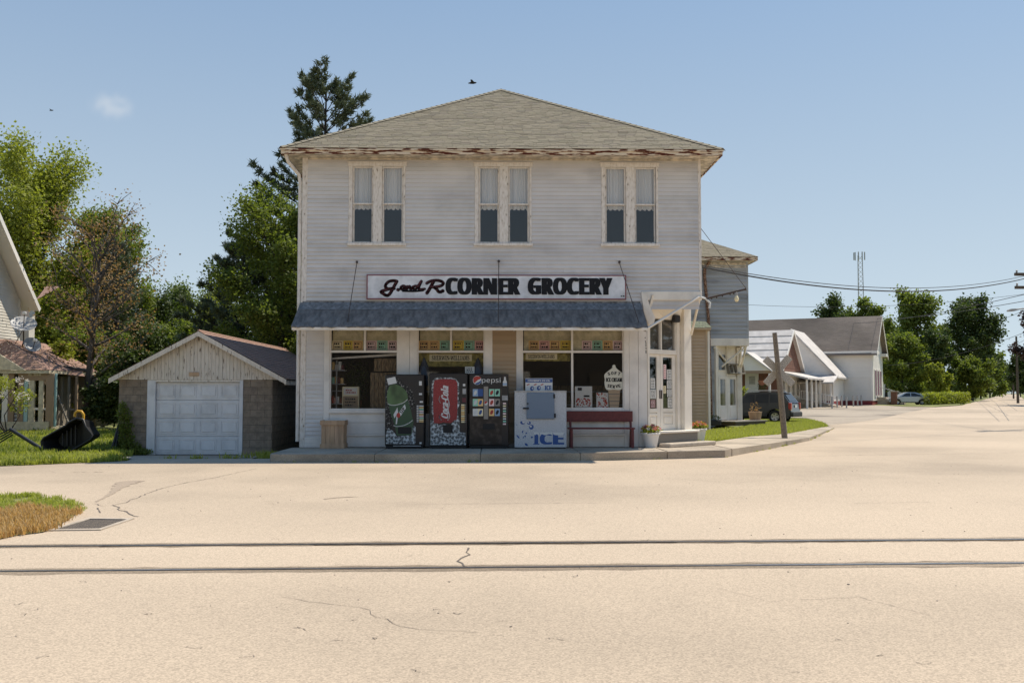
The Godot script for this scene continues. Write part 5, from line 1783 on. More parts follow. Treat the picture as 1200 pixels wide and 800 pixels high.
	for q in [[186, 518, 12, 7], [234, 520, 9, 6], [256, 556, 10, 9]]:
		decal(o, "ice_mark_picture", M.printwhite, F.call(ellipse(q[0], q[1], q[2], q[3], 10, 0.4)), z + 0.0022, 0.001)
	# its header card standing on top
	var hz := 0.5
	var H := func(flat: Array) -> PackedVector2Array: return zoomed_face(590, 430, 8.0, hz, flat)
	var hs := thing("freezer_sign", "small lettered ice sign with dark blue header on top of the freezer", "sign", Vector3(pz(631, 458, hz).x, c1.y + 0.006, hz))
	var hb := H.call(rect_pts(205, 105, 460, 222)) as PackedVector2Array
	simple(hs, "board", M.printwhite, Vector3(hb[0].x, c1.y + 0.001, hz - 0.02), Vector3(hb[1].x, hb[0].y, hz), 0.003)
	decal(hs, "header_band", M.printblue, H.call(rect_pts(206, 110, 459, 144)), hz, 0.002)
	var hc := H.call([333, 127, 418, 194]) as PackedVector2Array
	letters(hs, "lettering", "COLEMAN'S ICE CO.", "sans bold", Basis(), Vector3(hc[0].x, hc[0].y, hz + 0.003), 0.60, 0.045, M.printwhite, 0.003, 0.002)
	letters(hs, "lettering", "ICE", "sans bold", Basis(), Vector3(hc[1].x, hc[1].y, hz + 0.002), 0.17, 0.12, M.printblue, 0.006, 0.002)
	for q in [[268, 200], [332, 196]]:
		decal(hs, "bear_picture", M.printblue, H.call(ellipse(q[0], q[1], 18, 22, 14, 0.3)), hz, 0.002)
		decal(hs, "bear_picture", M.printwhite, H.call(ellipse(q[0] + 5, q[1] - 2, 8, 10, 10, 0.3)), hz + 0.002, 0.001)
	for q in [232, 298, 362]: decal(hs, "red_mark_picture", M.printred, H.call(ellipse(q, 164, 16, 5, 10, -0.3)), hz, 0.002)
	# --- bench
	var bz := 0.50
	var b0 := pz(665.5, 503, bz); var b1 := pz(744, 500, bz)
	o = thing("bench", "dark red wooden bench beside the ice freezer under the window", "bench", Vector3((b0.x + b1.x) / 2, SLAB, 0.35))
	var sy := pz(700, 501, bz).y
	for i in 3: simple(o, "seat_plank", M.bench, Vector3(b0.x, sy - 0.04, 0.20 + i * 0.135), Vector3(b1.x, sy, 0.325 + i * 0.135), 0.008)
	var k0 := pz(665, 494, 0.15); var k1 := pz(741.5, 481.5, 0.15)
	simple(o, "backrest", M.bench, Vector3(b0.x - 0.01, k0.y, 0.12), Vector3(k1.x, k1.y, 0.165), 0.008)
	for x in [b0.x + 0.06, b1.x - 0.10]:
		simple(o, "leg", M.bench, Vector3(x, SLAB + 0.001, 0.50), Vector3(x + 0.07, sy - 0.042, 0.57), 0.006)
		var lg := MB.new()
		lg.tube([Vector3(x + 0.035, SLAB + 0.002, 0.10), Vector3(x + 0.035, sy, 0.19), Vector3(x + 0.035, k1.y - 0.03, 0.10)], 0.032, 4, false)
		put(lg, "leg", M.bench, o)
		simple(o, "seat_bearer", M.bench, Vector3(x + 0.005, sy - 0.11, 0.17), Vector3(x + 0.065, sy - 0.043, 0.495))
	# --- crate
	var cz := 0.62
	var a := pz(374.5, 524.6, cz); var b := pz(403.5, 492.5, cz)
	o = thing("wooden_crate", "tall square wooden planter crate on the pavement beside the vending machines", "crate", Vector3((a.x + b.x) / 2, SLAB, cz - 0.3))
	var dp := b.x - a.x
	for i in 5:
		for side in 2:
			var t := MB.new()
			t.col = tone(0.1)
			if side == 0: t.cbox(Vector3(lerpf(a.x + 0.03, b.x - 0.03, i / 5.0) + 0.002, SLAB + 0.10, cz - 0.045), Vector3(lerpf(a.x + 0.03, b.x - 0.03, (i + 1) / 5.0) - 0.002, b.y - 0.08, cz - 0.025), 0.004)
			else: t.cbox(Vector3(b.x - 0.045, SLAB + 0.10, lerpf(cz - dp + 0.03, cz - 0.05, i / 5.0) + 0.002), Vector3(b.x - 0.025, b.y - 0.08, lerpf(cz - dp + 0.03, cz - 0.05, (i + 1) / 5.0) - 0.002), 0.004)
			put(t, "slat", M.crate, o)
	for q in [[SLAB + 0.001, SLAB + 0.12, 0.0], [b.y - 0.13, b.y, 0.0]]:
		var t := MB.new()
		t.cbox(Vector3(a.x, q[0], cz - 0.024), Vector3(b.x, q[1], cz), 0.005)
		t.cbox(Vector3(a.x, q[0], cz - dp), Vector3(b.x, q[1], cz - dp + 0.024), 0.005)
		t.cbox(Vector3(a.x, q[0], cz - dp + 0.025), Vector3(a.x + 0.024, q[1], cz - 0.025), 0.005)
		t.cbox(Vector3(b.x - 0.024, q[0], cz - dp + 0.025), Vector3(b.x, q[1], cz - 0.025), 0.005)
		put(t, "rim" if q[0] > 0.5 else "base_band", M.crate, o)
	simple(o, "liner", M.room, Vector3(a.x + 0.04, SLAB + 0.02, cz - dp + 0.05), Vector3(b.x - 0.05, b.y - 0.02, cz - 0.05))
	# --- flower pots
	pot(Vector3(px(762, 0.25), SLAB, 0.25), 0.245, 0.40, ["petal_pink", "petal_pink", "petal_plum", "petal_white", "petal_red"], "white pot of pink and plum petunias by the bench end", 1)
	pot(pg(819, 517.5, 0.13), 0.25, 0.42, ["petal_orange", "petal_orange", "petal_red", "petal_pink"], "white pot of orange and red flowers by the tan wall", 2)

func pot(at: Vector3, r: float, h: float, petals: Array, label: String, sd: int) -> void:
	var o := thing("flower_pot", label, "flower pot", at, "white flower pots by the corner door", false)
	var p := MB.new()
	p.lathe([Vector2(0, 0.002), Vector2(r * 0.62, 0.002), Vector2(r * 0.66, 0.03), Vector2(r * 0.93, h * 0.86), Vector2(r * 1.04, h * 0.87), Vector2(r * 1.06, h * 0.98), Vector2(r * 1.02, h), Vector2(r * 0.94, h), Vector2(r * 0.9, h * 0.9)], 28)
	put(p, "pot", M.pot, o)
	p = MB.new()
	p.disc(Vector3(0, h * 0.9, 0), Vector3.UP, r * 0.9, 20)
	put(p, "soil", M.soil, o)
	var g := RandomNumberGenerator.new()
	g.seed = sd
	var keep := rng
	rng = g
	var lv := MB.new()
	leaf_cloud(lv, Vector3(0, h + 0.07, 0), Vector3(r * 1.15, 0.15, r * 1.15), 600, 0.055, 0.3)
	var fo := put(lv, "foliage", M.leaf_lime, o)
	for i in 40:
		var f := MB.new()
		var a := g.randf() * TAU
		var d := sqrt(g.randf()) * r * 1.15
		var c := Vector3(cos(a) * d, h + 0.10 + (1.0 - d / r) * 0.10 + g.randf() * 0.05, sin(a) * d)
		var nn := Vector3(cos(a) * 0.5 + g.randf_range(-0.4, 0.4), 0.7, sin(a) * 0.5 + 0.5).normalized()
		var s := nn.cross(Vector3(0.2, 0.3, 0.9)).normalized()
		var t := nn.cross(s)
		f.col = Color(1, 1, 1) * g.randf_range(0.8, 1.15)
		for k in 5:
			var q := TAU * k / 5 + g.randf() * 0.2
			var e := s * cos(q) + t * sin(q)
			var e2 := s * cos(q + 0.95) + t * sin(q + 0.95)
			var mid := (e + e2).normalized()
			f.tri(c, c + e * 0.04, c + mid * 0.058 + nn * 0.014)
			f.tri(c, c + mid * 0.058 + nn * 0.014, c + e2 * 0.04)
		put(f, "blossom", M[petals[i % petals.size()]], fo)
	rng = keep

# ---------------------------------------------------------------- garage
func make_garage() -> void:
	var z := -1.0
	var gy := -0.092   # its floor lies a little below the road
	var xl := px(140, z); var xr := px(320, z)
	var dl := px(183, z); var dr := px(281.5, z)
	var jl := px(173.5, z); var jr := px(285.5, z)
	var ytop := py(445, z); var yd := py(447.5, z)
	var g := thing("garage", "small concrete-block garage with peeling white gable and white panel door", "garage", Vector3((xl + xr) / 2, gy, -6))
	var back := -12.0
	# core walls behind the blocks
	var w := MB.new()
	w.box(Vector3(xl + 0.006, -0.1, z - 0.2), Vector3(jl, ytop, z - 0.008))
	w.box(Vector3(jr, -0.1, z - 0.2), Vector3(xr - 0.006, ytop, z - 0.008))
	w.box(Vector3(xr - 0.2, -0.1, back), Vector3(xr - 0.008, ytop, z - 0.2))
	w.box(Vector3(xl + 0.008, -0.1, back), Vector3(xl + 0.2, ytop, z - 0.2))
	w.box(Vector3(xl + 0.2, -0.1, back), Vector3(xr - 0.2, ytop, back + 0.2))
	put(w, "wall", M.mortar, g)
	w = MB.new()
	w.box(Vector3(xl + 0.2, -0.1, back + 0.2), Vector3(xr - 0.2, gy + 0.012, z - 0.1))
	put(w, "floor", M.concrete, g)
	var rows := 10
	var bh := (ytop - gy - 0.01) / rows
	for span in [[xl, jl], [jr, xr]]:
		for r in rows:
			var x: float = span[0] - (0.2 if r % 2 else 0.0)
			while x < span[1]:
				var a := maxf(x, span[0]); var b := minf(x + 0.405, span[1])
				x += 0.405
				if b - a < 0.03: continue
				var m := MB.new()
				m.col = tone(0.09)
				m.cbox(Vector3(a + 0.004, gy + 0.01 + r * bh + 0.004, z - 0.1), Vector3(b - 0.004, gy + 0.01 + (r + 1) * bh - 0.005, z + rng.randf_range(-0.003, 0.002)), 0.006)
				put(m, "block", M.block, g)
	for r in rows:   # the side wall, as far as the shop leaves it in view
		var zz := z - 0.01 + (0.2 if r % 2 else 0.0)
		while zz > -6.0:
			var a := minf(zz, z - 0.01); var b := zz - 0.405
			zz = b
			var m := MB.new()
			m.col = tone(0.09)
			m.cbox(Vector3(xr - 0.1, gy + 0.01 + r * bh + 0.004, b + 0.004), Vector3(xr + rng.randf_range(-0.003, 0.002), gy + 0.01 + (r + 1) * bh - 0.005, a - 0.004), 0.006)
			put(m, "block", M.block, g)
	# door frame and sectional door
	simple(g, "jamb", M.garagedoor, Vector3(jl, gy + 0.015, z - 0.12), Vector3(dl, ytop, z + 0.02), 0.005)
	simple(g, "jamb", M.garagedoor, Vector3(dr, gy + 0.015, z - 0.12), Vector3(jr, ytop, z + 0.02), 0.005)
	simple(g, "lintel", M.oldtrim, Vector3(dl, yd, z - 0.12), Vector3(dr, ytop, z + 0.018), 0.004)
	var door := simple(g, "garage_door", M.garagedoor, Vector3(dl, gy + 0.02, z - 0.16), Vector3(dr, yd, z - 0.12))
	var sh := (yd - gy - 0.02) / 4.0
	for r in 4:
		var y0 := gy + 0.02 + r * sh
		var sec := MB.new()
		sec.cbox(Vector3(dl + 0.004, y0 + 0.004, z - 0.12), Vector3(dr - 0.004, y0 + sh - 0.004, z - 0.075), 0.008)
		put(sec, "section", M.garagedoor, door)
		for c in 4:
			var pw := (dr - dl) / 4.0
			var x0 := dl + c * pw + 0.055
			var pn := MB.new()   # a raised field inside a sunk frame
			frame_rect(pn, x0, x0 + pw - 0.11, y0 + 0.075, y0 + sh - 0.075, 0.018, z - 0.074, z - 0.062)
			pn.cbox(Vector3(x0 + 0.05, y0 + 0.125, z - 0.074), Vector3(x0 + pw - 0.16, y0 + sh - 0.125, z - 0.058), 0.014)
			put(pn, "panel", M.garagedoor, door)
	simple(door, "bottom_seal", M.ink, Vector3(dl + 0.01, gy + 0.013, z - 0.115), Vector3(dr - 0.01, gy + 0.03, z - 0.07))
	# gable of upright boards
	var zg := z + 0.04
	var ap := pz(232, 391, zg); var el := pz(128, 442.5, zg); var er := pz(333, 443.5, zg)
	var yb := ytop + 0.002
	var n := 46
	for i in n:
		var x0 := lerpf(el.x + 0.12, er.x - 0.12, float(i) / n); var x1 := lerpf(el.x + 0.12, er.x - 0.12, float(i + 1) / n)
		var h := func(x: float) -> float: return lerpf(ap.y, el.y, (ap.x - x) / (ap.x - el.x)) if x < ap.x else lerpf(ap.y, er.y, (x - ap.x) / (er.x - ap.x))
		var y0: float = h.call(x0 + 0.004) - 0.02; var y1: float = h.call(x1 - 0.004) - 0.02
		if maxf(y0, y1) < yb + 0.02: continue
		var m := MB.new()
		m.col = tone(0.08)
		m.prism(PackedVector2Array([Vector2(x0 + 0.003, yb), Vector2(x1 - 0.003, yb), Vector2(x1 - 0.003, maxf(y1, yb + 0.005)), Vector2(x0 + 0.003, maxf(y0, yb + 0.005))]), z - 0.1, zg + rng.randf_range(-0.004, 0.004))
		put(m, "gable_board", M.gableboard, g)
	simple(g, "plaque", M.crate, Vector3(px(222, zg), py(440.5, zg), zg + 0.006), Vector3(px(234, zg), py(436, zg), zg + 0.03), 0.01)
	# roof
	var zo := z + 0.30
	var A := pz(232, 387.5, zo); var EL := pz(126.5, 443, zo); var ER := pz(335, 444, zo)
	var bk := Vector3(0, 0, back - 0.3 - zo)
	var th := Vector3(0, -0.05, 0)
	var rf := MB.new()
	rf.quad(A + th, A + bk + th, EL + bk + th, EL + th)
	rf.quad(ER + th, ER + bk + th, A + bk + th, A + th)
	var roof := put(rf, "roof", M.oldwood, g)
	var s := MB.new()
	shingles(s, ER, ER + bk, A + bk, A, 0.15, 0.32, 0.12, 0.012)
	shingles(s, EL + bk, EL, A, A + bk, 0.15, 0.32, 0.12, 0.012)
	put(s, "shingles", M.redshingle, roof).set_meta("kind", "stuff")
	for e in [EL, ER]:
		var r := MB.new()
		var dn := Vector3(0, -0.15, 0)
		var up := Vector3(0, -0.012, 0)
		var t := Vector3(0, 0, -0.03)
		var a: Vector3 = A; var b: Vector3 = e
		if e == ER:
			a = e; b = A
		r.quad(b + dn, a + dn, a + up, b + up)
		r.quad(a + dn + t, b + dn + t, b + up + t, a + up + t)
		r.quad(b + dn + t, a + dn + t, a + dn, b + dn)
		r.quad(b + up, a + up, a + up + t, b + up + t)
		put(r, "rake_board", M.gableboard, g)
	var cap := MB.new()
	cap.tube([A + Vector3(0, 0.01, 0), A + bk + Vector3(0, 0.01, 0)], 0.03, 5)
	put(cap, "ridge", M.redshingle, roof)
	# an eaves board along the side towards the shop
	simple(g, "eaves_board", M.gableboard, Vector3(ER.x - 0.05, ER.y - 0.16, back), Vector3(ER.x - 0.02, ER.y - 0.03, zo - 0.035))
	# two dark poles leaning on the corner, and creeper
	for i in 2:
		var p := MB.new()
		var f := pz(129 + i * 4, 529, z + 0.25)
		p.tube([Vector3(f.x, -0.05, z + 0.25), pz(139 + i * 1.5, 497, z + 0.03)], 0.035, 7)
		var o := put(p, "leaning_pole", M.tub)
		tag(o, "black pole leaning against the garage corner in the creeper", "pole", "poles leaning on the garage corner")
	var cr := thing("creeper", "leafy green creeper climbing the garage corner beside the leaning poles", "plant", Vector3(xl, 0, z))
	var lv := MB.new()
	for q in [[145, 485, 0.22, 0.2, 300], [146, 498, 0.22, 0.3, 420], [147, 512, 0.24, 0.28, 420], [150, 524, 0.42, 0.22, 600], [165, 529, 0.35, 0.12, 380], [138, 528, 0.3, 0.16, 300], [144, 476, 0.12, 0.12, 120]]:
		leaf_cloud(lv, pz(q[0], q[1], z + 0.14), Vector3(q[2], q[3], 0.13), q[4], 0.06, 0.5)
	put(lv, "foliage", M.leaf_maple, cr)
	var stm := MB.new()
	stm.tube([Vector3(xl + 0.05, -0.05, z + 0.1), Vector3(xl + 0.02, 0.6, z + 0.06), Vector3(xl + 0.1, 1.3, z + 0.05)], [0.02, 0.014, 0.006], 5)
	put(stm, "stem", M.bark, cr)

# ---------------------------------------------------------------- the house at the left edge
func make_left_house() -> void:
	var z := -19.0
	var h := thing("clapboard_house", "white clapboard house with steep gable and red-roofed porch behind the yard", "house", Vector3(-24, 0, -15))
	var xr := px(22, z)          # the gable wall faces the shop, in the plane x = xr, from z (far) to z + 2 * half
	var eave := py(353, z); var yb := 0.5
	var half := 4.6
	var slope := 0.95
	var apex := eave + half * slope
	var w := MB.new()
	w.xf = Transform3D(Basis(Vector3(0, 0, -1), Vector3.UP, Vector3(1, 0, 0)), Vector3(xr, 0, z + half * 2))
	w.prism(PackedVector2Array([Vector2(0, 0), Vector2(half * 2, 0), Vector2(half * 2, eave), Vector2(half, apex), Vector2(0, eave)]), -9.0, -0.03)
	put(w, "wall", M.vinyl, h)
	siding(h, "clapboard", M.vinyl, Vector3(xr - 0.028, 0, z + half * 2), Vector3(0, 0, -1), half * 2, yb, apex - 0.3, 0.13, [], 0.022, 9.5, 0.03, false, func(y: float) -> Vector2: return Vector2(maxf(0.0, (y - eave) / slope), half * 2 - maxf(0.0, (y - eave) / slope)))
	simple(h, "corner_board", M.vinyl, Vector3(xr - 0.1, yb, z - 0.03), Vector3(xr + 0.02, eave, z + 0.12))
	# roof slabs whose boarded rakes stand out towards the shop
	for s in [-1.0, 1.0]:
		var d := Vector3(0, -slope, -s).normalized()
		var a := Vector3(xr + 0.62, apex + 0.12, z + half); var b := a + d * (Vector2(half, half * slope).length() + 0.8)
		var nn := Vector3(0, 1, -slope * s).normalized() * 0.15
		var bk := Vector3(-9.8, 0, 0)
		var r := MB.new()
		r.quad(a + nn, b + nn, b + bk + nn, a + bk + nn)
		r.quad(b, b + bk, b + bk + nn, b + nn)
		put(r, "roof_slope", M.redshingle, h)
		var so := MB.new()
		so.quad(a, a + bk, b + bk, b)
		put(so, "soffit", M.whitewall, h)
		var rk := MB.new()
		var o := Vector3(0.03, 0, 0)
		rk.quad(a - nn * 0.5 + o, b - nn * 0.5 + o, b + nn + o, a + nn + o)
		rk.quad(b - nn * 0.5, a - nn * 0.5, a + nn, b + nn)
		rk.quad(a - nn * 0.5, b - nn * 0.5, b - nn * 0.5 + o, a - nn * 0.5 + o)
		rk.quad(b - nn * 0.5, b - nn * 0.5 + o, b + nn + o, b + nn)
		put(rk, "rake_board", M.whitewall, h)
	# lower rear wing peeping out on the right
	var zr := z - 3.0
	simple(h, "wing_wall", M.vinyl, Vector3(xr - 3.0, yb, zr - 0.6), Vector3(px(33, zr), py(356, zr), zr))
	var wr := MB.new()
	shingles(wr, Vector3(xr - 0.4, py(352.5, zr), zr + 0.5), Vector3(px(46, zr), py(352.5, zr), zr + 0.5), Vector3(px(30, zr), py(341, zr - 2) + 0.2, zr - 2), Vector3(xr - 0.4, py(341, zr - 2) + 0.2, zr - 2), 0.16, 0.3)
	put(wr, "wing_roof", M.redshingle, h)
	simple(h, "wing_fascia", M.whitewall, Vector3(xr - 0.4, py(355, zr + 0.5), zr + 0.44), Vector3(px(46, zr), py(352.3, zr + 0.5), zr + 0.5))
	# porch: red shingled roof on posts
	var zp := -15.0
	var pe := py(434, zp)
	var xp0 := px(-70, zp); var xp1 := px(62, zp)
	var pt := py(402, z)
	xp0 = xr - 0.4
	var pr := MB.new()
	var hip := Vector3(px(29, z + 1.0), pt, zp - 1.2)
	shingles(pr, Vector3(xp0, pe, zp + 0.35), Vector3(xp1, pe, zp + 0.35), hip, Vector3(xp0, pt, zp - 1.2), 0.15, 0.3)
	shingles(pr, Vector3(xp1, pe, zp + 0.35), Vector3(xp1, pe, z - 1), Vector3(hip.x, pt, z - 1), hip, 0.15, 0.3)
	var prf := put(pr, "porch_roof", M.redshingle, h)
	simple(h, "porch_fascia", M.cream, Vector3(xp0, pe - 0.14, zp + 0.29), Vector3(xp1, pe - 0.015, zp + 0.335))
	simple(h, "porch_fascia", M.cream, Vector3(xp1 - 0.045, pe - 0.14, z - 1), Vector3(xp1, pe - 0.015, zp + 0.288))
	simple(h, "porch_ceiling", M.cream, Vector3(xp0, pe - 0.10, z), Vector3(xp1 - 0.05, pe - 0.07, zp + 0.28))
	# little cream gable over the porch steps
	var cg := MB.new()
	cg.xf.origin.z = zp + 0.4
	var ga := pz(0, 416, zp + 0.4); var gb := pz(29, 433.5, zp + 0.4)
	cg.prism(PackedVector2Array([Vector2(gb.x - 3.4, gb.y), Vector2(gb.x, gb.y), Vector2(ga.x - 0.55, ga.y + 0.35)]), -0.06, 0.02)
	put(cg, "porch_gable", M.cream, h)
	# beam, arch piece, posts, rails
	simple(h, "porch_beam", M.porchpost, Vector3(px(24, zp), py(446, zp), zp + 0.05), Vector3(px(60, zp), pe - 0.14, zp + 0.17), 0.01)
	for q in [[33.9, 35.0], [36.0, 37.2], [40.0, 41.2], [41.9, 43.0], [43.7, 45.2], [46.0, 47.2], [47.6, 48.2]]:   # faded pale figures
		simple(h, "faded_figure", M.cream, Vector3(px(q[0], zp + 0.18), py(440.4, zp + 0.18), zp + 0.171), Vector3(px(q[1], zp + 0.18), py(437.2, zp + 0.18), zp + 0.176))
	for q in [[58, "porchpost", 0.16], [62.5, "turquoise", 0.08], [36, "cream", 0.12], [47, "cream", 0.10], [29, "turquoise", 0.09], [23.5, "porchpost", 0.12], [12, "porchpost", 0.12], [5, "whitewall", 0.12], [-14, "porchpost", 0.12]]:
		var a := pz(q[0], 497, zp + 0.1)
		simple(h, "porch_post", M[q[1]], Vector3(a.x - q[2], 0.25, zp + 0.04), Vector3(a.x + q[2], pe - 0.14, zp + 0.04 + q[2]), 0.008)
	var ar := MB.new()
	ar.xf.origin.z = zp + 0.05
	var ac := []
	for q in [[59, 446], [59, 470], [57, 460], [54.5, 452], [50, 447.5], [45, 446]]:
		var p := pz(q[0], q[1], zp + 0.1)
		ac.append(Vector2(p.x, p.y))
	ar.prism(PackedVector2Array(ac), 0, 0.08)
	put(ar, "arch_bracket", M.porchpost, h)
	simple(h, "porch_rail", M.whitewall, Vector3(px(29, zp), py(480, zp), zp + 0.05), Vector3(px(62, zp), py(477.5, zp), zp + 0.1))
	simple(h, "porch_deck", M.cream, Vector3(xp0, 0.05, z), Vector3(xp1, 0.25, zp + 0.25))
	simple(h, "porch_skirt", M.cream, Vector3(xp0, 0.0, zp + 0.2), Vector3(px(62, zp), py(493.5, zp), zp + 0.26))
	# back wall of the porch with two windows, a small room behind it
	var ph := []
	for q in [[31.0, 448.0, 43.0, 490.0], [49.0, 450.0, 56.0, 488.0]]:
		var a := pz(q[0], q[3], z); var b := pz(q[2], q[1], z)
		ph.append([a.x, b.x, a.y, b.y])
	var bw := MB.new()
	wall_with_holes(bw, xr + 0.03, xp1 - 0.1, 0.1, pe - 0.1, z - 0.12, z, ph)
	bw.box(Vector3(xr + 0.03, 0.1, z - 2.4), Vector3(xp1 - 0.1, pe - 0.1, z - 2.3))
	bw.box(Vector3(xp1 - 0.2, 0.1, z - 2.3), Vector3(xp1 - 0.1, pe - 0.1, z - 0.12))
	bw.box(Vector3(xr + 0.03, pe - 0.1, z - 2.4), Vector3(xp1 - 0.1, pe - 0.02, z - 1.0))
	put(bw, "porch_wall", M.cream, h)
	for q in ph:
		var fr := MB.new()
		frame_rect(fr, q[0] - 0.09, q[1] + 0.09, q[2] - 0.09, q[3] + 0.09, 0.09, z + 0.001, z + 0.05)
		var wn := put(fr, "window", M.whitewall, h)
		simple(wn, "pane", M.glass, Vector3(q[0], q[2], z - 0.06), Vector3(q[1], q[3], z - 0.055))
	for i in 9:
		var y := py(497 - i * 4.2, zp)
		simple(h, "louvre_board", M.whitewall, Vector3(px(6, zp), y, zp - 0.02), Vector3(px(22, zp), y + 0.12, zp + 0.02), 0.01)
	# screened lean-to further right
	var zs := -16.5
	var sr := MB.new()
	shingles(sr, pz(62, 437.5, zs), pz(99, 441, zs), pz(88, 427, zs - 2), pz(60, 423, zs - 2), 0.15, 0.3)
	put(sr, "lean_to_roof", M.redshingle, h)
	simple(h, "lean_to_wall", M.greyboard, Vector3(px(62, zs), 0.1, zs - 2.3), Vector3(px(90, zs), py(441, zs), zs - 2.2))
	simple(h, "lean_to_wall", M.greyboard, Vector3(px(60, zs), 0.1, zs - 2.2), Vector3(px(60, zs) + 0.06, py(441, zs), zs - 0.1))
	for u in [65.0, 71.0, 79.0, 88.0]:
		var a := pz(u, 490, zs)
		simple(h, "lean_to_post", M.greyboard if u < 85 else M.porchpost, Vector3(a.x - 0.05, 0.1, zs - 0.1), Vector3(a.x + 0.05, py(441, zs), zs), 0.006)
	simple(h, "lean_to_rail", M.greyboard, Vector3(px(63, zs), py(480.5, zs), zs - 0.08), Vector3(px(88, zs), py(478.5, zs), zs - 0.02))
	var bc := MB.new()
	bc.tube([pz(65, 458, zs + 0.3), pz(80, 497, zs + 0.6)], 0.05, 5)
	put(bc, "prop", M.greyboard, h)
	# two dish aerials on the porch roof
	for q in [[27.0, 381.0, 0.52, 0.30, 0.75, "large pale satellite dish on a mast above the porch roof"], [36.5, 405.0, 0.36, 0.55, 0.45, "smaller tilted satellite dish low on the porch roof"]]:
		var c := pz(q[0], q[1], -16.2)
		var foot := Vector3(c.x - 0.35, lerpf(pe, pt, 0.42), -16.6)
		var d := thing("satellite_dish", q[5], "satellite dish", foot, "dishes on the porch roof")
		var dm := MB.new()
		var aim := Vector3(q[3], q[4], 0.55).normalized()
		var sx := aim.cross(Vector3.UP).normalized()
		dm.xf = Transform3D(Basis(sx, aim, sx.cross(aim)), c)
		dm.lathe([Vector2(0, 0), Vector2(q[2] * 0.5, 0.03), Vector2(q[2], 0.11), Vector2(q[2] * 1.02, 0.105), Vector2(q[2] * 0.5, 0.005), Vector2(0, -0.02)], 22)
		put(dm, "dish", M.galvanized, d)
		dm = MB.new()
		dm.tube([foot, foot.lerp(c, 0.5) + Vector3(0.1, 0, 0), c], 0.03, 6)
		dm.tube([foot + Vector3(-0.5, -0.1, 0.1), c + Vector3(0, -0.15, 0)], 0.014, 4)
		put(dm, "mast", M.iron, d)
		dm = MB.new()
		dm.tube([c - sx * 0.0 + Vector3(0, -q[2] * 0.7, 0), c + aim * q[2] * 1.2 + Vector3(0, -0.05, 0)], 0.018, 5)
		put(dm, "feed_arm", M.iron, d)
		dm = MB.new()
		var fc: Vector3 = c + aim * q[2] * 1.25
		dm.cbox(fc - Vector3(0.07, 0.06, 0.06), fc + Vector3(0.07, 0.06, 0.06), 0.02)
		put(dm, "receiver", M.printwhite, d)

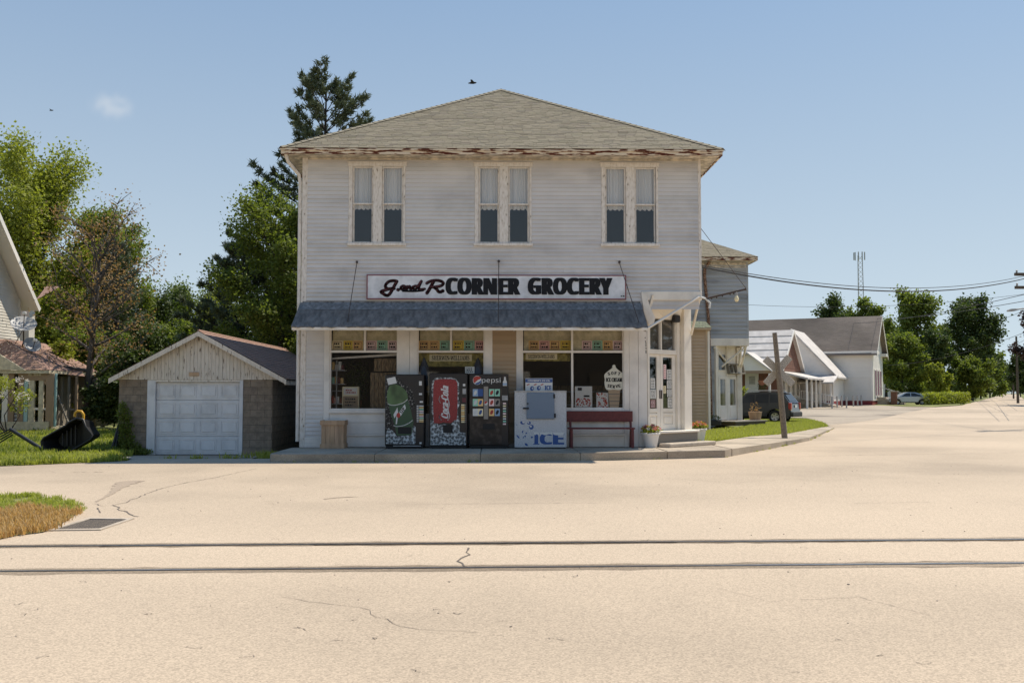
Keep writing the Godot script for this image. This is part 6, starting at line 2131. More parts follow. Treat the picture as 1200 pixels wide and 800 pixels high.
func make_yard_things() -> void:
	# overturned black tub of a garden cart with its draw bar and rake
	var zc := 0.1
	var c := thing("garden_cart", "tipped-over black plastic cart tub with tow bar lying on the lawn", "cart", pz(78, 531, zc))
	var Q := func(x: float, y: float, z: float) -> Vector3: return pz(x / 10.0, 470 + y / 10.0, z)
	var ob := [[480, 470], [510, 430], [760, 290], [800, 250], [900, 200], [970, 215], [1000, 300], [1075, 400], [1065, 440], [900, 540], [760, 615], [690, 610], [520, 570], [485, 520]]
	var rim := []
	var floor_ := []
	var mid := Vector3.ZERO
	for q in ob: mid += Q.call(float(q[0]), float(q[1]), zc)
	mid /= ob.size()
	for q in ob:
		var p: Vector3 = Q.call(float(q[0]), float(q[1]), zc)
		rim.append(p)
		floor_.append(mid + (p - mid) * 0.82 + Vector3(0.12, 0.02, -0.55))
	var tb := MB.new()
	var k := rim.size()
	for i in k:
		var j := (i + 1) % k
		tb.quad(rim[j], rim[i], floor_[i], floor_[j])
		var inner_i: Vector3 = mid + (rim[i] - mid) * 0.93; var inner_j: Vector3 = mid + (rim[j] - mid) * 0.93
		tb.quad(rim[i], rim[j], inner_j, inner_i)
		var fi: Vector3 = mid + (inner_i - mid) * 0.86 + Vector3(0.11, 0.02, -0.48); var fj: Vector3 = mid + (inner_j - mid) * 0.86 + Vector3(0.11, 0.02, -0.48)
		tb.quad(inner_i, inner_j, fj, fi)
		tb.tri(floor_[j], floor_[i], mid + Vector3(0.12, 0.02, -0.56))
		tb.tri(fi, fj, mid + Vector3(0.11, 0.02, -0.48))
	put(tb, "tub", M.tub, c)
	# ribs on the tub floor
	for f in [0.25, 0.42, 0.58, 0.75]:
		var r := MB.new()
		var a: Vector3 = rim[1].lerp(rim[4], f); var b: Vector3 = rim[12].lerp(rim[9], f)
		var o := Vector3(0.06, 0.01, -0.30)
		r.tube([mid + (a - mid) * 0.8 + o, mid + (b - mid) * 0.8 + o], 0.035, 5)
		put(r, "rib", M.tub, c)
	var rl := MB.new()
	var loop: Array = rim.duplicate()
	loop.append(rim[0])
	rl.tube(loop, 0.03, 6)
	put(rl, "rolled_rim", M.tub, c)
	var br := MB.new()
	br.tube([Q.call(500.0, 570.0, zc - 0.1), Q.call(110.0, 325.0, zc - 0.3)], 0.05, 7)
	put(br, "tow_bar", M.tub, c)
	var rk := MB.new()
	for i in 4:
		rk.tube([Q.call(110.0 + i * 12, 330.0 + i * 20, zc - 0.3), Q.call(-60.0, 410.0 + i * 36, zc - 0.2)], 0.018, 4)
	put(rk, "rake_tines", M.tub, c)
	var hd := MB.new()
	var hp := []
	for q in [[970, 225], [975, 160], [950, 120], [905, 115], [875, 140], [868, 180]]: hp.append(Q.call(float(q[0]), float(q[1]), zc - 0.15))
	hd.tube(hp, 0.035, 7)
	put(hd, "handle", M.yellowplastic, c)
	# pale-flowered shrub by the porch
	var at := pz(8, 500, -12.0)
	at.y = 0.0
	var sb := thing("flowering_shrub", "loose shrub with pale leaves before the porch posts", "shrub", at, "", false)
	var lv := MB.new()
	for i in 9: leaf_cloud(lv, Vector3(rng.randf_range(-1.0, 1.0), rng.randf_range(1.1, 2.2), rng.randf_range(-0.5, 0.5)), Vector3(0.4, 0.3, 0.4), 130, 0.10, 0.6)
	put(lv, "foliage", M.leaf_lime, sb)
	lv = MB.new()
	for i in 7: leaf_cloud(lv, Vector3(rng.randf_range(-1.0, 1.0), rng.randf_range(1.2, 2.3), rng.randf_range(-0.3, 0.6)), Vector3(0.3, 0.2, 0.3), 40, 0.08, 0.6)
	put(lv, "blossom", M.petal_white, sb)
	var stm := MB.new()
	for i in 5: stm.tube([Vector3(0, 0, 0), Vector3(rng.randf_range(-0.6, 0.6), 0.8, rng.randf_range(-0.3, 0.3)), Vector3(rng.randf_range(-1, 1), 1.8, rng.randf_range(-0.5, 0.5))], [0.03, 0.02, 0.008], 5)
	put(stm, "stem", M.bark, sb)
	# drain grate at the verge
	var q := grate_outline(0.97)
	var gr := thing("drain_grate", "dark iron drain grate in a pale concrete frame by the verge", "drain grate", Vector3(q[0].x, -0.05, q[0].y))
	var inner := grate_outline(0.80)
	var fm := MB.new()
	for i in 4:
		var j := (i + 1) % 4
		block(fm, PackedVector2Array([q[i], q[j], inner[j], inner[i]]), -0.09, 0.012)
	put(fm, "frame", M.concrete, gr)
	var pit := MB.new()
	block(pit, inner, -0.095, -0.088)
	put(pit, "pit_floor", M.pitblack, gr)
	for i in 14:
		var f0 := (i + 0.12) / 14.0; var f1 := (i + 0.62) / 14.0
		var b := MB.new()
		block(b, PackedVector2Array([inner[0].lerp(inner[1], f0), inner[0].lerp(inner[1], f1), inner[3].lerp(inner[2], f1), inner[3].lerp(inner[2], f0)]), -0.05, 0.002)
		put(b, "bar", M.ink, gr)

# ---------------------------------------------------------------- buildings behind the grocery
func make_rear_buildings() -> void:
	# tan link
	var z := -17.0
	var lk := thing("tan_annex", "narrow tan vinyl-sided annex with mossy eave beside the corner door", "annex", Vector3(7.6, 0.1, -19.3))
	var xa := 5.3; var xb := px(832, z)
	var ye := py(385, z)
	simple(lk, "wall", M.tansiding, Vector3(xa, 0.0, -21.7), Vector3(xb - 0.02, ye, z - 0.02))
	siding(lk, "siding_board", M.tansiding, Vector3(xa, 0, z - 0.019), Vector3(1, 0, 0), px(826.5, z) - xa, 0.1, ye - 0.02, 0.15, [], 0.06, 5, 0.05)
	simple(lk, "corner_board", M.tansiding, Vector3(px(826.7, z), 0.05, z - 0.1), Vector3(px(829.3, z), ye, z + 0.02))
	simple(lk, "corner_board", M.whitewall, Vector3(px(829.5, z), 0.05, z - 0.1), Vector3(px(832, z), ye - 0.1, z + 0.015))
	var rf := MB.new()
	shingles(rf, Vector3(xa, ye + 0.03, z + 0.4), Vector3(px(834.5, z + 0.4), ye + 0.03, z + 0.4), Vector3(px(827, z - 1), py(376, z - 1), z - 1.0), Vector3(xa, py(376, z - 1), z - 1.0), 0.14, 0.3)
	put(rf, "roof", M.mossshingle, lk)
	simple(lk, "eave_board", M.tansiding, Vector3(xa, ye - 0.06, z + 0.0), Vector3(px(834, z + 0.4), ye + 0.02, z + 0.37))
	# two-storey blue-grey shop
	z = -21.8
	var b := thing("blue_grey_shop", "weathered blue-grey two-storey shop with hipped roof and cut-off corner door", "building", Vector3(7, 0.1, -28))
	var x0 := 1.5; var x1 := px(877, z)
	var ytop := py(303, z); var ymid := py(398.5, z)
	var xc := px(837.5, z)
	var bz := z - (x1 - xc)
	var w := MB.new()
	w.box(Vector3(x0, ymid, z - 12), Vector3(x1, ytop, z - 0.02))
	w.box(Vector3(x0, 0.0, z - 0.18), Vector3(xc, ymid, z - 0.02))   # the ground floor is one hollow room
	w.box(Vector3(x0, 0.0, z - 12), Vector3(x0 + 0.16, ymid, z - 0.18))
	w.box(Vector3(x1 - 0.16, 0.0, z - 12), Vector3(x1, ymid, bz))
	w.box(Vector3(x0 + 0.16, 0.0, z - 12), Vector3(x1 - 0.16, ymid, z - 11.84))
	w.box(Vector3(x0 + 0.16, -0.05, z - 11.84), Vector3(x1 - 0.16, 0.2, z - 3.0))
	put(w, "wall", M.bluesiding, b)
	siding(b, "clapboard", M.bluesiding, Vector3(px(818, z), 0, z - 0.019), Vector3(1, 0, 0), x1 - px(818, z) - 0.03, ymid + 0.12, ytop - 0.02, 0.2, [], 0.055, 9, 0.07)
	siding(b, "clapboard", M.bluesiding, Vector3(px(828, z), 0, z - 0.019), Vector3(1, 0, 0), xc - px(828, z) - 0.05, 0.15, ymid, 0.2, [], 0.05, 7, 0.06)
	siding(b, "side_siding", M.bluesiding, Vector3(x1 + 0.0, 0, z - 0.03), Vector3(0, 0, -1), 11.9, ymid, ytop, 0.118, [], 0.022, 7, 0.06, true)
	simple(b, "corner_board", M.bluesiding, Vector3(x1 - 0.06, ymid, z - 0.1), Vector3(x1 + 0.04, ytop, z + 0.02))
	simple(b, "frieze_board", M.soffit, Vector3(px(818, z), ytop - 0.42, z - 0.0), Vector3(x1 - 0.06, ytop, z + 0.025))
	# roof
	var zo := z + 0.6
	var xe := px(890, zo); var y := py(300, zo)
	var xl := x0 - 0.6
	var pk := Vector3((xl + xe) / 2, y + 3.1, z - 5.2); var pk2 := pk + Vector3(0, 0, -2.0)
	var e0 := Vector3(xl, y, zo); var e1 := Vector3(xe, y, zo); var e2 := Vector3(xe, y, z - 12.6); var e3 := Vector3(xl, y, z - 12.6)
	var s := MB.new()
	var dn := Vector3(0, -0.02, 0)
	s.quad(e0 + dn, e1 + dn, pk + dn, pk + dn); s.quad(e1 + dn, e2 + dn, pk2 + dn, pk + dn); s.quad(e2 + dn, e3 + dn, pk2 + dn, pk2 + dn); s.quad(e3 + dn, e0 + dn, pk + dn, pk2 + dn)
	var roof := put(s, "roof", M.shingle, b)
	s = MB.new()
	shingles(s, e0, e1, pk, pk, 0.14, 0.3)
	shingles(s, e1, e2, pk2, pk, 0.14, 0.3)
	put(s, "shingles", M.shingle, roof).set_meta("kind", "stuff")
	simple(b, "fascia", M.fascia, Vector3(xl, y - 0.18, zo - 0.05), Vector3(xe - 0.01, y - 0.012, zo - 0.01))
	simple(b, "fascia", M.fascia, Vector3(xe - 0.05, y - 0.18, z - 12.5), Vector3(xe - 0.01, y - 0.012, zo - 0.052))
	simple(b, "soffit", M.soffit, Vector3(xl + 0.05, y - 0.16, z - 12.5), Vector3(xe - 0.055, y - 0.13, zo - 0.055))
	# rusty rain pipe
	var dp := MB.new()
	var pu := px(829.5, z + 0.1)
	dp.tube([Vector3(pu + 0.1, y - 0.2, z + 0.25), Vector3(pu - 0.1, y - 0.55, z + 0.1), Vector3(pu - 0.12, y - 0.9, z + 0.09), Vector3(pu + 0.05, py(372, z), z + 0.09), Vector3(pu + 0.15, 0.4, z + 0.09)], 0.075, 8)
	put(dp, "rain_pipe", M.rustpipe, b)
	# cut corner with doors
	var e := Vector3(x1 - xc, 0, bz - z).normalized()
	var nn := e.cross(Vector3.UP).normalized()
	var L := Vector2(x1 - xc, bz - z).length()
	var xf := Transform3D(Basis(e, Vector3.UP, nn), Vector3(xc, 0, z))
	var cb := func(called: String, m: Material, lo: Vector3, hi: Vector3, parent: Node3D) -> MeshInstance3D:
		var mb := MB.new()
		mb.xf = xf
		mb.cbox(lo, hi, 0.006)
		return put(mb, called, m, parent)
	var yd := py(440.5, z); var yb := 0.34
	var leaves := [[0.10, 0.44], [0.48, 0.84]]
	var gaps := [[0.10 * L + 0.02, 0.40 * L - 0.02, py(433.5, z), py(414.5, z)]]
	for d in leaves: gaps.append([d[0] * L + 0.16, d[1] * L - 0.18, yb + 0.72, yd - 0.14])
	var cw := MB.new()
	cw.xf = xf
	wall_with_holes(cw, 0.0, L, 0.05, ymid - 0.02, -0.12, 0.02, gaps)
	put(cw, "corner_panel", M.porchwhite, b)
	for f in [0.0, 0.42, 0.86]: cb.call("pilaster", M.porchwhite, Vector3(f * L, 0.1, 0.021), Vector3(f * L + (0.14 if f > 0.1 and f < 0.8 else 0.2), ymid - 0.02, 0.07), b)
	for d in leaves:
		var g0: float = d[0] * L + 0.16; var g1: float = d[1] * L - 0.18
		var dm := MB.new()
		dm.xf = xf
		wall_with_holes(dm, d[0] * L, d[1] * L - 0.02, yb, yd, 0.021, 0.06, [[g0, g1, yb + 0.72, yd - 0.14]])
		var dr := put(dm, "door", M.porchwhite, b)
		cb.call("pane", M.glass, Vector3(g0, yb + 0.72, 0.035), Vector3(g1, yd - 0.14, 0.04), dr)
		cb.call("kick_panel", M.porchwhite, Vector3(g0, yb + 0.15, 0.061), Vector3(g1, yb + 0.6, 0.075), dr)
	var wf := MB.new()
	wf.xf = xf
	frame_rect(wf, 0.10 * L, 0.40 * L, py(434, z), py(414, z), 0.04, 0.021, 0.05)
	var wn := put(wf, "window", M.porchwhite, b)
	cb.call("pane", M.glass, Vector3(0.10 * L + 0.03, py(433.5, z), 0.0), Vector3(0.40 * L - 0.03, py(414.5, z), 0.005), wn)
	# hinged transom tilted out: frame with four dark panes
	var tr := MB.new()
	tr.xf = xf * Transform3D(Basis(Vector3(1, 0, 0), -0.25), Vector3(L * 0.42, py(438, z), 0.12))
	frame_rect(tr, 0, L * 0.62, 0, 0.52, 0.05, 0.0, 0.16)
	for f in [0.25, 0.5, 0.75]: tr.box(Vector3(L * 0.62 * f - 0.025, 0.05, 0.0), Vector3(L * 0.62 * f + 0.025, 0.47, 0.16))
	var tn := put(tr, "tilted_transom", M.greyboard, b)
	for i in 4:
		var p := MB.new()
		p.xf = tr.xf
		p.box(Vector3(L * 0.155 * i + 0.03, 0.05, 0.05), Vector3(L * 0.155 * (i + 1) - 0.03, 0.47, 0.07))
		put(p, "pane", M.glass, tn)
	simple(b, "beam", M.porchwhite, Vector3(xc - 0.3, ymid - 0.28, z - 0.14), Vector3(x1 + 0.03, ymid + 0.11, z + 0.06), 0.01)
	simple(b, "beam", M.porchwhite, Vector3(x1 - 0.12, ymid - 0.28, bz), Vector3(x1 + 0.03, ymid + 0.08, z - 0.142), 0.01)
	var tip := Vector3(x1 - 0.1, ymid - 0.3, z - 0.05)
	for q in [[Vector3(xc - 0.05, ymid - 0.35, z + 0.05), xf * Vector3(L * 0.5, ymid - 1.2, 0.1)], [tip, xf * Vector3(L * 0.2, ymid - 1.3, 0.1)], [tip, xf * Vector3(L * 0.92, ymid - 1.4, 0.15)], [tip + Vector3(-0.2, 0, -0.2), xf * Vector3(L * 0.75, ymid - 1.25, 0.3)]]:
		var m := MB.new()
		m.tube([q[0], q[1]], 0.05, 6)
		put(m, "brace", M.porchwhite, b)
	# post at the outer corner, platform, planter
	simple(b, "column", M.porchwhite, Vector3(x1 - 0.26, 0.1, bz + 0.15), Vector3(x1 + 0.0, ymid - 0.28, bz + 0.4), 0.01)
	var pf := thing("wooden_platform", "weathered plank platform before the blue-grey shop's corner door", "platform", xf * Vector3(L * 0.5, 0.1, 0.6))
	for i in 5:
		var m := MB.new()
		m.xf = xf
		m.col = tone(0.1)
		m.cbox(Vector3(-0.2, 0.24, 0.08 + i * 0.24), Vector3(L + 0.5, 0.30, 0.30 + i * 0.24), 0.008)
		put(m, "plank", M.greyboard, pf)
	var m2 := MB.new()
	m2.xf = xf
	m2.cbox(Vector3(-0.1, 0.08, 0.12), Vector3(L + 0.4, 0.238, 1.2), 0.01)
	put(m2, "frame", M.oldwood, pf)
	var c := xf * Vector3(L + 0.25, 0.30, 0.7)
	var pl := thing("planter_tub", "brown wooden tub of dry stems on the plank platform", "planter", c, "", false)
	m2 = MB.new()
	m2.lathe([Vector2(0, 0.002), Vector2(0.28, 0.002), Vector2(0.36, 0.42), Vector2(0.32, 0.42), Vector2(0, 0.36)], 12)
	put(m2, "tub", M.crate, pl)
	m2 = MB.new()
	leaf_cloud(m2, Vector3(0, 0.62, 0), Vector3(0.3, 0.3, 0.3), 90, 0.07, 0.8)
	put(m2, "foliage", M.leaf_dry, pl)
	# a dark barrow and rubbish by the wall
	var jk := pz(836, 495, -20.5)
	var tk := thing("plant_tray", "dark tray of dry plants by the blue-grey wall", "tray", Vector3(jk.x, 0.1, -20.5))
	simple(tk, "tray", M.ink, Vector3(jk.x - 0.4, 0.102, -20.8), Vector3(jk.x + 0.35, 0.38, -20.3), 0.04)
	m2 = MB.new()
	leaf_cloud(m2, Vector3(jk.x, 0.45, -20.5), Vector3(0.4, 0.16, 0.25), 160, 0.07, 0.6)
	put(m2, "foliage", M.leaf_dark, tk)

# ---------------------------------------------------------------- church
func make_church() -> void:
	var t := Vector3(0.885, 0, 0.466)
	var k := at_depth(1022, 400, 100.0)
	k.y = land(k.z)
	var xf := Transform3D(Basis(t, Vector3.UP, t.cross(Vector3.UP)), k)
	var inv := xf.affine_inverse()
	var at := func(u: float, v: float, zl: float) -> Vector2:   # photo pixel to church coordinates on the plane zl
		var o := inv * EYE
		var d := inv.basis * gaze(u, v)
		var p := o + d * ((zl - o.z) / d.z)
		return Vector2(p.x, p.y)
	var bx := func(parent: Node3D, called: String, m: Material, lo: Vector3, hi: Vector3) -> MeshInstance3D:
		var mb := MB.new()
		mb.xf = xf
		mb.box(lo, hi)
		return put(mb, called, m, parent)
	var poly := func(parent: Node3D, called: String, m: Material, pts: Array, thick := Vector3.ZERO) -> MeshInstance3D:
		var mb := MB.new()
		mb.xf = xf
		for i in range(1, pts.size() - 1):
			mb.tri(pts[0], pts[i], pts[i + 1])
			if thick != Vector3.ZERO: mb.tri(pts[0] + thick, pts[i + 1] + thick, pts[i] + thick)
		if thick != Vector3.ZERO:
			for i in pts.size():
				var j: int = (i + 1) % pts.size()
				mb.quad(pts[i], pts[i] + thick, pts[j] + thick, pts[j])
		return put(mb, called, m, parent)
	# nave
	var c := thing("church", "white clapboard church with grey shingled roof and red foundation behind the lot", "church", k)
	var eave: float = at.call(1010.0, 411.0, 0.0).y
	var D := 9.4
	var ridge := eave + 3.75
	bx.call(c, "nave_wall", M.whitewall, Vector3(-26, 0.45, -D), Vector3(0, eave, 0))
	bx.call(c, "foundation", M.redbase, Vector3(-26, -0.5, -D + 0.05), Vector3(-0.05, 0.45, -0.05))
	var sd := MB.new()
	for r in int((eave - 0.5) / 0.16):   # clapboards too fine to tell apart from here
		sd.col = tone(0.02)
		sd.xf = xf
		clapboard(sd, -25.9, -0.02, 0.5 + r * 0.16, 0.5 + r * 0.16 + 0.158, 0.02, 0.004)
	put(sd, "siding", M.whitewall, c).set_meta("kind", "stuff")
	poly.call(c, "gable_wall", M.whitewall, [Vector3(0.0, eave, 0), Vector3(0.0, eave, -D), Vector3(0.0, ridge - 0.1, -D / 2)], Vector3(-0.15, 0, 0))
	var ov := 0.55
	var ef := Vector3(0, 0, 0.5)
	var yl := eave - 0.35
	poly.call(c, "roof_slope", M.greyshingle, [Vector3(-26, yl, 0.55), Vector3(ov, yl, 0.55), Vector3(ov, ridge + 0.1, -D / 2), Vector3(-26, ridge + 0.1, -D / 2)], Vector3(0, -0.14, 0))
	poly.call(c, "roof_slope", M.greyshingle, [Vector3(ov, yl, -D - 0.55), Vector3(-26, yl, -D - 0.55), Vector3(-26, ridge + 0.1, -D / 2), Vector3(ov, ridge + 0.1, -D / 2)], Vector3(0, -0.14, 0))
	var shm := MB.new()
	shm.xf = xf
	shingles(shm, Vector3(-26, yl, 0.55), Vector3(ov, yl, 0.55), Vector3(ov, ridge + 0.1, -D / 2), Vector3(-26, ridge + 0.1, -D / 2), 0.22, 0.5, 0.12, 0.012)
	put(shm, "shingles", M.greyshingle, c).set_meta("kind", "stuff")
	for s in [[0.55, 0.6], [-D - 0.55, -0.6]]:
		poly.call(c, "rake_board", M.whitewall, [Vector3(ov + 0.02, yl - 0.3, s[0]), Vector3(ov + 0.02, yl - 0.02, s[0]), Vector3(ov + 0.02, ridge + 0.08, -D / 2), Vector3(ov + 0.02, ridge - 0.22, -D / 2)], Vector3(-0.06, 0, 0))
	bx.call(c, "cornice", M.whitewall, Vector3(-26, eave - 0.32, 0.03), Vector3(0.2, eave - 0.02, 0.42))
	bx.call(c, "cornice_return", M.whitewall, Vector3(0.0, eave - 0.34, -1.4), Vector3(ov, eave - 0.02, 0.5))
	bx.call(c, "cornice_return", M.whitewall, Vector3(0.0, eave - 0.34, -D - 0.4), Vector3(ov, eave - 0.02, -D + 1.4))
	bx.call(c, "string_course", M.whitewall, Vector3(-14, 2.75, 0.022), Vector3(0.0, 2.84, 0.05))
	bx.call(c, "corner_board", M.whitewall, Vector3(-0.2, 0.45, 0.022), Vector3(0.03, eave - 0.3, 0.06))
	for zz in [-2.1, -4.3, -6.6]:
		var wn: MeshInstance3D = bx.call(c, "window", M.whitewall, Vector3(0.0, 0.9, zz - 0.75), Vector3(0.08, 3.7, zz + 0.75))
		bx.call(wn, "pane", M.violet, Vector3(0.05, 1.0, zz - 0.55), Vector3(0.10, 3.55, zz + 0.55))
	var lw: MeshInstance3D = bx.call(c, "window", M.whitewall, Vector3(0.0, eave + 0.5, -D / 2 - 0.7), Vector3(0.08, eave + 1.8, -D / 2 + 0.7))
	bx.call(lw, "pane", M.violet, Vector3(0.05, eave + 0.6, -D / 2 - 0.5), Vector3(0.10, eave + 1.7, -D / 2 + 0.5))
	# entrance steps and brick pier on the street side
	var st := thing("church_steps", "grey steps with a brown brick pier at the church gable", "steps", xf * Vector3(1.6, 0, -3.5))
	for i in 4: bx.call(st, "step", M.concrete, Vector3(0.12, -0.3 + 0.0, -6.0), Vector3(2.6 - i * 0.55, 0.2 + i * 0.2, -2.8 + 0.002 * i))
	bx.call(st, "pier", M.brick, Vector3(1.5, -0.3, -2.7), Vector3(2.1, 1.35, -2.1))
	bx.call(st, "pier_cap", M.concrete, Vector3(1.43, 1.35, -2.77), Vector3(2.17, 1.45, -2.03))
	var hr := MB.new()
	hr.xf = xf
	hr.tube([Vector3(0.3, 1.9, -2.75), Vector3(2.6, 1.2, -2.75)], 0.03, 5)
	put(hr, "handrail", M.galvanized, st)
	# white wing with its gable to the lot
	var wz := 7.0
	var ga: Vector2 = at.call(928.0, 385.5, wz); var gr: Vector2 = at.call(983.0, 441.5, wz)
	var gw := gr.x - ga.x
	var wg := thing("church_wing", "white-roofed church wing with tall clapboard gable and ramp porch", "church wing", xf * Vector3(ga.x + 2, 0, 4))
	var wl := ga.x - gw
	var wq1: Vector2 = at.call(977.0, 447.5, wz + 3.2)
	var wq0: Vector2 = at.call(915.0, 436.5, wz + 3.2)
	var wh := []
	for i in 4: wh.append([lerpf(wq0.x, wq1.x - 2.0, i / 4.0), lerpf(wq0.x, wq1.x - 2.0, i / 4.0) + 0.8, 1.1, 2.5])
	var gwm := MB.new()
	gwm.xf = xf
	wall_with_holes(gwm, wl + 0.4, gr.x - 0.5, -0.3, gr.y + 0.3, wz - 0.2, wz, wh)
	for i in [0]:
		gwm.prism(PackedVector2Array([Vector2(wl + 0.4, gr.y + 0.302), Vector2(gr.x - 0.5, gr.y + 0.302), Vector2(ga.x, ga.y - 0.25)]), wz - 0.2, wz)
	put(gwm, "gable_wall", M.whitewall, wg)
	for h in wh:
		var fm := MB.new()
		fm.xf = xf
		frame_rect(fm, h[0] - 0.06, h[1] + 0.06, h[2] - 0.06, h[3] + 0.06, 0.08, wz + 0.03, wz + 0.06)
		var win := put(fm, "window", M.whitewall, wg)
		bx.call(win, "pane", M.glass, Vector3(h[0], h[2], wz - 0.1), Vector3(h[1], h[3], wz - 0.095))
	bx.call(wg, "side_wall", M.whitewall, Vector3(gr.x - 0.7, 0.45, 0.1), Vector3(gr.x - 0.5, gr.y + 0.2, wz - 0.2))
	bx.call(wg, "foundation", M.redbase, Vector3(gr.x - 1.9, -0.4, 0.1), Vector3(gr.x - 0.48, 0.45, wz + 0.06))
	poly.call(wg, "roof_slope", M.whiteroof, [Vector3(gr.x, gr.y, wz + 0.4), Vector3(gr.x, gr.y, 0.3), Vector3(ga.x, ga.y, 0.3), Vector3(ga.x, ga.y, wz + 0.4)], Vector3(0, -0.16, 0))
	poly.call(wg, "roof_slope", M.whiteroof, [Vector3(wl, gr.y, 0.3), Vector3(wl, gr.y, wz + 0.4), Vector3(ga.x, ga.y, wz + 0.4), Vector3(ga.x, ga.y, 0.3)], Vector3(0, -0.16, 0))
	var gl := MB.new()
	gl.xf = xf
	for r in 22:
		var yy := 0.6 + r * 0.3
		var f := clampf((yy - gr.y) / (ga.y - gr.y), 0, 1)
		clapboard(gl, wl + 0.4 + gw * f, gr.x - 0.55 - gw * f * 0.98, yy, yy + 0.29, wz + 0.025, wz + 0.006) if f < 0.9 else null
	put(gl, "siding", M.whitewall, wg).set_meta("kind", "stuff")
	# porch over the ramp
	var pzl := wz + 3.2
	var q0: Vector2 = at.call(915.0, 436.5, pzl); var q1: Vector2 = at.call(977.0, 447.5, pzl)
	poly.call(wg, "porch_roof", M.whiteroof, [Vector3(q0.x - 6, q1.y, pzl), Vector3(q1.x, q1.y, pzl), Vector3(q1.x, q1.y + 0.75, wz), Vector3(q0.x - 6, q1.y + 0.75, wz)], Vector3(0, -0.16, 0))
	bx.call(wg, "porch_deck", M.concrete, Vector3(q0.x - 6, -0.4, wz), Vector3(q1.x - 2.0, 0.55, pzl - 0.2))
	for i in 7:
		var x := lerpf(q0.x - 2.0, q1.x - 0.3, i / 6.0)
		bx.call(wg, "porch_post", M.whitewall, Vector3(x - 0.07, 0.0, pzl - 0.35), Vector3(x + 0.07, q1.y - 0.16, pzl - 0.2))
	for seg in [[q0.x - 2.0, q1.x - 3.6, 1.0, 1.0], [q1.x - 3.6, q1.x + 0.2, 1.0, 0.15]]:
		var rl := MB.new()
		rl.xf = xf
		var a := Vector3(seg[0], seg[2] + 0.55, pzl); var b := Vector3(seg[1], seg[3] + 0.75, pzl)
		rl.tube([a, b], 0.05, 4, false)
		rl.tube([a - Vector3(0, 0.75, 0), b - Vector3(0, 0.75, 0)], 0.05, 4, false)
		var n := int((seg[1] - seg[0]) / 0.22)
		for i in n:
			var p := a.lerp(b, float(i) / n)
			rl.tube([p, p - Vector3(0, 0.75, 0)], 0.035, 4, false)
		put(rl, "ramp_railing", M.whitewall, wg)
	poly.call(wg, "ramp", M.concrete, [Vector3(q1.x - 3.6, 0.55, pzl - 0.1), Vector3(q1.x + 0.4, 0.0, pzl - 0.1), Vector3(q1.x + 0.4, 0.0, wz + 0.3), Vector3(q1.x - 3.6, 0.55, wz + 0.3)], Vector3(0, -0.3, 0))
	# brick wing, ridge along the lot, gable to the right
	var rz := 13.0
	var ba: Vector2 = at.call(926.5, 386.5, rz); var be: Vector2 = at.call(914.0, 430.0, rz + 5.0)
	var bw := thing("brick_wing", "brick church annexe with pale metal roof and brick gable behind the parked car", "annexe", xf * Vector3(ba.x - 6, 0, rz))
	var bxr := (ba.x + be.x) / 2
	poly.call(bw, "gable_wall", M.brick, [Vector3(bxr, be.y - 0.3, rz + 4.8), Vector3(bxr, be.y - 0.3, rz - 4.8), Vector3(bxr, be.y, rz - 4.8), Vector3(bxr, ba.y - 0.2, rz), Vector3(bxr, be.y, rz + 4.8)], Vector3(-0.2, 0, 0))
	var lh := []
	for i in 4: lh.append([0.9 + i * 2.2, 2.0 + i * 2.2, 1.0, 2.4])
	var lw2 := MB.new()
	lw2.xf = xf * Transform3D(Basis(Vector3(0, 0, -1), Vector3.UP, Vector3(1, 0, 0)), Vector3(bxr, 0, rz + 4.7))
	wall_with_holes(lw2, 0.0, 9.3, -0.4, be.y - 0.302, -0.25, -0.05, lh)
	put(lw2, "lower_wall", M.whitewall, bw)
	bx.call(bw, "rear_wall", M.brick, Vector3(bxr - 26, -0.4, rz - 4.8), Vector3(bxr - 0.26, be.y, rz - 4.6))
	for h in lh:
		var fm2 := MB.new()
		fm2.xf = lw2.xf
		frame_rect(fm2, h[0] - 0.06, h[1] + 0.06, h[2] - 0.06, h[3] + 0.06, 0.08, -0.049, 0.0)
		var wb := put(fm2, "window", M.whitewall, bw)
		var pn := MB.new()
		pn.xf = lw2.xf
		pn.box(Vector3(h[0], h[2], -0.15), Vector3(h[1], h[3], -0.145))
		put(pn, "pane", M.glass, wb)
	poly.call(bw, "side_porch_roof", M.whiteroof, [Vector3(bxr + 2.4, be.y - 0.95, rz + 5.0), Vector3(bxr + 2.4, be.y - 0.95, rz - 5.0), Vector3(bxr, be.y - 0.35, rz - 5.0), Vector3(bxr, be.y - 0.35, rz + 5.0)], Vector3(0, -0.16, 0))
	for i in 5: bx.call(bw, "porch_post", M.whitewall, Vector3(bxr + 2.15, -0.3, rz - 4.7 + i * 2.3), Vector3(bxr + 2.3, be.y - 1.1, rz - 4.55 + i * 2.3))
	# its bricks: courses with open joints, too fine to tell apart from here
	var bk := MB.new()
	bk.xf = xf
	var rows := int((ba.y - 0.2 - be.y) / 0.15)
	for r in rows:
		var yy := be.y + r * 0.15
		var hw := 4.8 * (1.0 - float(r + 1) / rows)
		var zz := rz - hw + (0.2 if r % 2 else 0.0)
		while zz < rz + hw - 0.42:
			bk.col = tone(0.3)
			bk.box(Vector3(bxr + 0.001, yy, zz), Vector3(bxr + 0.02, yy + 0.13, zz + 0.40))
			zz += 0.425
	put(bk, "bricks", M.brick, bw).set_meta("kind", "stuff")
	bx.call(bw, "wall", M.brick, Vector3(bxr - 26, -0.4, rz + 4.6), Vector3(bxr - 0.21, be.y, rz + 4.8))
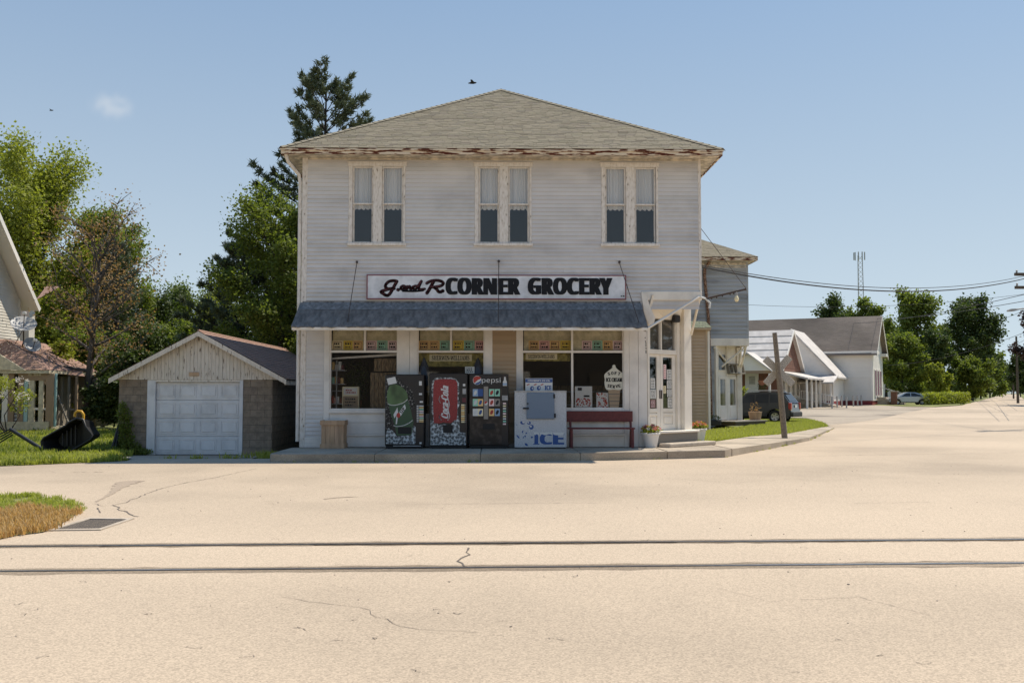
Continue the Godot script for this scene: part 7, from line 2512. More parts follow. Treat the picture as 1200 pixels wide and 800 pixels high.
	poly.call(bw, "roof_slope", M.whiteroof, [Vector3(bxr - 26, be.y - 0.2, rz + 5.2), Vector3(bxr + 0.35, be.y - 0.2, rz + 5.2), Vector3(bxr + 0.35, ba.y, rz), Vector3(bxr - 26, ba.y, rz)], Vector3(0, -0.15, 0))
	poly.call(bw, "roof_slope", M.whiteroof, [Vector3(bxr + 0.35, be.y - 0.2, rz - 5.2), Vector3(bxr - 26, be.y - 0.2, rz - 5.2), Vector3(bxr - 26, ba.y, rz), Vector3(bxr + 0.35, ba.y, rz)], Vector3(0, -0.15, 0))
	for sgn in [1.0, -1.0]:
		poly.call(bw, "rake_board", M.whitewall, [Vector3(bxr + 0.37, be.y - 0.45, rz + 5.25 * sgn), Vector3(bxr + 0.37, be.y - 0.15, rz + 5.25 * sgn), Vector3(bxr + 0.37, ba.y + 0.03, rz), Vector3(bxr + 0.37, ba.y - 0.3, rz)], Vector3(-0.06, 0, 0))
	# seams of the metal roof
	for i in 5:
		var f := (i + 0.7) / 5.6
		var sm := MB.new()
		sm.xf = xf
		var yy := lerpf(be.y - 0.2, ba.y, f); var zz := lerpf(rz + 5.2, rz, f)
		sm.box(Vector3(bxr - 25, yy + 0.02, zz - 0.02), Vector3(bxr + 0.3, yy + 0.05, zz + 0.03))
		put(sm, "roof_seam", M.whiteroof, bw)
	# little entrance gable with a pale door
	var ez := rz + 7.5
	var ea: Vector2 = at.call(876.0, 415.0, ez); var er: Vector2 = at.call(903.0, 434.0, ez); var eb: Vector2 = at.call(896.0, 477.0, ez)
	var ew := er.x - ea.x
	poly.call(bw, "porch_gable", M.whitewall, [Vector3(ea.x - ew, er.y, ez), Vector3(er.x, er.y, ez), Vector3(ea.x, ea.y, ez)], Vector3(0, 0, -0.15))
	poly.call(bw, "porch_roof", M.whiteroof, [Vector3(er.x + 0.2, er.y, ez + 0.3), Vector3(er.x + 0.2, er.y, rz + 4.8), Vector3(ea.x, ea.y + 0.2, rz + 4.8), Vector3(ea.x, ea.y + 0.2, ez + 0.3)], Vector3(0, -0.15, 0))
	poly.call(bw, "porch_roof", M.whiteroof, [Vector3(ea.x - ew - 0.2, er.y, rz + 4.8), Vector3(ea.x - ew - 0.2, er.y, ez + 0.3), Vector3(ea.x, ea.y + 0.2, ez + 0.3), Vector3(ea.x, ea.y + 0.2, rz + 4.8)], Vector3(0, -0.15, 0))
	bx.call(bw, "porch_beam", M.porchpost, Vector3(ea.x - ew, er.y - 0.25, ez - 0.2), Vector3(er.x, er.y - 0.005, ez - 0.05))
	var d0: Vector2 = at.call(873.0, 437.0, rz + 5.0); var d1: Vector2 = at.call(889.0, 470.0, rz + 5.0)
	var dr: MeshInstance3D = bx.call(bw, "door", M.garagedoor, Vector3(d0.x, 0.0, rz + 4.8), Vector3(d1.x, d0.y, rz + 4.9))
	bx.call(dr, "pane", M.galvanized, Vector3(lerpf(d0.x, d1.x, 0.3), d0.y - 1.0, rz + 4.9), Vector3(lerpf(d0.x, d1.x, 0.75), d0.y - 0.3, rz + 4.93))
	for x in [er.x - 0.1, ea.x - ew + 0.05]: bx.call(bw, "porch_post", M.whitewall, Vector3(x - 0.08, -0.3, ez - 0.22), Vector3(x + 0.08, er.y - 0.25, ez - 0.05))
	# hanging red planter by the entrance
	var hb: Vector2 = at.call(894.0, 446.0, ez - 0.1)
	var hg := thing("hanging_basket", "red-brown hanging flower basket at the entrance gable", "hanging basket", xf * Vector3(hb.x, hb.y - 0.4, ez + 0.1))
	var hm := MB.new()
	hm.xf = xf * Transform3D(Basis(), Vector3(hb.x, hb.y - 0.4, ez + 0.2))
	hm.lathe([Vector2(0, 0), Vector2(0.22, 0.0), Vector2(0.36, 0.42), Vector2(0.3, 0.42), Vector2(0, 0.35)], 12)
	put(hm, "basket", M.terracotta, hg)
	hm = MB.new()
	hm.tube([xf * Vector3(hb.x - 0.3, hb.y, ez + 0.2), xf * Vector3(hb.x, er.y - 0.25, ez - 0.1), xf * Vector3(hb.x + 0.3, hb.y, ez + 0.2)], 0.02, 4)
	put(hm, "hanger", M.iron, hg)
	hm = MB.new()
	leaf_cloud(hm, xf * Vector3(hb.x, hb.y - 0.45, ez + 0.2), Vector3(0.4, 0.45, 0.4), 160, 0.12, 0.5)
	put(hm, "foliage", M.leaf_dark, hg)
	# row of grey posts before the ramp
	for q in [[975.5, 478.5], [981.5, 477.5], [987, 476.8], [992.5, 478.0], [1000.5, 476.2], [1005.5, 475.6], [1010, 475.2]]:
		var p := pg(q[0], q[1])
		var pm := MB.new()
		pm.tube([p + Vector3(0, -0.1, 0), p + Vector3(0, 1.05, 0)], 0.07, 8)
		tag(put(pm, "bollard", M.galvanized), "slim grey post in the row before the church ramp", "bollard", "posts before the church ramp")
	# bungalow glimpsed through the trees
	var hx := at_depth(1078, 455, 150.0)
	var hs := thing("white_cottage", "small white cottage half hidden behind the trees and hedge", "house", Vector3(hx.x, land(hx.z), hx.z))
	simple(hs, "wall", M.whitewall, Vector3(hx.x - 4, land(hx.z), hx.z - 6), Vector3(hx.x + 4, land(hx.z) + 2.7, hx.z))
	var hr2 := MB.new()
	hr2.prism(PackedVector2Array([Vector2(hx.x - 4.5, land(hx.z) + 2.7), Vector2(hx.x + 4.5, land(hx.z) + 2.7), Vector2(hx.x, land(hx.z) + 4.6)]), hx.z - 6.4, hx.z + 0.4)
	put(hr2, "roof", M.greyshingle, hs)

# the warehouse across the tracks, seen only as the dark mirror image in the shop windows
func make_warehouse() -> void:
	var w := thing("brick_warehouse", "long dark brick warehouse across the tracks, mirrored in the shop windows", "warehouse", Vector3(0, 0, 56))
	simple(w, "wall", M.darkbrick, Vector3(-26, -0.1, 52), Vector3(30, 6.5, 64))
	var r := MB.new()
	r.xf = Transform3D(Basis(Vector3(0, 0, 1), Vector3.UP, Vector3(-1, 0, 0)), Vector3(30.5, 0, 0))
	r.prism(PackedVector2Array([Vector2(51.4, 6.5), Vector2(64.6, 6.5), Vector2(58, 9.0)]), 0, 57)
	put(r, "roof", M.darkshingle, w)
	for i in 7:
		var x := -22.0 + i * 7.4
		simple(w, "door" if i % 3 == 1 else "window", M.oldwood if i % 3 == 1 else M.oldtrim, Vector3(x, 0.0 if i % 3 == 1 else 1.6, 51.9), Vector3(x + 2.6, 3.4, 51.99))

# ---------------------------------------------------------------- poles, wires, signs
func wire(mb: MB, a: Vector3, b: Vector3, sag: float, r: float, n := 18) -> void:
	var p := []
	for i in n + 1:
		var f := float(i) / n
		p.append(a.lerp(b, f) - Vector3(0, sag * 4.0 * f * (1.0 - f), 0))
	mb.tube(p, r, 4)

func make_street_things() -> void:
	# railway crossbuck seen from behind
	var ft := pg(920.5, 514.5, 0.10)
	var cb := thing("crossbuck_sign", "leaning weathered post with an X of grey boards beside the lawn", "sign", Vector3(ft.x, 0.08, ft.z))
	var top := pz(908, 390, ft.z - 0.3)
	var pm := MB.new()
	pm.tube([Vector3(ft.x, -0.1, ft.z), Vector3(ft.x, 0.1, ft.z).lerp(top, 0.5), top], [0.105, 0.095, 0.08], 10)
	put(pm, "post", M.signpost, cb)
	var c := pz(913.2, 435, ft.z - 0.3)
	for s in [[897.5, 420, 930.5, 450.5, -0.13], [927, 418, 899, 450, -0.18]]:
		var a := pz(s[0], s[1], ft.z - 0.3); var b := pz(s[2], s[3], ft.z - 0.3)
		var d := (b - a).normalized()
		var m := MB.new()
		m.xf = Transform3D(Basis(d, Vector3(0, 0, 1).cross(d), Vector3(0, 0, 1)), (a + b) / 2 + Vector3(0, 0, s[4] + 0.05))
		var l := (b - a).length() / 2
		m.cbox(Vector3(-l, -0.125, -0.02), Vector3(l, 0.125, 0.02), 0.006)
		put(m, "board", M.signboard, cb)
	# utility pole just past the right edge, with crossarms and a street lamp
	var ux := at_depth(1217, 460, 46.0)
	var up := thing("utility_pole", "tall wooden utility pole with crossarms and lamp arm over the street", "utility pole", Vector3(ux.x, 0, ux.z))
	var m := MB.new()
	m.tube([Vector3(ux.x, -0.2, ux.z), Vector3(ux.x, 5, ux.z), Vector3(ux.x, 9.6, ux.z)], [0.17, 0.14, 0.11], 10)
	put(m, "pole", M.oldwood, up)
	var arms := []
	for v in [321.0, 336.5]:
		var y := at_depth(1200, v, 46.0).y
		simple(up, "crossarm", M.oldwood, Vector3(ux.x - 1.05, y - 0.07, ux.z + 0.12), Vector3(ux.x + 1.05, y + 0.07, ux.z + 0.24), 0.01)
		for dx in [-0.95, -0.5, 0.5, 0.95]:
			var i := MB.new()
			i.xf.origin = Vector3(ux.x + dx, y + 0.07, ux.z + 0.18)
			i.lathe([Vector2(0.03, 0), Vector2(0.05, 0.04), Vector2(0.035, 0.08), Vector2(0.05, 0.12), Vector2(0.0, 0.15)], 8)
			put(i, "insulator", M.galvanized, up)
			arms.append(Vector3(ux.x + dx, y + 0.22, ux.z + 0.18))
	var lp := at_depth(1185, 363.5, 46.0)
	m = MB.new()
	m.tube([Vector3(ux.x, lp.y - 0.1, ux.z), Vector3(lp.x + 0.6, lp.y + 0.08, lp.z), Vector3(lp.x + 0.2, lp.y + 0.04, lp.z)], 0.035, 6)
	put(m, "lamp_arm", M.galvanized, up)
	m = MB.new()
	m.xf = Transform3D(Basis(Vector3(1, 0.08, 0).normalized(), Vector3(-0.08, 1, 0).normalized(), Vector3(0, 0, 1)), lp)
	m.prism(PackedVector2Array(curve(v2([-0.14, -0.05, -0.15, 0.0, -0.06, 0.055, 0.12, 0.06, 0.32, 0.035, 0.34, -0.01, 0.1, -0.06]), 3)), -0.09, 0.09)
	put(m, "lamp_head", M.galvanized, up)
	# overhead wires
	var start := Vector3(X1 + 0.02, pz(821, 311.5, -0.6).y, -0.6)
	m = MB.new()
	wire(m, start, Vector3(ux.x - 0.1, at_depth(1205, 323, 46.0).y, ux.z + 0.1), 0.72, 0.022, 30)
	tag(put(m, "service_cable", M.ink), "thick sagging service cable from the shop corner to the pole", "cable")
	m = MB.new()
	wire(m, start + Vector3(0, 0.05, 0), Vector3(ux.x - 0.1, at_depth(1205, 323, 46.0).y + 0.12, ux.z + 0.1), 0.68, 0.012, 30)
	tag(put(m, "service_cable", M.ink), "thin cable twisted close above the sagging service cable", "cable")
	var runs := [[1205, 344, 46.0, 980, 378, 120.0, 0.5], [1205, 352, 46.0, 1010, 372, 120.0, 0.4], [1205, 388, 70.0, 1040, 428, 95.0, 0.5], [1205, 396, 70.0, 1150, 420, 160.0, 0.3], [1205, 362, 60.0, 1160, 375, 200.0, 0.3], [1205, 404, 60.0, 1165, 436, 220.0, 0.2], [1205, 432, 80.0, 1165, 449, 240.0, 0.1]]
	for r in runs:
		m = MB.new()
		wire(m, at_depth(r[0], r[1], r[2]), at_depth(r[3], r[4], r[5]), r[6], 0.016, 14)
		tag(put(m, "power_line", M.ink), "thin overhead power line running along the side street", "power line", "power lines along the side street")
	m = MB.new()
	wire(m, at_depth(876, 357, 60.0), at_depth(1205, 344, 60.0), 0.4, 0.010, 14)
	tag(put(m, "power_line", M.ink), "faint thin wire passing above the church roofs", "power line")
	# poles down the street
	for q in [[1193, 452, 110.0, 7.5], [1188, 452, 170.0, 8.0]]:
		var p := at_depth(q[0], q[1], q[2])
		p.y = land(p.z)
		m = MB.new()
		m.tube([p, p + Vector3(0, q[3], 0)], [0.15, 0.1], 7)
		tag(put(m, "street_pole", M.oldwood), "distant wooden pole along the side street", "pole", "distant poles along the side street")
	# lattice mast
	var b := at_depth(1009, 380, 280.0)
	b.y = land(b.z)
	var tw := thing("lattice_mast", "tall slender lattice radio mast rising behind the church roof", "mast", b, "", false)
	var H := at_depth(1009, 299, 280.0).y - b.y
	var legs := []
	for i in 3:
		var a := TAU * i / 3.0 + 0.4
		legs.append(Vector3(cos(a), 0, sin(a)) * 0.95)
		m = MB.new()
		m.tube([legs[i] * 1.4, legs[i] * 0.8 + Vector3(0, H, 0)], 0.11, 5)
		put(m, "leg", M.galvanized, tw)
	m = MB.new()
	var n := 30
	for k in n:
		for i in 3:
			var f0 := float(k) / n; var f1 := float(k + 1) / n
			m.tube([legs[i] * lerpf(1.4, 0.8, f0) + Vector3(0, H * f0, 0), legs[(i + 1) % 3] * lerpf(1.4, 0.8, f1) + Vector3(0, H * f1, 0)], 0.05, 4)
	put(m, "bracing", M.galvanized, tw)
	m = MB.new()
	for i in 9:
		var a := TAU * i / 9.0
		m.cbox(Vector3(cos(a) * 1.5 - 0.12, H - 1.2, sin(a) * 1.5 - 0.12), Vector3(cos(a) * 1.5 + 0.12, H + 1.0, sin(a) * 1.5 + 0.12), 0.03)
	put(m, "aerials", M.galvanized, tw)
	m = MB.new()
	m.xf = Transform3D(Basis(Vector3(0, 0, 1), PI / 2), Vector3(-1.0, H * 0.22, 0.6))
	m.lathe([Vector2(0, 0), Vector2(0.9, 0.05), Vector2(0.95, 0.5), Vector2(0, 0.6)], 14)
	put(m, "drum_aerial", M.galvanized, tw)
	# two birds: one over the roof, one far off on the left
	for q in [[554.0, 97.5, 34.0, "small dark bird flying above the roof peak"], [60.0, 129.5, 70.0, "tiny distant dark bird in the open sky beside the wisp of cloud"]]:
		var bd := thing("bird", q[3], "bird", at_depth(q[0], q[1], q[2]), "", false)
		m = MB.new()
		m.tube([Vector3(-0.16, 0.0, 0), Vector3(-0.08, 0.012, 0), Vector3(0.02, 0.015, 0), Vector3(0.10, 0.02, 0), Vector3(0.135, 0.022, 0)], [0.012, 0.035, 0.042, 0.026, 0.004], 7)
		put(m, "body", M.bird, bd)
		for s in [-1.0, 1.0]:
			m = MB.new()
			m.quad(Vector3(-0.06, 0.02, 0), Vector3(0.07, 0.02, 0), Vector3(-0.02, 0.055, 0.24 * s), Vector3(-0.08, 0.055, 0.22 * s))
			put(m, "wing", M.bird, bd)

# ---------------------------------------------------------------- vehicles
func loft(mb: MB, secs: Array) -> void:   # secs: rings of equal size, front to rear; smooth sides
	for i in secs.size() - 1:
		var k: int = secs[i].size()
		for j in k:
			var j2 := (j + 1) % k
			mb.quad(secs[i][j], secs[i + 1][j], secs[i + 1][j2], secs[i][j2])
	for e in [0, secs.size() - 1]:
		var k: int = secs[e].size()
		var c := Vector3.ZERO
		for p in secs[e]: c += p
		c /= k
		for j in k:
			if e == 0: mb.tri(c, secs[e][j], secs[e][(j + 1) % k])
			else: mb.tri(c, secs[e][(j + 1) % k], secs[e][j])

func wheel(parent: Node3D, at: Vector3, r: float, w: float) -> void:
	var y := MB.new()
	y.xf = Transform3D(Basis(Vector3(1, 0, 0), PI / 2), at)
	y.lathe([Vector2(r * 0.62, -w / 2), Vector2(r * 0.95, -w / 2), Vector2(r, -w / 2 + 0.03), Vector2(r, w / 2 - 0.03), Vector2(r * 0.95, w / 2), Vector2(r * 0.62, w / 2)], 24)
	var wh := put(y, "wheel", M.tyre, parent)
	y = MB.new()
	y.xf = Transform3D(Basis(Vector3(1, 0, 0), PI / 2), at)
	y.lathe([Vector2(0.0, w * 0.3), Vector2(r * 0.15, w * 0.34), Vector2(r * 0.2, w * 0.25), Vector2(r * 0.58, w * 0.32), Vector2(r * 0.64, w * 0.5)], 20)
	put(y, "rim", M.alloy, wh)
	y = MB.new()
	for i in 5:
		var a := TAU * (i + 0.5) / 5
		var c := at + Vector3(cos(a), sin(a), 0) * r * 0.42 + Vector3(0, 0, w * 0.34)
		y.disc(c, Vector3(0, 0, 1), r * 0.11, 8)
	put(y, "rim_opening", M.pitblack, wh)

func vehicle(called: String, label: String, cat: String, at: Vector3, turn: float, paint: Material, prof: Array, roofp: Array, glass: Array, wheels: Array, wr: float, half: float, dark: Material) -> Node3D:
	# side profile in x (front at -x) and y; the near side is +z
	var o := thing(called, label, cat, at, "", false, turn)
	var body := MB.new()
	var poly := PackedVector2Array(prof)
	for s in wheels:   # wheel arches
		var arch := PackedVector2Array()
		for i in 17: arch.append(Vector2(s, wr) + Vector2(cos(PI * i / 16.0), sin(PI * i / 16.0)) * (wr + 0.07))
		arch.append(Vector2(s - wr - 0.07, 0)); arch.append(Vector2(s + wr + 0.07, 0))
		poly = Geometry2D.clip_polygons(poly, arch)[0]
	body.prism(poly, -half + 0.05, half - 0.05)
	var inner: Array = Geometry2D.offset_polygon(poly, -0.05)
	if inner.size():
		body.prism(inner[0], half - 0.05, half)
		body.prism(inner[0], -half, -half + 0.05)
	put(body, "body", paint, o)
	# glasshouse: narrows towards the roof
	var cab := MB.new()
	var n := roofp.size()
	var yb: float = roofp[0].y
	var yt := 0.0
	for p in roofp: yt = maxf(yt, p.y)
	var ring := func(p: Vector2, s: float) -> Vector3: return Vector3(p.x, p.y, s * (half - 0.04 - 0.16 * (p.y - yb) / (yt - yb)))
	for i in n:
		var j := (i + 1) % n
		cab.quad(ring.call(roofp[i], -1.0), ring.call(roofp[i], 1.0), ring.call(roofp[j], 1.0), ring.call(roofp[j], -1.0))
	var ix := Geometry2D.triangulate_polygon(PackedVector2Array(roofp))
	for s in [-1.0, 1.0]:
		for i in range(0, ix.size(), 3): cab.tri(ring.call(roofp[ix[i]], s), ring.call(roofp[ix[i + 1]], s), ring.call(roofp[ix[i + 2]], s))
	put(cab, "cabin", paint, o)
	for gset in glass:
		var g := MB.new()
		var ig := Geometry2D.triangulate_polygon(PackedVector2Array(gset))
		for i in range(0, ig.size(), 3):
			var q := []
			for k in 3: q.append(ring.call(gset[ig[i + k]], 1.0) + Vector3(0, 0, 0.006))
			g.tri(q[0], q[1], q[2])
		put(g, "side_window", M.darkpane, o)
	for s in wheels:
		for zz in [half - 0.11, -half + 0.11]: wheel(o, Vector3(s, wr, zz), wr, 0.22)
	simple(o, "underbody", M.pitblack, Vector3(wheels[0] - 0.3, 0.22, -half + 0.25), Vector3(wheels[1] + 0.3, 0.55, half - 0.25))
	return o

func make_cars() -> void:
	# dark sport utility vehicle parked on the lot, nose behind the blue-grey shop
	var at := pg(909, 496.0)
	var turn := deg_to_rad(-34.0)
	var b := Basis(Vector3.UP, turn)
	at -= b * Vector3(1.30, 0, 0.8)
	at.y = land(at.z) + 0.006
	var o := vehicle("parked_suv", "black sport utility vehicle parked nose-in beyond the lawn", "car", at, turn, M.suvpaint,
		v2([-2.2, 0.38, -2.2, 0.80, -2.1, 0.95, -1.35, 1.06, -0.95, 1.10, 2.0, 1.14, 2.17, 1.06, 2.2, 0.62, 2.18, 0.36]),
		v2([-1.0, 1.08, -0.42, 1.62, -0.25, 1.69, 0.6, 1.74, 1.45, 1.72, 1.72, 1.64, 2.12, 1.12]),
		[v2([-0.78, 1.12, -0.32, 1.57, 0.12, 1.60, 0.12, 1.12]), v2([0.2, 1.12, 0.2, 1.60, 0.92, 1.62, 0.92, 1.12]), v2([1.02, 1.13, 1.02, 1.62, 1.52, 1.58, 1.86, 1.16])],
		[-1.38, 1.30], 0.36, 0.90, M.cladding)
	# rear face: window, lamps, bumper, plate; sides: cladding, rails, mirror
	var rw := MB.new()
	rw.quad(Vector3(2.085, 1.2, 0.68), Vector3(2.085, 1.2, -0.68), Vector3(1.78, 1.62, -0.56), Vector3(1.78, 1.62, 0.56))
	put(rw, "rear_window", M.darkpane, o)
	simple(o, "bumper", M.cladding, Vector3(2.06, 0.36, -0.86), Vector3(2.32, 0.62, 0.86), 0.04)
	simple(o, "bumper_step", M.galvanized, Vector3(2.1, 0.622, -0.7), Vector3(2.3, 0.64, 0.7))
	for s in [-1.0, 1.0]:
		simple(o, "tail_lamp", M.taillamp, Vector3(2.06, 0.78, s * 0.70), Vector3(2.215, 1.12, s * 0.905), 0.015)
		simple(o, "indicator", M.amberlamp, Vector3(2.07, 0.72, s * 0.72), Vector3(2.21, 0.775, s * 0.90), 0.01)
		var rr := MB.new()
		rr.tube([Vector3(-0.1, 1.72, s * 0.6), Vector3(0.0, 1.79, s * 0.6), Vector3(1.4, 1.80, s * 0.6), Vector3(1.5, 1.73, s * 0.6)], 0.022, 6)
		put(rr, "roof_rail", M.galvanized, o)
		simple(o, "mirror", M.suvpaint, Vector3(-0.72, 1.12, s * 0.9), Vector3(-0.56, 1.28, s * 1.05), 0.03)
		simple(o, "sill_cladding", M.cladding, Vector3(-0.95, 0.36, s * 0.895), Vector3(0.86, 0.56, s * 0.915), 0.008)
		simple(o, "door_handle", M.cladding, Vector3(-0.08, 0.98, s * 0.9), Vector3(0.08, 1.01, s * 0.93), 0.006)
		simple(o, "door_handle", M.cladding, Vector3(0.74, 1.0, s * 0.9), Vector3(0.9, 1.03, s * 0.93), 0.006)
		simple(o, "door_gap", M.pitblack, Vector3(0.155, 0.5, s * 0.9), Vector3(0.167, 1.1, s * 0.902))
		simple(o, "headlamp", M.galvanized, Vector3(-2.215, 0.74, s * 0.5), Vector3(-2.1, 0.92, s * 0.86), 0.02)
	simple(o, "number_plate", M.printwhite, Vector3(2.2, 0.86, -0.17), Vector3(2.222, 1.0, 0.17))
	simple(o, "wiper_spoiler", M.suvpaint, Vector3(1.6, 1.655, -0.55), Vector3(1.84, 1.69, 0.55), 0.012)
	# silver saloon by the church
	var p := pg(1064, 474.2)
	var t2 := deg_to_rad(-6.0)
	p.y = land(p.z) + 0.006
	o = vehicle("parked_saloon", "silver saloon car parked before the hedge by the church", "car", p, t2, M.silverpaint,
		v2([-2.2, 0.32, -2.22, 0.62, -2.0, 0.78, -1.2, 0.90, 1.5, 0.95, 2.1, 0.92, 2.2, 0.75, 2.2, 0.32]),
		v2([-1.25, 0.90, -0.45, 1.36, -0.1, 1.43, 0.6, 1.42, 1.0, 1.32, 1.75, 0.95]),
		[v2([-0.95, 0.95, -0.38, 1.31, 0.1, 1.36, 0.1, 0.95]), v2([0.18, 0.95, 0.18, 1.36, 0.6, 1.34, 1.2, 1.12, 1.35, 0.96])],
		[-1.35, 1.35], 0.31, 0.87, M.cladding)
	o.scale = Vector3.ONE * 0.9
	for s in [-1.0, 1.0]:
		simple(o, "tail_lamp", M.taillamp, Vector3(2.1, 0.68, s * 0.6), Vector3(2.21, 0.84, s * 0.86), 0.01)
		simple(o, "headlamp", M.galvanized, Vector3(-2.22, 0.6, s * 0.5), Vector3(-2.05, 0.74, s * 0.84), 0.01)
	simple(o, "bumper", M.silverpaint, Vector3(-2.28, 0.3, -0.8), Vector3(-2.15, 0.52, 0.8), 0.03)

# ---------------------------------------------------------------- plants
func leaf(mb: MB, p: Vector3, size: float, up := 0.45) -> void:   # one folded pointed leaf
	var d := Vector3(rng.randfn(), rng.randfn() * 0.7 - 0.15, rng.randfn()).normalized()
	var n := (Vector3(rng.randfn(), rng.randfn(), rng.randfn()).normalized() + Vector3(0, up, 0)).normalized()
	var s := d.cross(n)
	if s.length() < 0.05: s = Vector3(1, 0, 0)
	s = s.normalized() * size * 0.36
	var l := d * size
	var fold := n * size * 0.10
	mb.tri(p, p + l * 0.45 + s + fold, p + l)
	mb.tri(p, p + l, p + l * 0.45 - s + fold)

func leaf_cloud(mb: MB, c: Vector3, r: Vector3, count: int, size: float, hollow: float, spread := 0.22) -> void:
	for i in count:
		var d := Vector3(rng.randfn(), rng.randfn(), rng.randfn()).normalized()
		var q := lerpf(hollow, 1.0, pow(rng.randf(), 0.6)) * rng.randf_range(0.75, 1.1)
		mb.col = tone(spread)
		leaf(mb, c + d * r * q, size * rng.randf_range(0.7, 1.3))

func broadleaf(called: String, label: String, cat: String, at: Vector3, h: float, base: float, radius: float, sd: int, leafm: Material, count: int, size: float, group := "", bark: Material = null, limbs := 15, top_heavy := 0.55, bare := 0.0, clump := 0.16) -> Node3D:
	var keep := rng
	rng = RandomNumberGenerator.new()
	rng.seed = sd
	var o := thing(called, label, cat, at, group, false)
	var tr := MB.new()
	var r0 := h * 0.017 + 0.05
	var lean := Vector3(rng.randf_range(-0.5, 0.5), 0, rng.randf_range(-0.5, 0.5)) * h * 0.05
	var spine := []
	var rad := []
	for i in 8:
		var f := i / 7.0
		spine.append(Vector3(sin(f * 4 + sd) * 0.012 * h, h * 0.86 * f, cos(f * 3 + sd) * 0.012 * h) + lean * f)
		rad.append(lerpf(r0, r0 * 0.16, pow(f, 0.8)))
	tr.tube(spine, rad, 9)
	var tips := []
	for i in limbs:
		var f := (i + 0.5) / limbs
		var y := lerpf(base, h * 0.84, pow(f, 0.9))
		var t := clampf((y - base) / (h - base), 0, 1)
		var prof := pow(maxf(0.0, 1.0 - pow(absf(t - (1.0 - top_heavy)) / maxf(1.0 - top_heavy, top_heavy), 2.2)), 0.5)
		var len := radius * (0.35 + 0.65 * prof) * rng.randf_range(0.75, 1.12)
		var az := i * 2.39996 + rng.randf_range(-0.4, 0.4)
		var el := lerpf(0.12, 1.1, t) + rng.randf_range(-0.15, 0.2)
		var s: Vector3 = spine[0].lerp(spine[7], clampf(y / (h * 0.86), 0, 1))
		var dir := Vector3(cos(az) * cos(el), sin(el), sin(az) * cos(el))
		var pts := [s]
		var rr := [r0 * lerpf(0.42, 0.2, t)]
		var p := s
		for k in 5:
			dir = (dir + Vector3(rng.randfn() * 0.14, 0.07 + rng.randfn() * 0.08, rng.randfn() * 0.14)).normalized()
			p += dir * len / 5.0
			pts.append(p)
			rr.append(rr[0] * (1.0 - (k + 1) / 5.4))
		tr.tube(pts, rr, 5)
		for k in range(1, 6):
			for w in 2 + (1 if k > 2 else 0):
				var d2 := (dir + Vector3(rng.randfn() * 0.7, rng.randfn() * 0.5 + 0.15, rng.randfn() * 0.7)).normalized()
				var l2 := len * rng.randf_range(0.16, 0.36)
				var e: Vector3 = pts[k] + d2 * l2
				tr.tube([pts[k], pts[k].lerp(e, 0.5) + Vector3(0, 0.04 * l2, 0), e], [r0 * 0.10, r0 * 0.06, 0.008], 4)
				tips.append(e)
				tips.append(pts[k].lerp(e, 0.55))
		tips.append(p)
	for k in 10: tips.append(spine[7] + Vector3(rng.randfn() * 0.28, rng.randf_range(0.0, 1.0) * h * 0.13 / maxf(0.001, 1.0), rng.randfn() * 0.28) * Vector3(radius * 0.5, 1.0, radius * 0.5))
	put(tr, "trunk", bark if bark else M.bark, o)
	var lv := MB.new()
	var each := int(ceil(2.1 * count / tips.size()))
	for tp in tips:
		if rng.randf() < bare: continue
		var cr := radius * clump * rng.randf_range(0.7, 1.35)
		var ct := tone(0.16)
		for i in int(each * rng.randf_range(0.5, 1.5)):
			var d := Vector3(rng.randfn() * 0.55, rng.randfn() * 0.42, rng.randfn() * 0.55) * cr
			lv.col = ct * tone(0.14)
			leaf(lv, tp + d, size * rng.randf_range(0.65, 1.25))
	put(lv, "crown", leafm, o)
	rng = keep
	return o

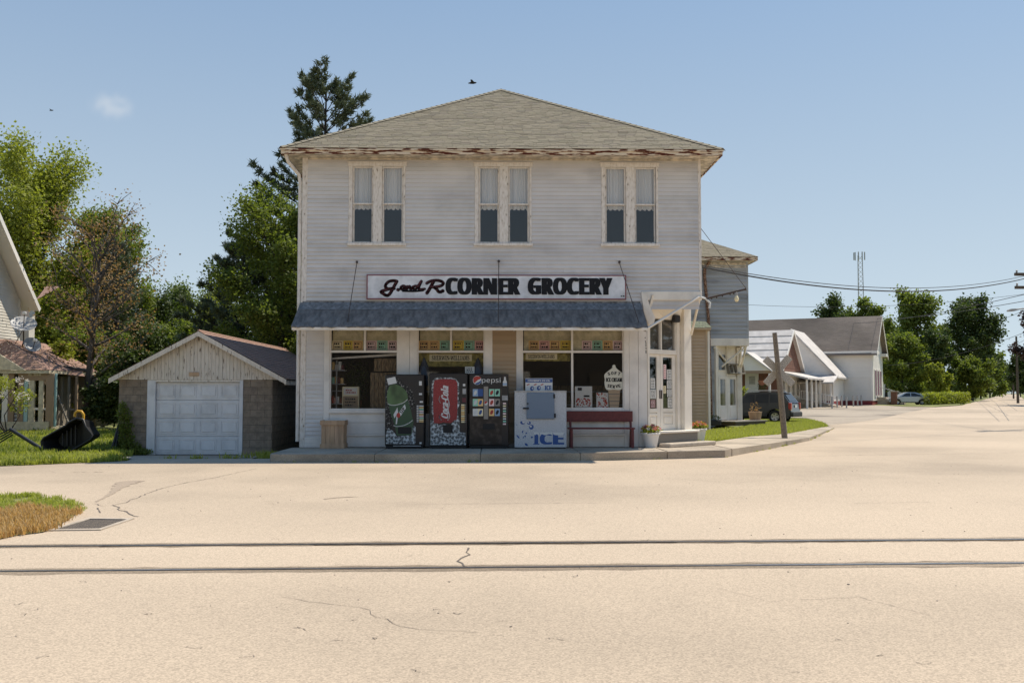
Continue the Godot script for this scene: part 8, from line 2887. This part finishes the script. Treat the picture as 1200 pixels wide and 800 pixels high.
func pine(called: String, label: String, at: Vector3, h: float, base: float, radius: float, sd: int, per := 6, dense := 1.0, needle := 0.2) -> void:
	var keep := rng
	rng = RandomNumberGenerator.new()
	rng.seed = sd
	var o := thing(called, label, "tree", at, "", false)
	var tr := MB.new()
	var spine := []
	var rad := []
	for i in 9:
		var f := i / 8.0
		spine.append(Vector3(sin(f * 5 + sd) * 0.1, h * 0.97 * f, cos(f * 4 + sd) * 0.1))
		rad.append(lerpf(h * 0.016 + 0.04, 0.03, f))
	tr.tube(spine, rad, 8)
	var nd := MB.new()
	var tuft := func(p: Vector3, d: Vector3) -> void:
		var ct := tone(0.2)
		for i in int(13 * dense):
			var e := (d * 0.75 + Vector3(rng.randfn(), rng.randfn() * 0.8 + 0.15, rng.randfn()) * 0.55).normalized()
			var s := e.cross(Vector3(rng.randfn(), rng.randfn(), rng.randfn())).normalized() * needle * 0.13
			var q := p + Vector3(rng.randfn(), rng.randfn(), rng.randfn()) * 0.05
			nd.col = ct * tone(0.15)
			nd.tri(q - s, q + s, q + e * needle * rng.randf_range(0.7, 1.2))
	var y := base
	while y < h * 0.97:
		var t := (y - base) / (h - base)
		for k in per:
			if rng.randf() < 0.12: continue
			var az := TAU * k / per + y * 1.7 + rng.randf_range(-0.35, 0.35)
			var len := radius * (pow(1.0 - t, 0.62) * 0.95 + 0.12) * rng.randf_range(0.55, 1.15)
			var el := lerpf(0.05, 0.9, t * t) + rng.randf_range(-0.12, 0.2)
			var dir := Vector3(cos(az) * cos(el), sin(el), sin(az) * cos(el))
			var p: Vector3 = spine[0].lerp(spine[8], y / (h * 0.97))
			var pts := [p]
			var n := maxi(4, int(len / 0.36))
			for i in n:
				dir = (dir + Vector3(rng.randfn() * 0.07, 0.045 + rng.randfn() * 0.05, rng.randfn() * 0.07)).normalized()
				p += dir * len / n
				pts.append(p)
				if i > n * 0.2:
					for w in 3:
						var side := (dir.cross(Vector3.UP).normalized() * (1.0 if w % 2 else -1.0) * rng.randf_range(0.4, 1.0) + dir * 0.7 + Vector3(0, rng.randf_range(-0.1, 0.5), 0)).normalized()
						var sl := rng.randf_range(0.2, 0.62) * clampf(1.3 - float(i) / n, 0.4, 1.0)
						var e := p + side * sl
						tr.tube([p, e], [0.012, 0.005], 3)
						tuft.call(e, side)
						tuft.call(p.lerp(e, 0.6), side)
			tuft.call(p, dir)
			var rr := []
			for i in pts.size(): rr.append(lerpf(0.05 * (1.0 - t) + 0.02, 0.008, float(i) / (pts.size() - 1)))
			tr.tube(pts, rr, 5)
		y += lerpf(0.62, 0.45, t)
	put(tr, "trunk", M.bark, o)
	put(nd, "crown", M.needle, o)
	rng = keep

func hedge(called: String, label: String, a: Vector3, b: Vector3, h: float, w: float, m: Material, count: int, size: float) -> void:
	var o := thing(called, label, "hedge", (a + b) / 2)
	var lv := MB.new()
	for i in count:
		var p := a.lerp(b, rng.randf())
		var f := rng.randi() % 4
		var q := Vector3(rng.randf_range(-w, w), rng.randf_range(0.05, h), rng.randf_range(-w, w))
		if f < 2: q.z = w * rng.randf_range(0.75, 1.05)
		elif f == 2: q.y = h * rng.randf_range(0.9, 1.06)
		lv.col = tone(0.2)
		leaf(lv, p + q, size * rng.randf_range(0.7, 1.3))
	put(lv, "foliage", m, o)
	var st := MB.new()
	for i in 10:
		var p := a.lerp(b, (i + 0.5) / 10.0)
		st.tube([p, p + Vector3(0.05, h * 0.8, 0)], [0.05, 0.02], 4)
	put(st, "stems", M.bark, o)

func at_ground(u: float, depth: float) -> Vector3:
	var p := at_depth(u, 460, depth)
	p.y = land(p.z) - 0.05
	return p

func height_at(v: float, depth: float, p: Vector3) -> float:
	return at_depth(600, v, depth).y - p.y

func make_trees() -> void:
	var p := at_ground(380, 44.0)
	pine("pine_tree", "tall dark pine rising behind the shop's left roof slope", p, height_at(90, 44.0, p), 2.0, 5.0, 7, 6, 1.15, 0.24)
	p = at_ground(326, 40.0)
	broadleaf("leafy_tree", "rounded leafy tree between the garage and the pine", "tree", p, height_at(238, 40.0, p), 1.0, 2.7, 11, M.leaf_maple, 20000, 0.13, "", null, 18, 0.45)
	p = at_ground(282, 43.0)
	pine("pine_tree", "low spreading dark pine behind the garage roof", p, height_at(300, 43.0, p), 0.6, 3.7, 17, 7, 1.3, 0.24)
	# left background
	p = at_ground(40, 60.0)
	broadleaf("leafy_tree", "large bright green tree towering behind the left house", "tree", p, height_at(218, 60.0, p), 2.0, 5.4, 29, M.leaf_lime, 30000, 0.195, "", null, 22, 0.45)
	p = at_ground(118, 62.0)
	broadleaf("leafy_tree", "green tree behind the withering brown tree", "tree", p, height_at(262, 62.0, p), 1.5, 3.6, 22, M.leaf_maple, 18000, 0.18, "", null, 18, 0.45)
	p = at_ground(104, 44.0)
	var wt := broadleaf("withering_tree", "withering tree with thin brown leaves and bare twigs in the yard", "tree", p, height_at(246, 44.0, p), 2.2, 2.9, 23, M.leaf_dry, 2500, 0.12, "", M.greybark, 24, 0.66, 0.3, 0.17)
	var hh := height_at(246, 44.0, p)
	var tw := MB.new()
	for i in 16:
		var b0 := Vector3(rng.randf_range(-1.6, 1.6), hh * rng.randf_range(0.55, 0.85), rng.randf_range(-0.8, 0.8))
		var tip := b0 * Vector3(1.35, 1, 1.3) + Vector3(rng.randf_range(-0.3, 0.3), rng.randf_range(0.9, 2.2), 0)
		tw.tube([b0 * Vector3(0.4, 0.9, 0.4), b0, b0.lerp(tip, 0.5) + Vector3(0.06, 0, 0), tip], [0.035, 0.022, 0.014, 0.006], 4)
	put(tw, "bare_twigs", M.greybark, wt)
	p = at_ground(134, 56.0)
	pine("spruce_tree", "narrow dark spruce behind the withering tree", p, height_at(285, 56.0, p), 1.0, 2.4, 25, 6, 0.9, 0.24)
	var k := 0
	for q in [[70, 57, 372, 2.8], [150, 60, 372, 3.0], [190, 62, 360, 3.0], [225, 66, 352, 3.2], [255, 60, 372, 2.6], [120, 50, 420, 2.2], [165, 48, 408, 2.0], [205, 50, 400, 2.2], [60, 46, 430, 1.6], [-5, 64, 300, 4.0], [142, 44, 442, 1.6], [320, 62, 380, 3.0]]:
		p = at_ground(q[0], q[1])
		broadleaf("thicket_tree", ["bright yellow-green", "mid-green", "dark green", "mid-green"][k % 4] + " bushy tree in the thicket behind garage and yard", "tree", p, height_at(q[2], q[1], p), 0.3, q[3], 40 + k, [M.leaf_lime, M.leaf_maple, M.leaf_dark, M.leaf_maple][k % 4], 9000, 0.165, "thicket behind the garage and yard", null, 14, 0.55)
		k += 1
	# unseen trees added across the side street to darken the corner door glass
	k = 0
	for q in [Vector3(44, -0.05, -9), Vector3(50, -0.05, -2), Vector3(47, -0.05, 6)]:
		broadleaf("unseen_tree", "unseen tree added across the side street to darken the corner door glass", "tree", q, 9.5, 1.0, 4.2, 120 + k, M.leaf_dark, 3500, 0.4, "unseen trees across the side street", null, 14, 0.5)
		k += 1
	# right background
	p = at_ground(1070, 132.0)
	broadleaf("leafy_tree", "tall lumpy green tree behind the church gable", "tree", p, height_at(349, 132.0, p), 2.0, 3.7, 61, M.leaf_maple, 9000, 0.38, "", null, 16, 0.5, 0.0, 0.22)
	p = at_ground(1140, 140.0)
	broadleaf("leafy_tree", "broad dark green tree beside the far end of the street", "tree", p, height_at(364, 140.0, p), 1.5, 4.5, 62, M.leaf_dark, 11000, 0.40, "", null, 18, 0.5, 0.0, 0.2)
	p = at_ground(1058, 116.0)
	broadleaf("leafy_tree", "rounded olive green tree close beside the church gable", "tree", p, height_at(404, 116.0, p), 0.8, 2.9, 63, M.leaf_maple, 8000, 0.32, "", null, 15, 0.6)
	p = at_ground(1100, 126.0)
	broadleaf("leafy_tree", "very dark dense tree between the taller street trees", "tree", p, height_at(396, 126.0, p), 0.8, 2.7, 64, M.leaf_dark, 8000, 0.32, "", null, 15, 0.5)
	p = at_ground(1098, 113.0)
	broadleaf("young_tree", "small pointed yellow-green tree behind the hedge", "tree", p, height_at(431, 113.0, p), 0.4, 1.5, 65, M.leaf_lime, 4000, 0.26, "", null, 14, 0.75)
	p = at_ground(1136, 128.0)
	broadleaf("leafy_tree", "low spreading green tree beside the street behind the hedge end", "tree", p, height_at(434, 128.0, p), 0.6, 2.9, 66, M.leaf_maple, 6000, 0.32, "", null, 14, 0.5)
	k = 0
	for q in [[1160, 190, 422, 4.0, "leaf_maple"], [1172, 240, 436, 4.0, "leaf_dark"], [1150, 170, 418, 3.2, "leaf_dark"], [1168, 300, 444, 5.0, "leaf_dark"], [1186, 330, 446, 5.0, "leaf_dark"]]:
		p = at_ground(q[0], q[1])
		broadleaf("street_tree", ("mid-green" if q[4] == "leaf_maple" else "dark green") + " far tree lining the street beyond the hedge", "tree", p, height_at(q[2], q[1], p), 0.8, q[3], 70 + k, M[q[4]], 3500, 0.55, "far trees along the street", null, 12, 0.5)
		k += 1
	p = at_ground(1224, 100.0)
	broadleaf("purple_tree", "purple-leaved tree at the right side of the street", "tree", p, height_at(362, 100.0, p), 3.0, 2.4, 81, M.leaf_purple, 4500, 0.3)
	p = at_ground(1206, 150.0)
	broadleaf("leafy_tree", "dark tree across the street beyond the purple tree", "tree", p, height_at(424, 150.0, p), 0.8, 2.6, 82, M.leaf_dark, 4000, 0.4)
	p = at_ground(1196, 210.0)
	broadleaf("leafy_tree", "distant dark tree at the far right end of the street", "tree", p, height_at(436, 210.0, p), 0.8, 2.6, 83, M.leaf_dark, 3500, 0.5)
	p = at_ground(977, 165.0)
	broadleaf("leafy_tree", "round tree crown showing above the church ridge", "tree", p, height_at(361, 165.0, p), 4.0, 4.4, 84, M.leaf_dark, 6000, 0.45)
	p = at_ground(1012, 175.0)
	broadleaf("leafy_tree", "tree crown behind the foot of the radio mast", "tree", p, height_at(356, 175.0, p), 4.0, 4.2, 85, M.leaf_maple, 5000, 0.5)
	p = at_ground(1040, 150.0)
	broadleaf("leafy_tree", "green tree tucked behind the church ridge end", "tree", p, height_at(385, 150.0, p), 2.0, 3.2, 86, M.leaf_maple, 5000, 0.4)
	var a := pg(1086, 474.5); var b := pg(1132, 472.5)
	hedge("clipped_hedge", "long bright green clipped hedge beside the silver car", a, b, 1.15, 0.5, M.leaf_lime, 5200, 0.22)
	k = 0
	for q in [[1143, 466.5, 1.3, 0.9], [1153, 465.8, 1.2, 0.8]]:
		p = pg(q[0], q[1])
		broadleaf("round_bush", "round green bush on the grass between hedge and street", "bush", p, q[2], 0.1, q[3], 90 + k, M.leaf_lime, 1400, 0.2, "round bushes beyond the hedge", null, 10, 0.5)
		k += 1
	p = at_ground(862, 62.0)
	broadleaf("round_bush", "bright bush by the brick wall beside the parked dark car", "bush", p, 1.6, 0.1, 0.9, 95, M.leaf_lime, 1500, 0.14, "", null, 10, 0.5)

# ---------------------------------------------------------------- grass
func tuft_mesh(blades: int, h: float, spread: float, sd: int) -> ArrayMesh:
	var keep := rng
	rng = RandomNumberGenerator.new()
	rng.seed = sd
	var m := MB.new()
	for i in blades:
		var a := rng.randf() * TAU
		var p := Vector3(rng.randfn() * spread, 0, rng.randfn() * spread)
		var hh := h * rng.randf_range(0.5, 1.15)
		var d := Vector3(cos(a), 0, sin(a))
		var s := Vector3(-d.z, 0, d.x) * h * 0.07
		m.col = tone(0.25)
		var k := p + Vector3(0, hh * 0.6, 0) + d * hh * 0.18
		var t := p + Vector3(0, hh, 0) + d * hh * rng.randf_range(0.3, 0.7)
		m.quad(p - s, p + s, k + s * 0.8, k - s * 0.8)
		m.tri(k - s * 0.8, k + s * 0.8, t)
	rng = keep
	return m.mesh()

func scatter(called: String, label: String, poly: PackedVector2Array, y: float, mesh: Mesh, m: Material, per_m2: float, sd: int, keep_if: Callable, zmin := -60.0) -> void:
	var r := RandomNumberGenerator.new()
	r.seed = sd
	var lo := poly[0]; var hi := poly[0]
	for p in poly:
		lo = lo.min(p); hi = hi.max(p)
	lo.y = maxf(lo.y, zmin)
	var xs: Array[Transform3D] = []
	var n := int((hi.x - lo.x) * (hi.y - lo.y) * per_m2)
	for i in n:
		var p := Vector2(r.randf_range(lo.x, hi.x), r.randf_range(lo.y, hi.y))
		if not keep_if.call(p, r): continue
		if not Geometry2D.is_point_in_polygon(p, poly): continue
		var s := r.randf_range(0.6, 1.3)
		xs.append(Transform3D(Basis(Vector3.UP, r.randf() * TAU).scaled(Vector3(s, s * r.randf_range(0.7, 1.2), s)), Vector3(p.x, (lawn_y(p.y) if poly == lawn else land(p.y) + y), p.y)))
	var mm := MultiMesh.new()
	mm.transform_format = MultiMesh.TRANSFORM_3D
	mm.mesh = mesh
	mm.instance_count = xs.size()
	for i in xs.size(): mm.set_instance_transform(i, xs[i])
	var o := MultiMeshInstance3D.new()
	o.name = numbered(called)
	o.multimesh = mm
	o.material_override = m
	add_child(o)
	tag(o, label, "grass", "", "stuff")

func make_grass() -> void:
	var fn := FastNoiseLite.new()
	fn.seed = 8; fn.frequency = 0.25
	var short := tuft_mesh(16, 0.13, 0.06, 1)
	var longer := tuft_mesh(14, 0.2, 0.07, 2)
	var dry := tuft_mesh(18, 0.085, 0.05, 3)
	# only where the camera looks over it
	var seen := func(p: Vector2, r: RandomNumberGenerator) -> bool: return p.x > -26.0 + (p.y - 4.0) * 0.35
	scatter("grass", "rough green lawn grass of the yard beside the garage", yard, 0.01, short, M.grassblade, 60.0, 1, func(p: Vector2, r: RandomNumberGenerator) -> bool: return seen.call(p, r) and r.randf() < clampf(1.25 - (4.0 - p.y) * 0.03, 0.2, 1.0), -30.0)
	scatter("grass", "taller unmown grass clumps standing in the yard lawn", yard, 0.01, longer, M.leaf_maple, 14.0, 2, func(p: Vector2, r: RandomNumberGenerator) -> bool: return seen.call(p, r) and fn.get_noise_2d(p.x, p.y) > 0.0, -34.0)
	scatter("grass", "short bright lawn grass on the corner beside the pavement", lawn, 0.10, tuft_mesh(16, 0.11, 0.06, 4), M.grassblade, 95.0, 3, func(_p: Vector2, _r: RandomNumberGenerator) -> bool: return true)
	var mid := g2(0, 606)
	var split := func(p: Vector2) -> float: return p.y - (g2(0, 603).y + fn.get_noise_2d(p.x * 3, p.y * 3) * 0.9)
	scatter("grass", "green grass on the far half of the roadside verge", island, 0.012, tuft_mesh(16, 0.075, 0.05, 5), M.grassblade, 170.0, 4, func(p: Vector2, r: RandomNumberGenerator) -> bool: return split.call(p) < 0.0 and fn.get_noise_2d(p.x * 6, p.y * 6) > -0.25)
	scatter("grass", "dry straw-coloured grass on the verge beside the drain grate", island, 0.012, dry, M.dryblade, 170.0, 5, func(p: Vector2, r: RandomNumberGenerator) -> bool: return split.call(p) > -0.25 and fn.get_noise_2d(p.x * 6, p.y * 6 + 40) > -0.4)
	# weeds along the kerb foot and the garage threshold
	var strip := PackedVector2Array()
	for p in kerb: strip.append(p + Vector2(0, 0.02))
	for i in kerb.size(): strip.append(kerb[kerb.size() - 1 - i] + Vector2(0, 0.10))
	scatter("weeds", "small weeds growing along the foot of the kerb", strip, 0.0, tuft_mesh(9, 0.06, 0.03, 6), M.grassblade, 60.0, 6, func(p: Vector2, r: RandomNumberGenerator) -> bool: return fn.get_noise_2d(p.x * 4, p.y * 4) > 0.12 or p.x > 7.0)
	scatter("weeds", "weeds before the garage and its door sill", PackedVector2Array([Vector2(-11.0, -0.9), Vector2(-6.0, -0.9), Vector2(-5.6, 1.7), Vector2(-10.4, 1.7)]), -0.09, longer, M.grassblade, 22.0, 7, func(p: Vector2, r: RandomNumberGenerator) -> bool: return (p.x < -9.9 or p.x > -6.6 or p.y > 1.5) and fn.get_noise_2d(p.x * 4, p.y * 4 + 9) > 0.0)
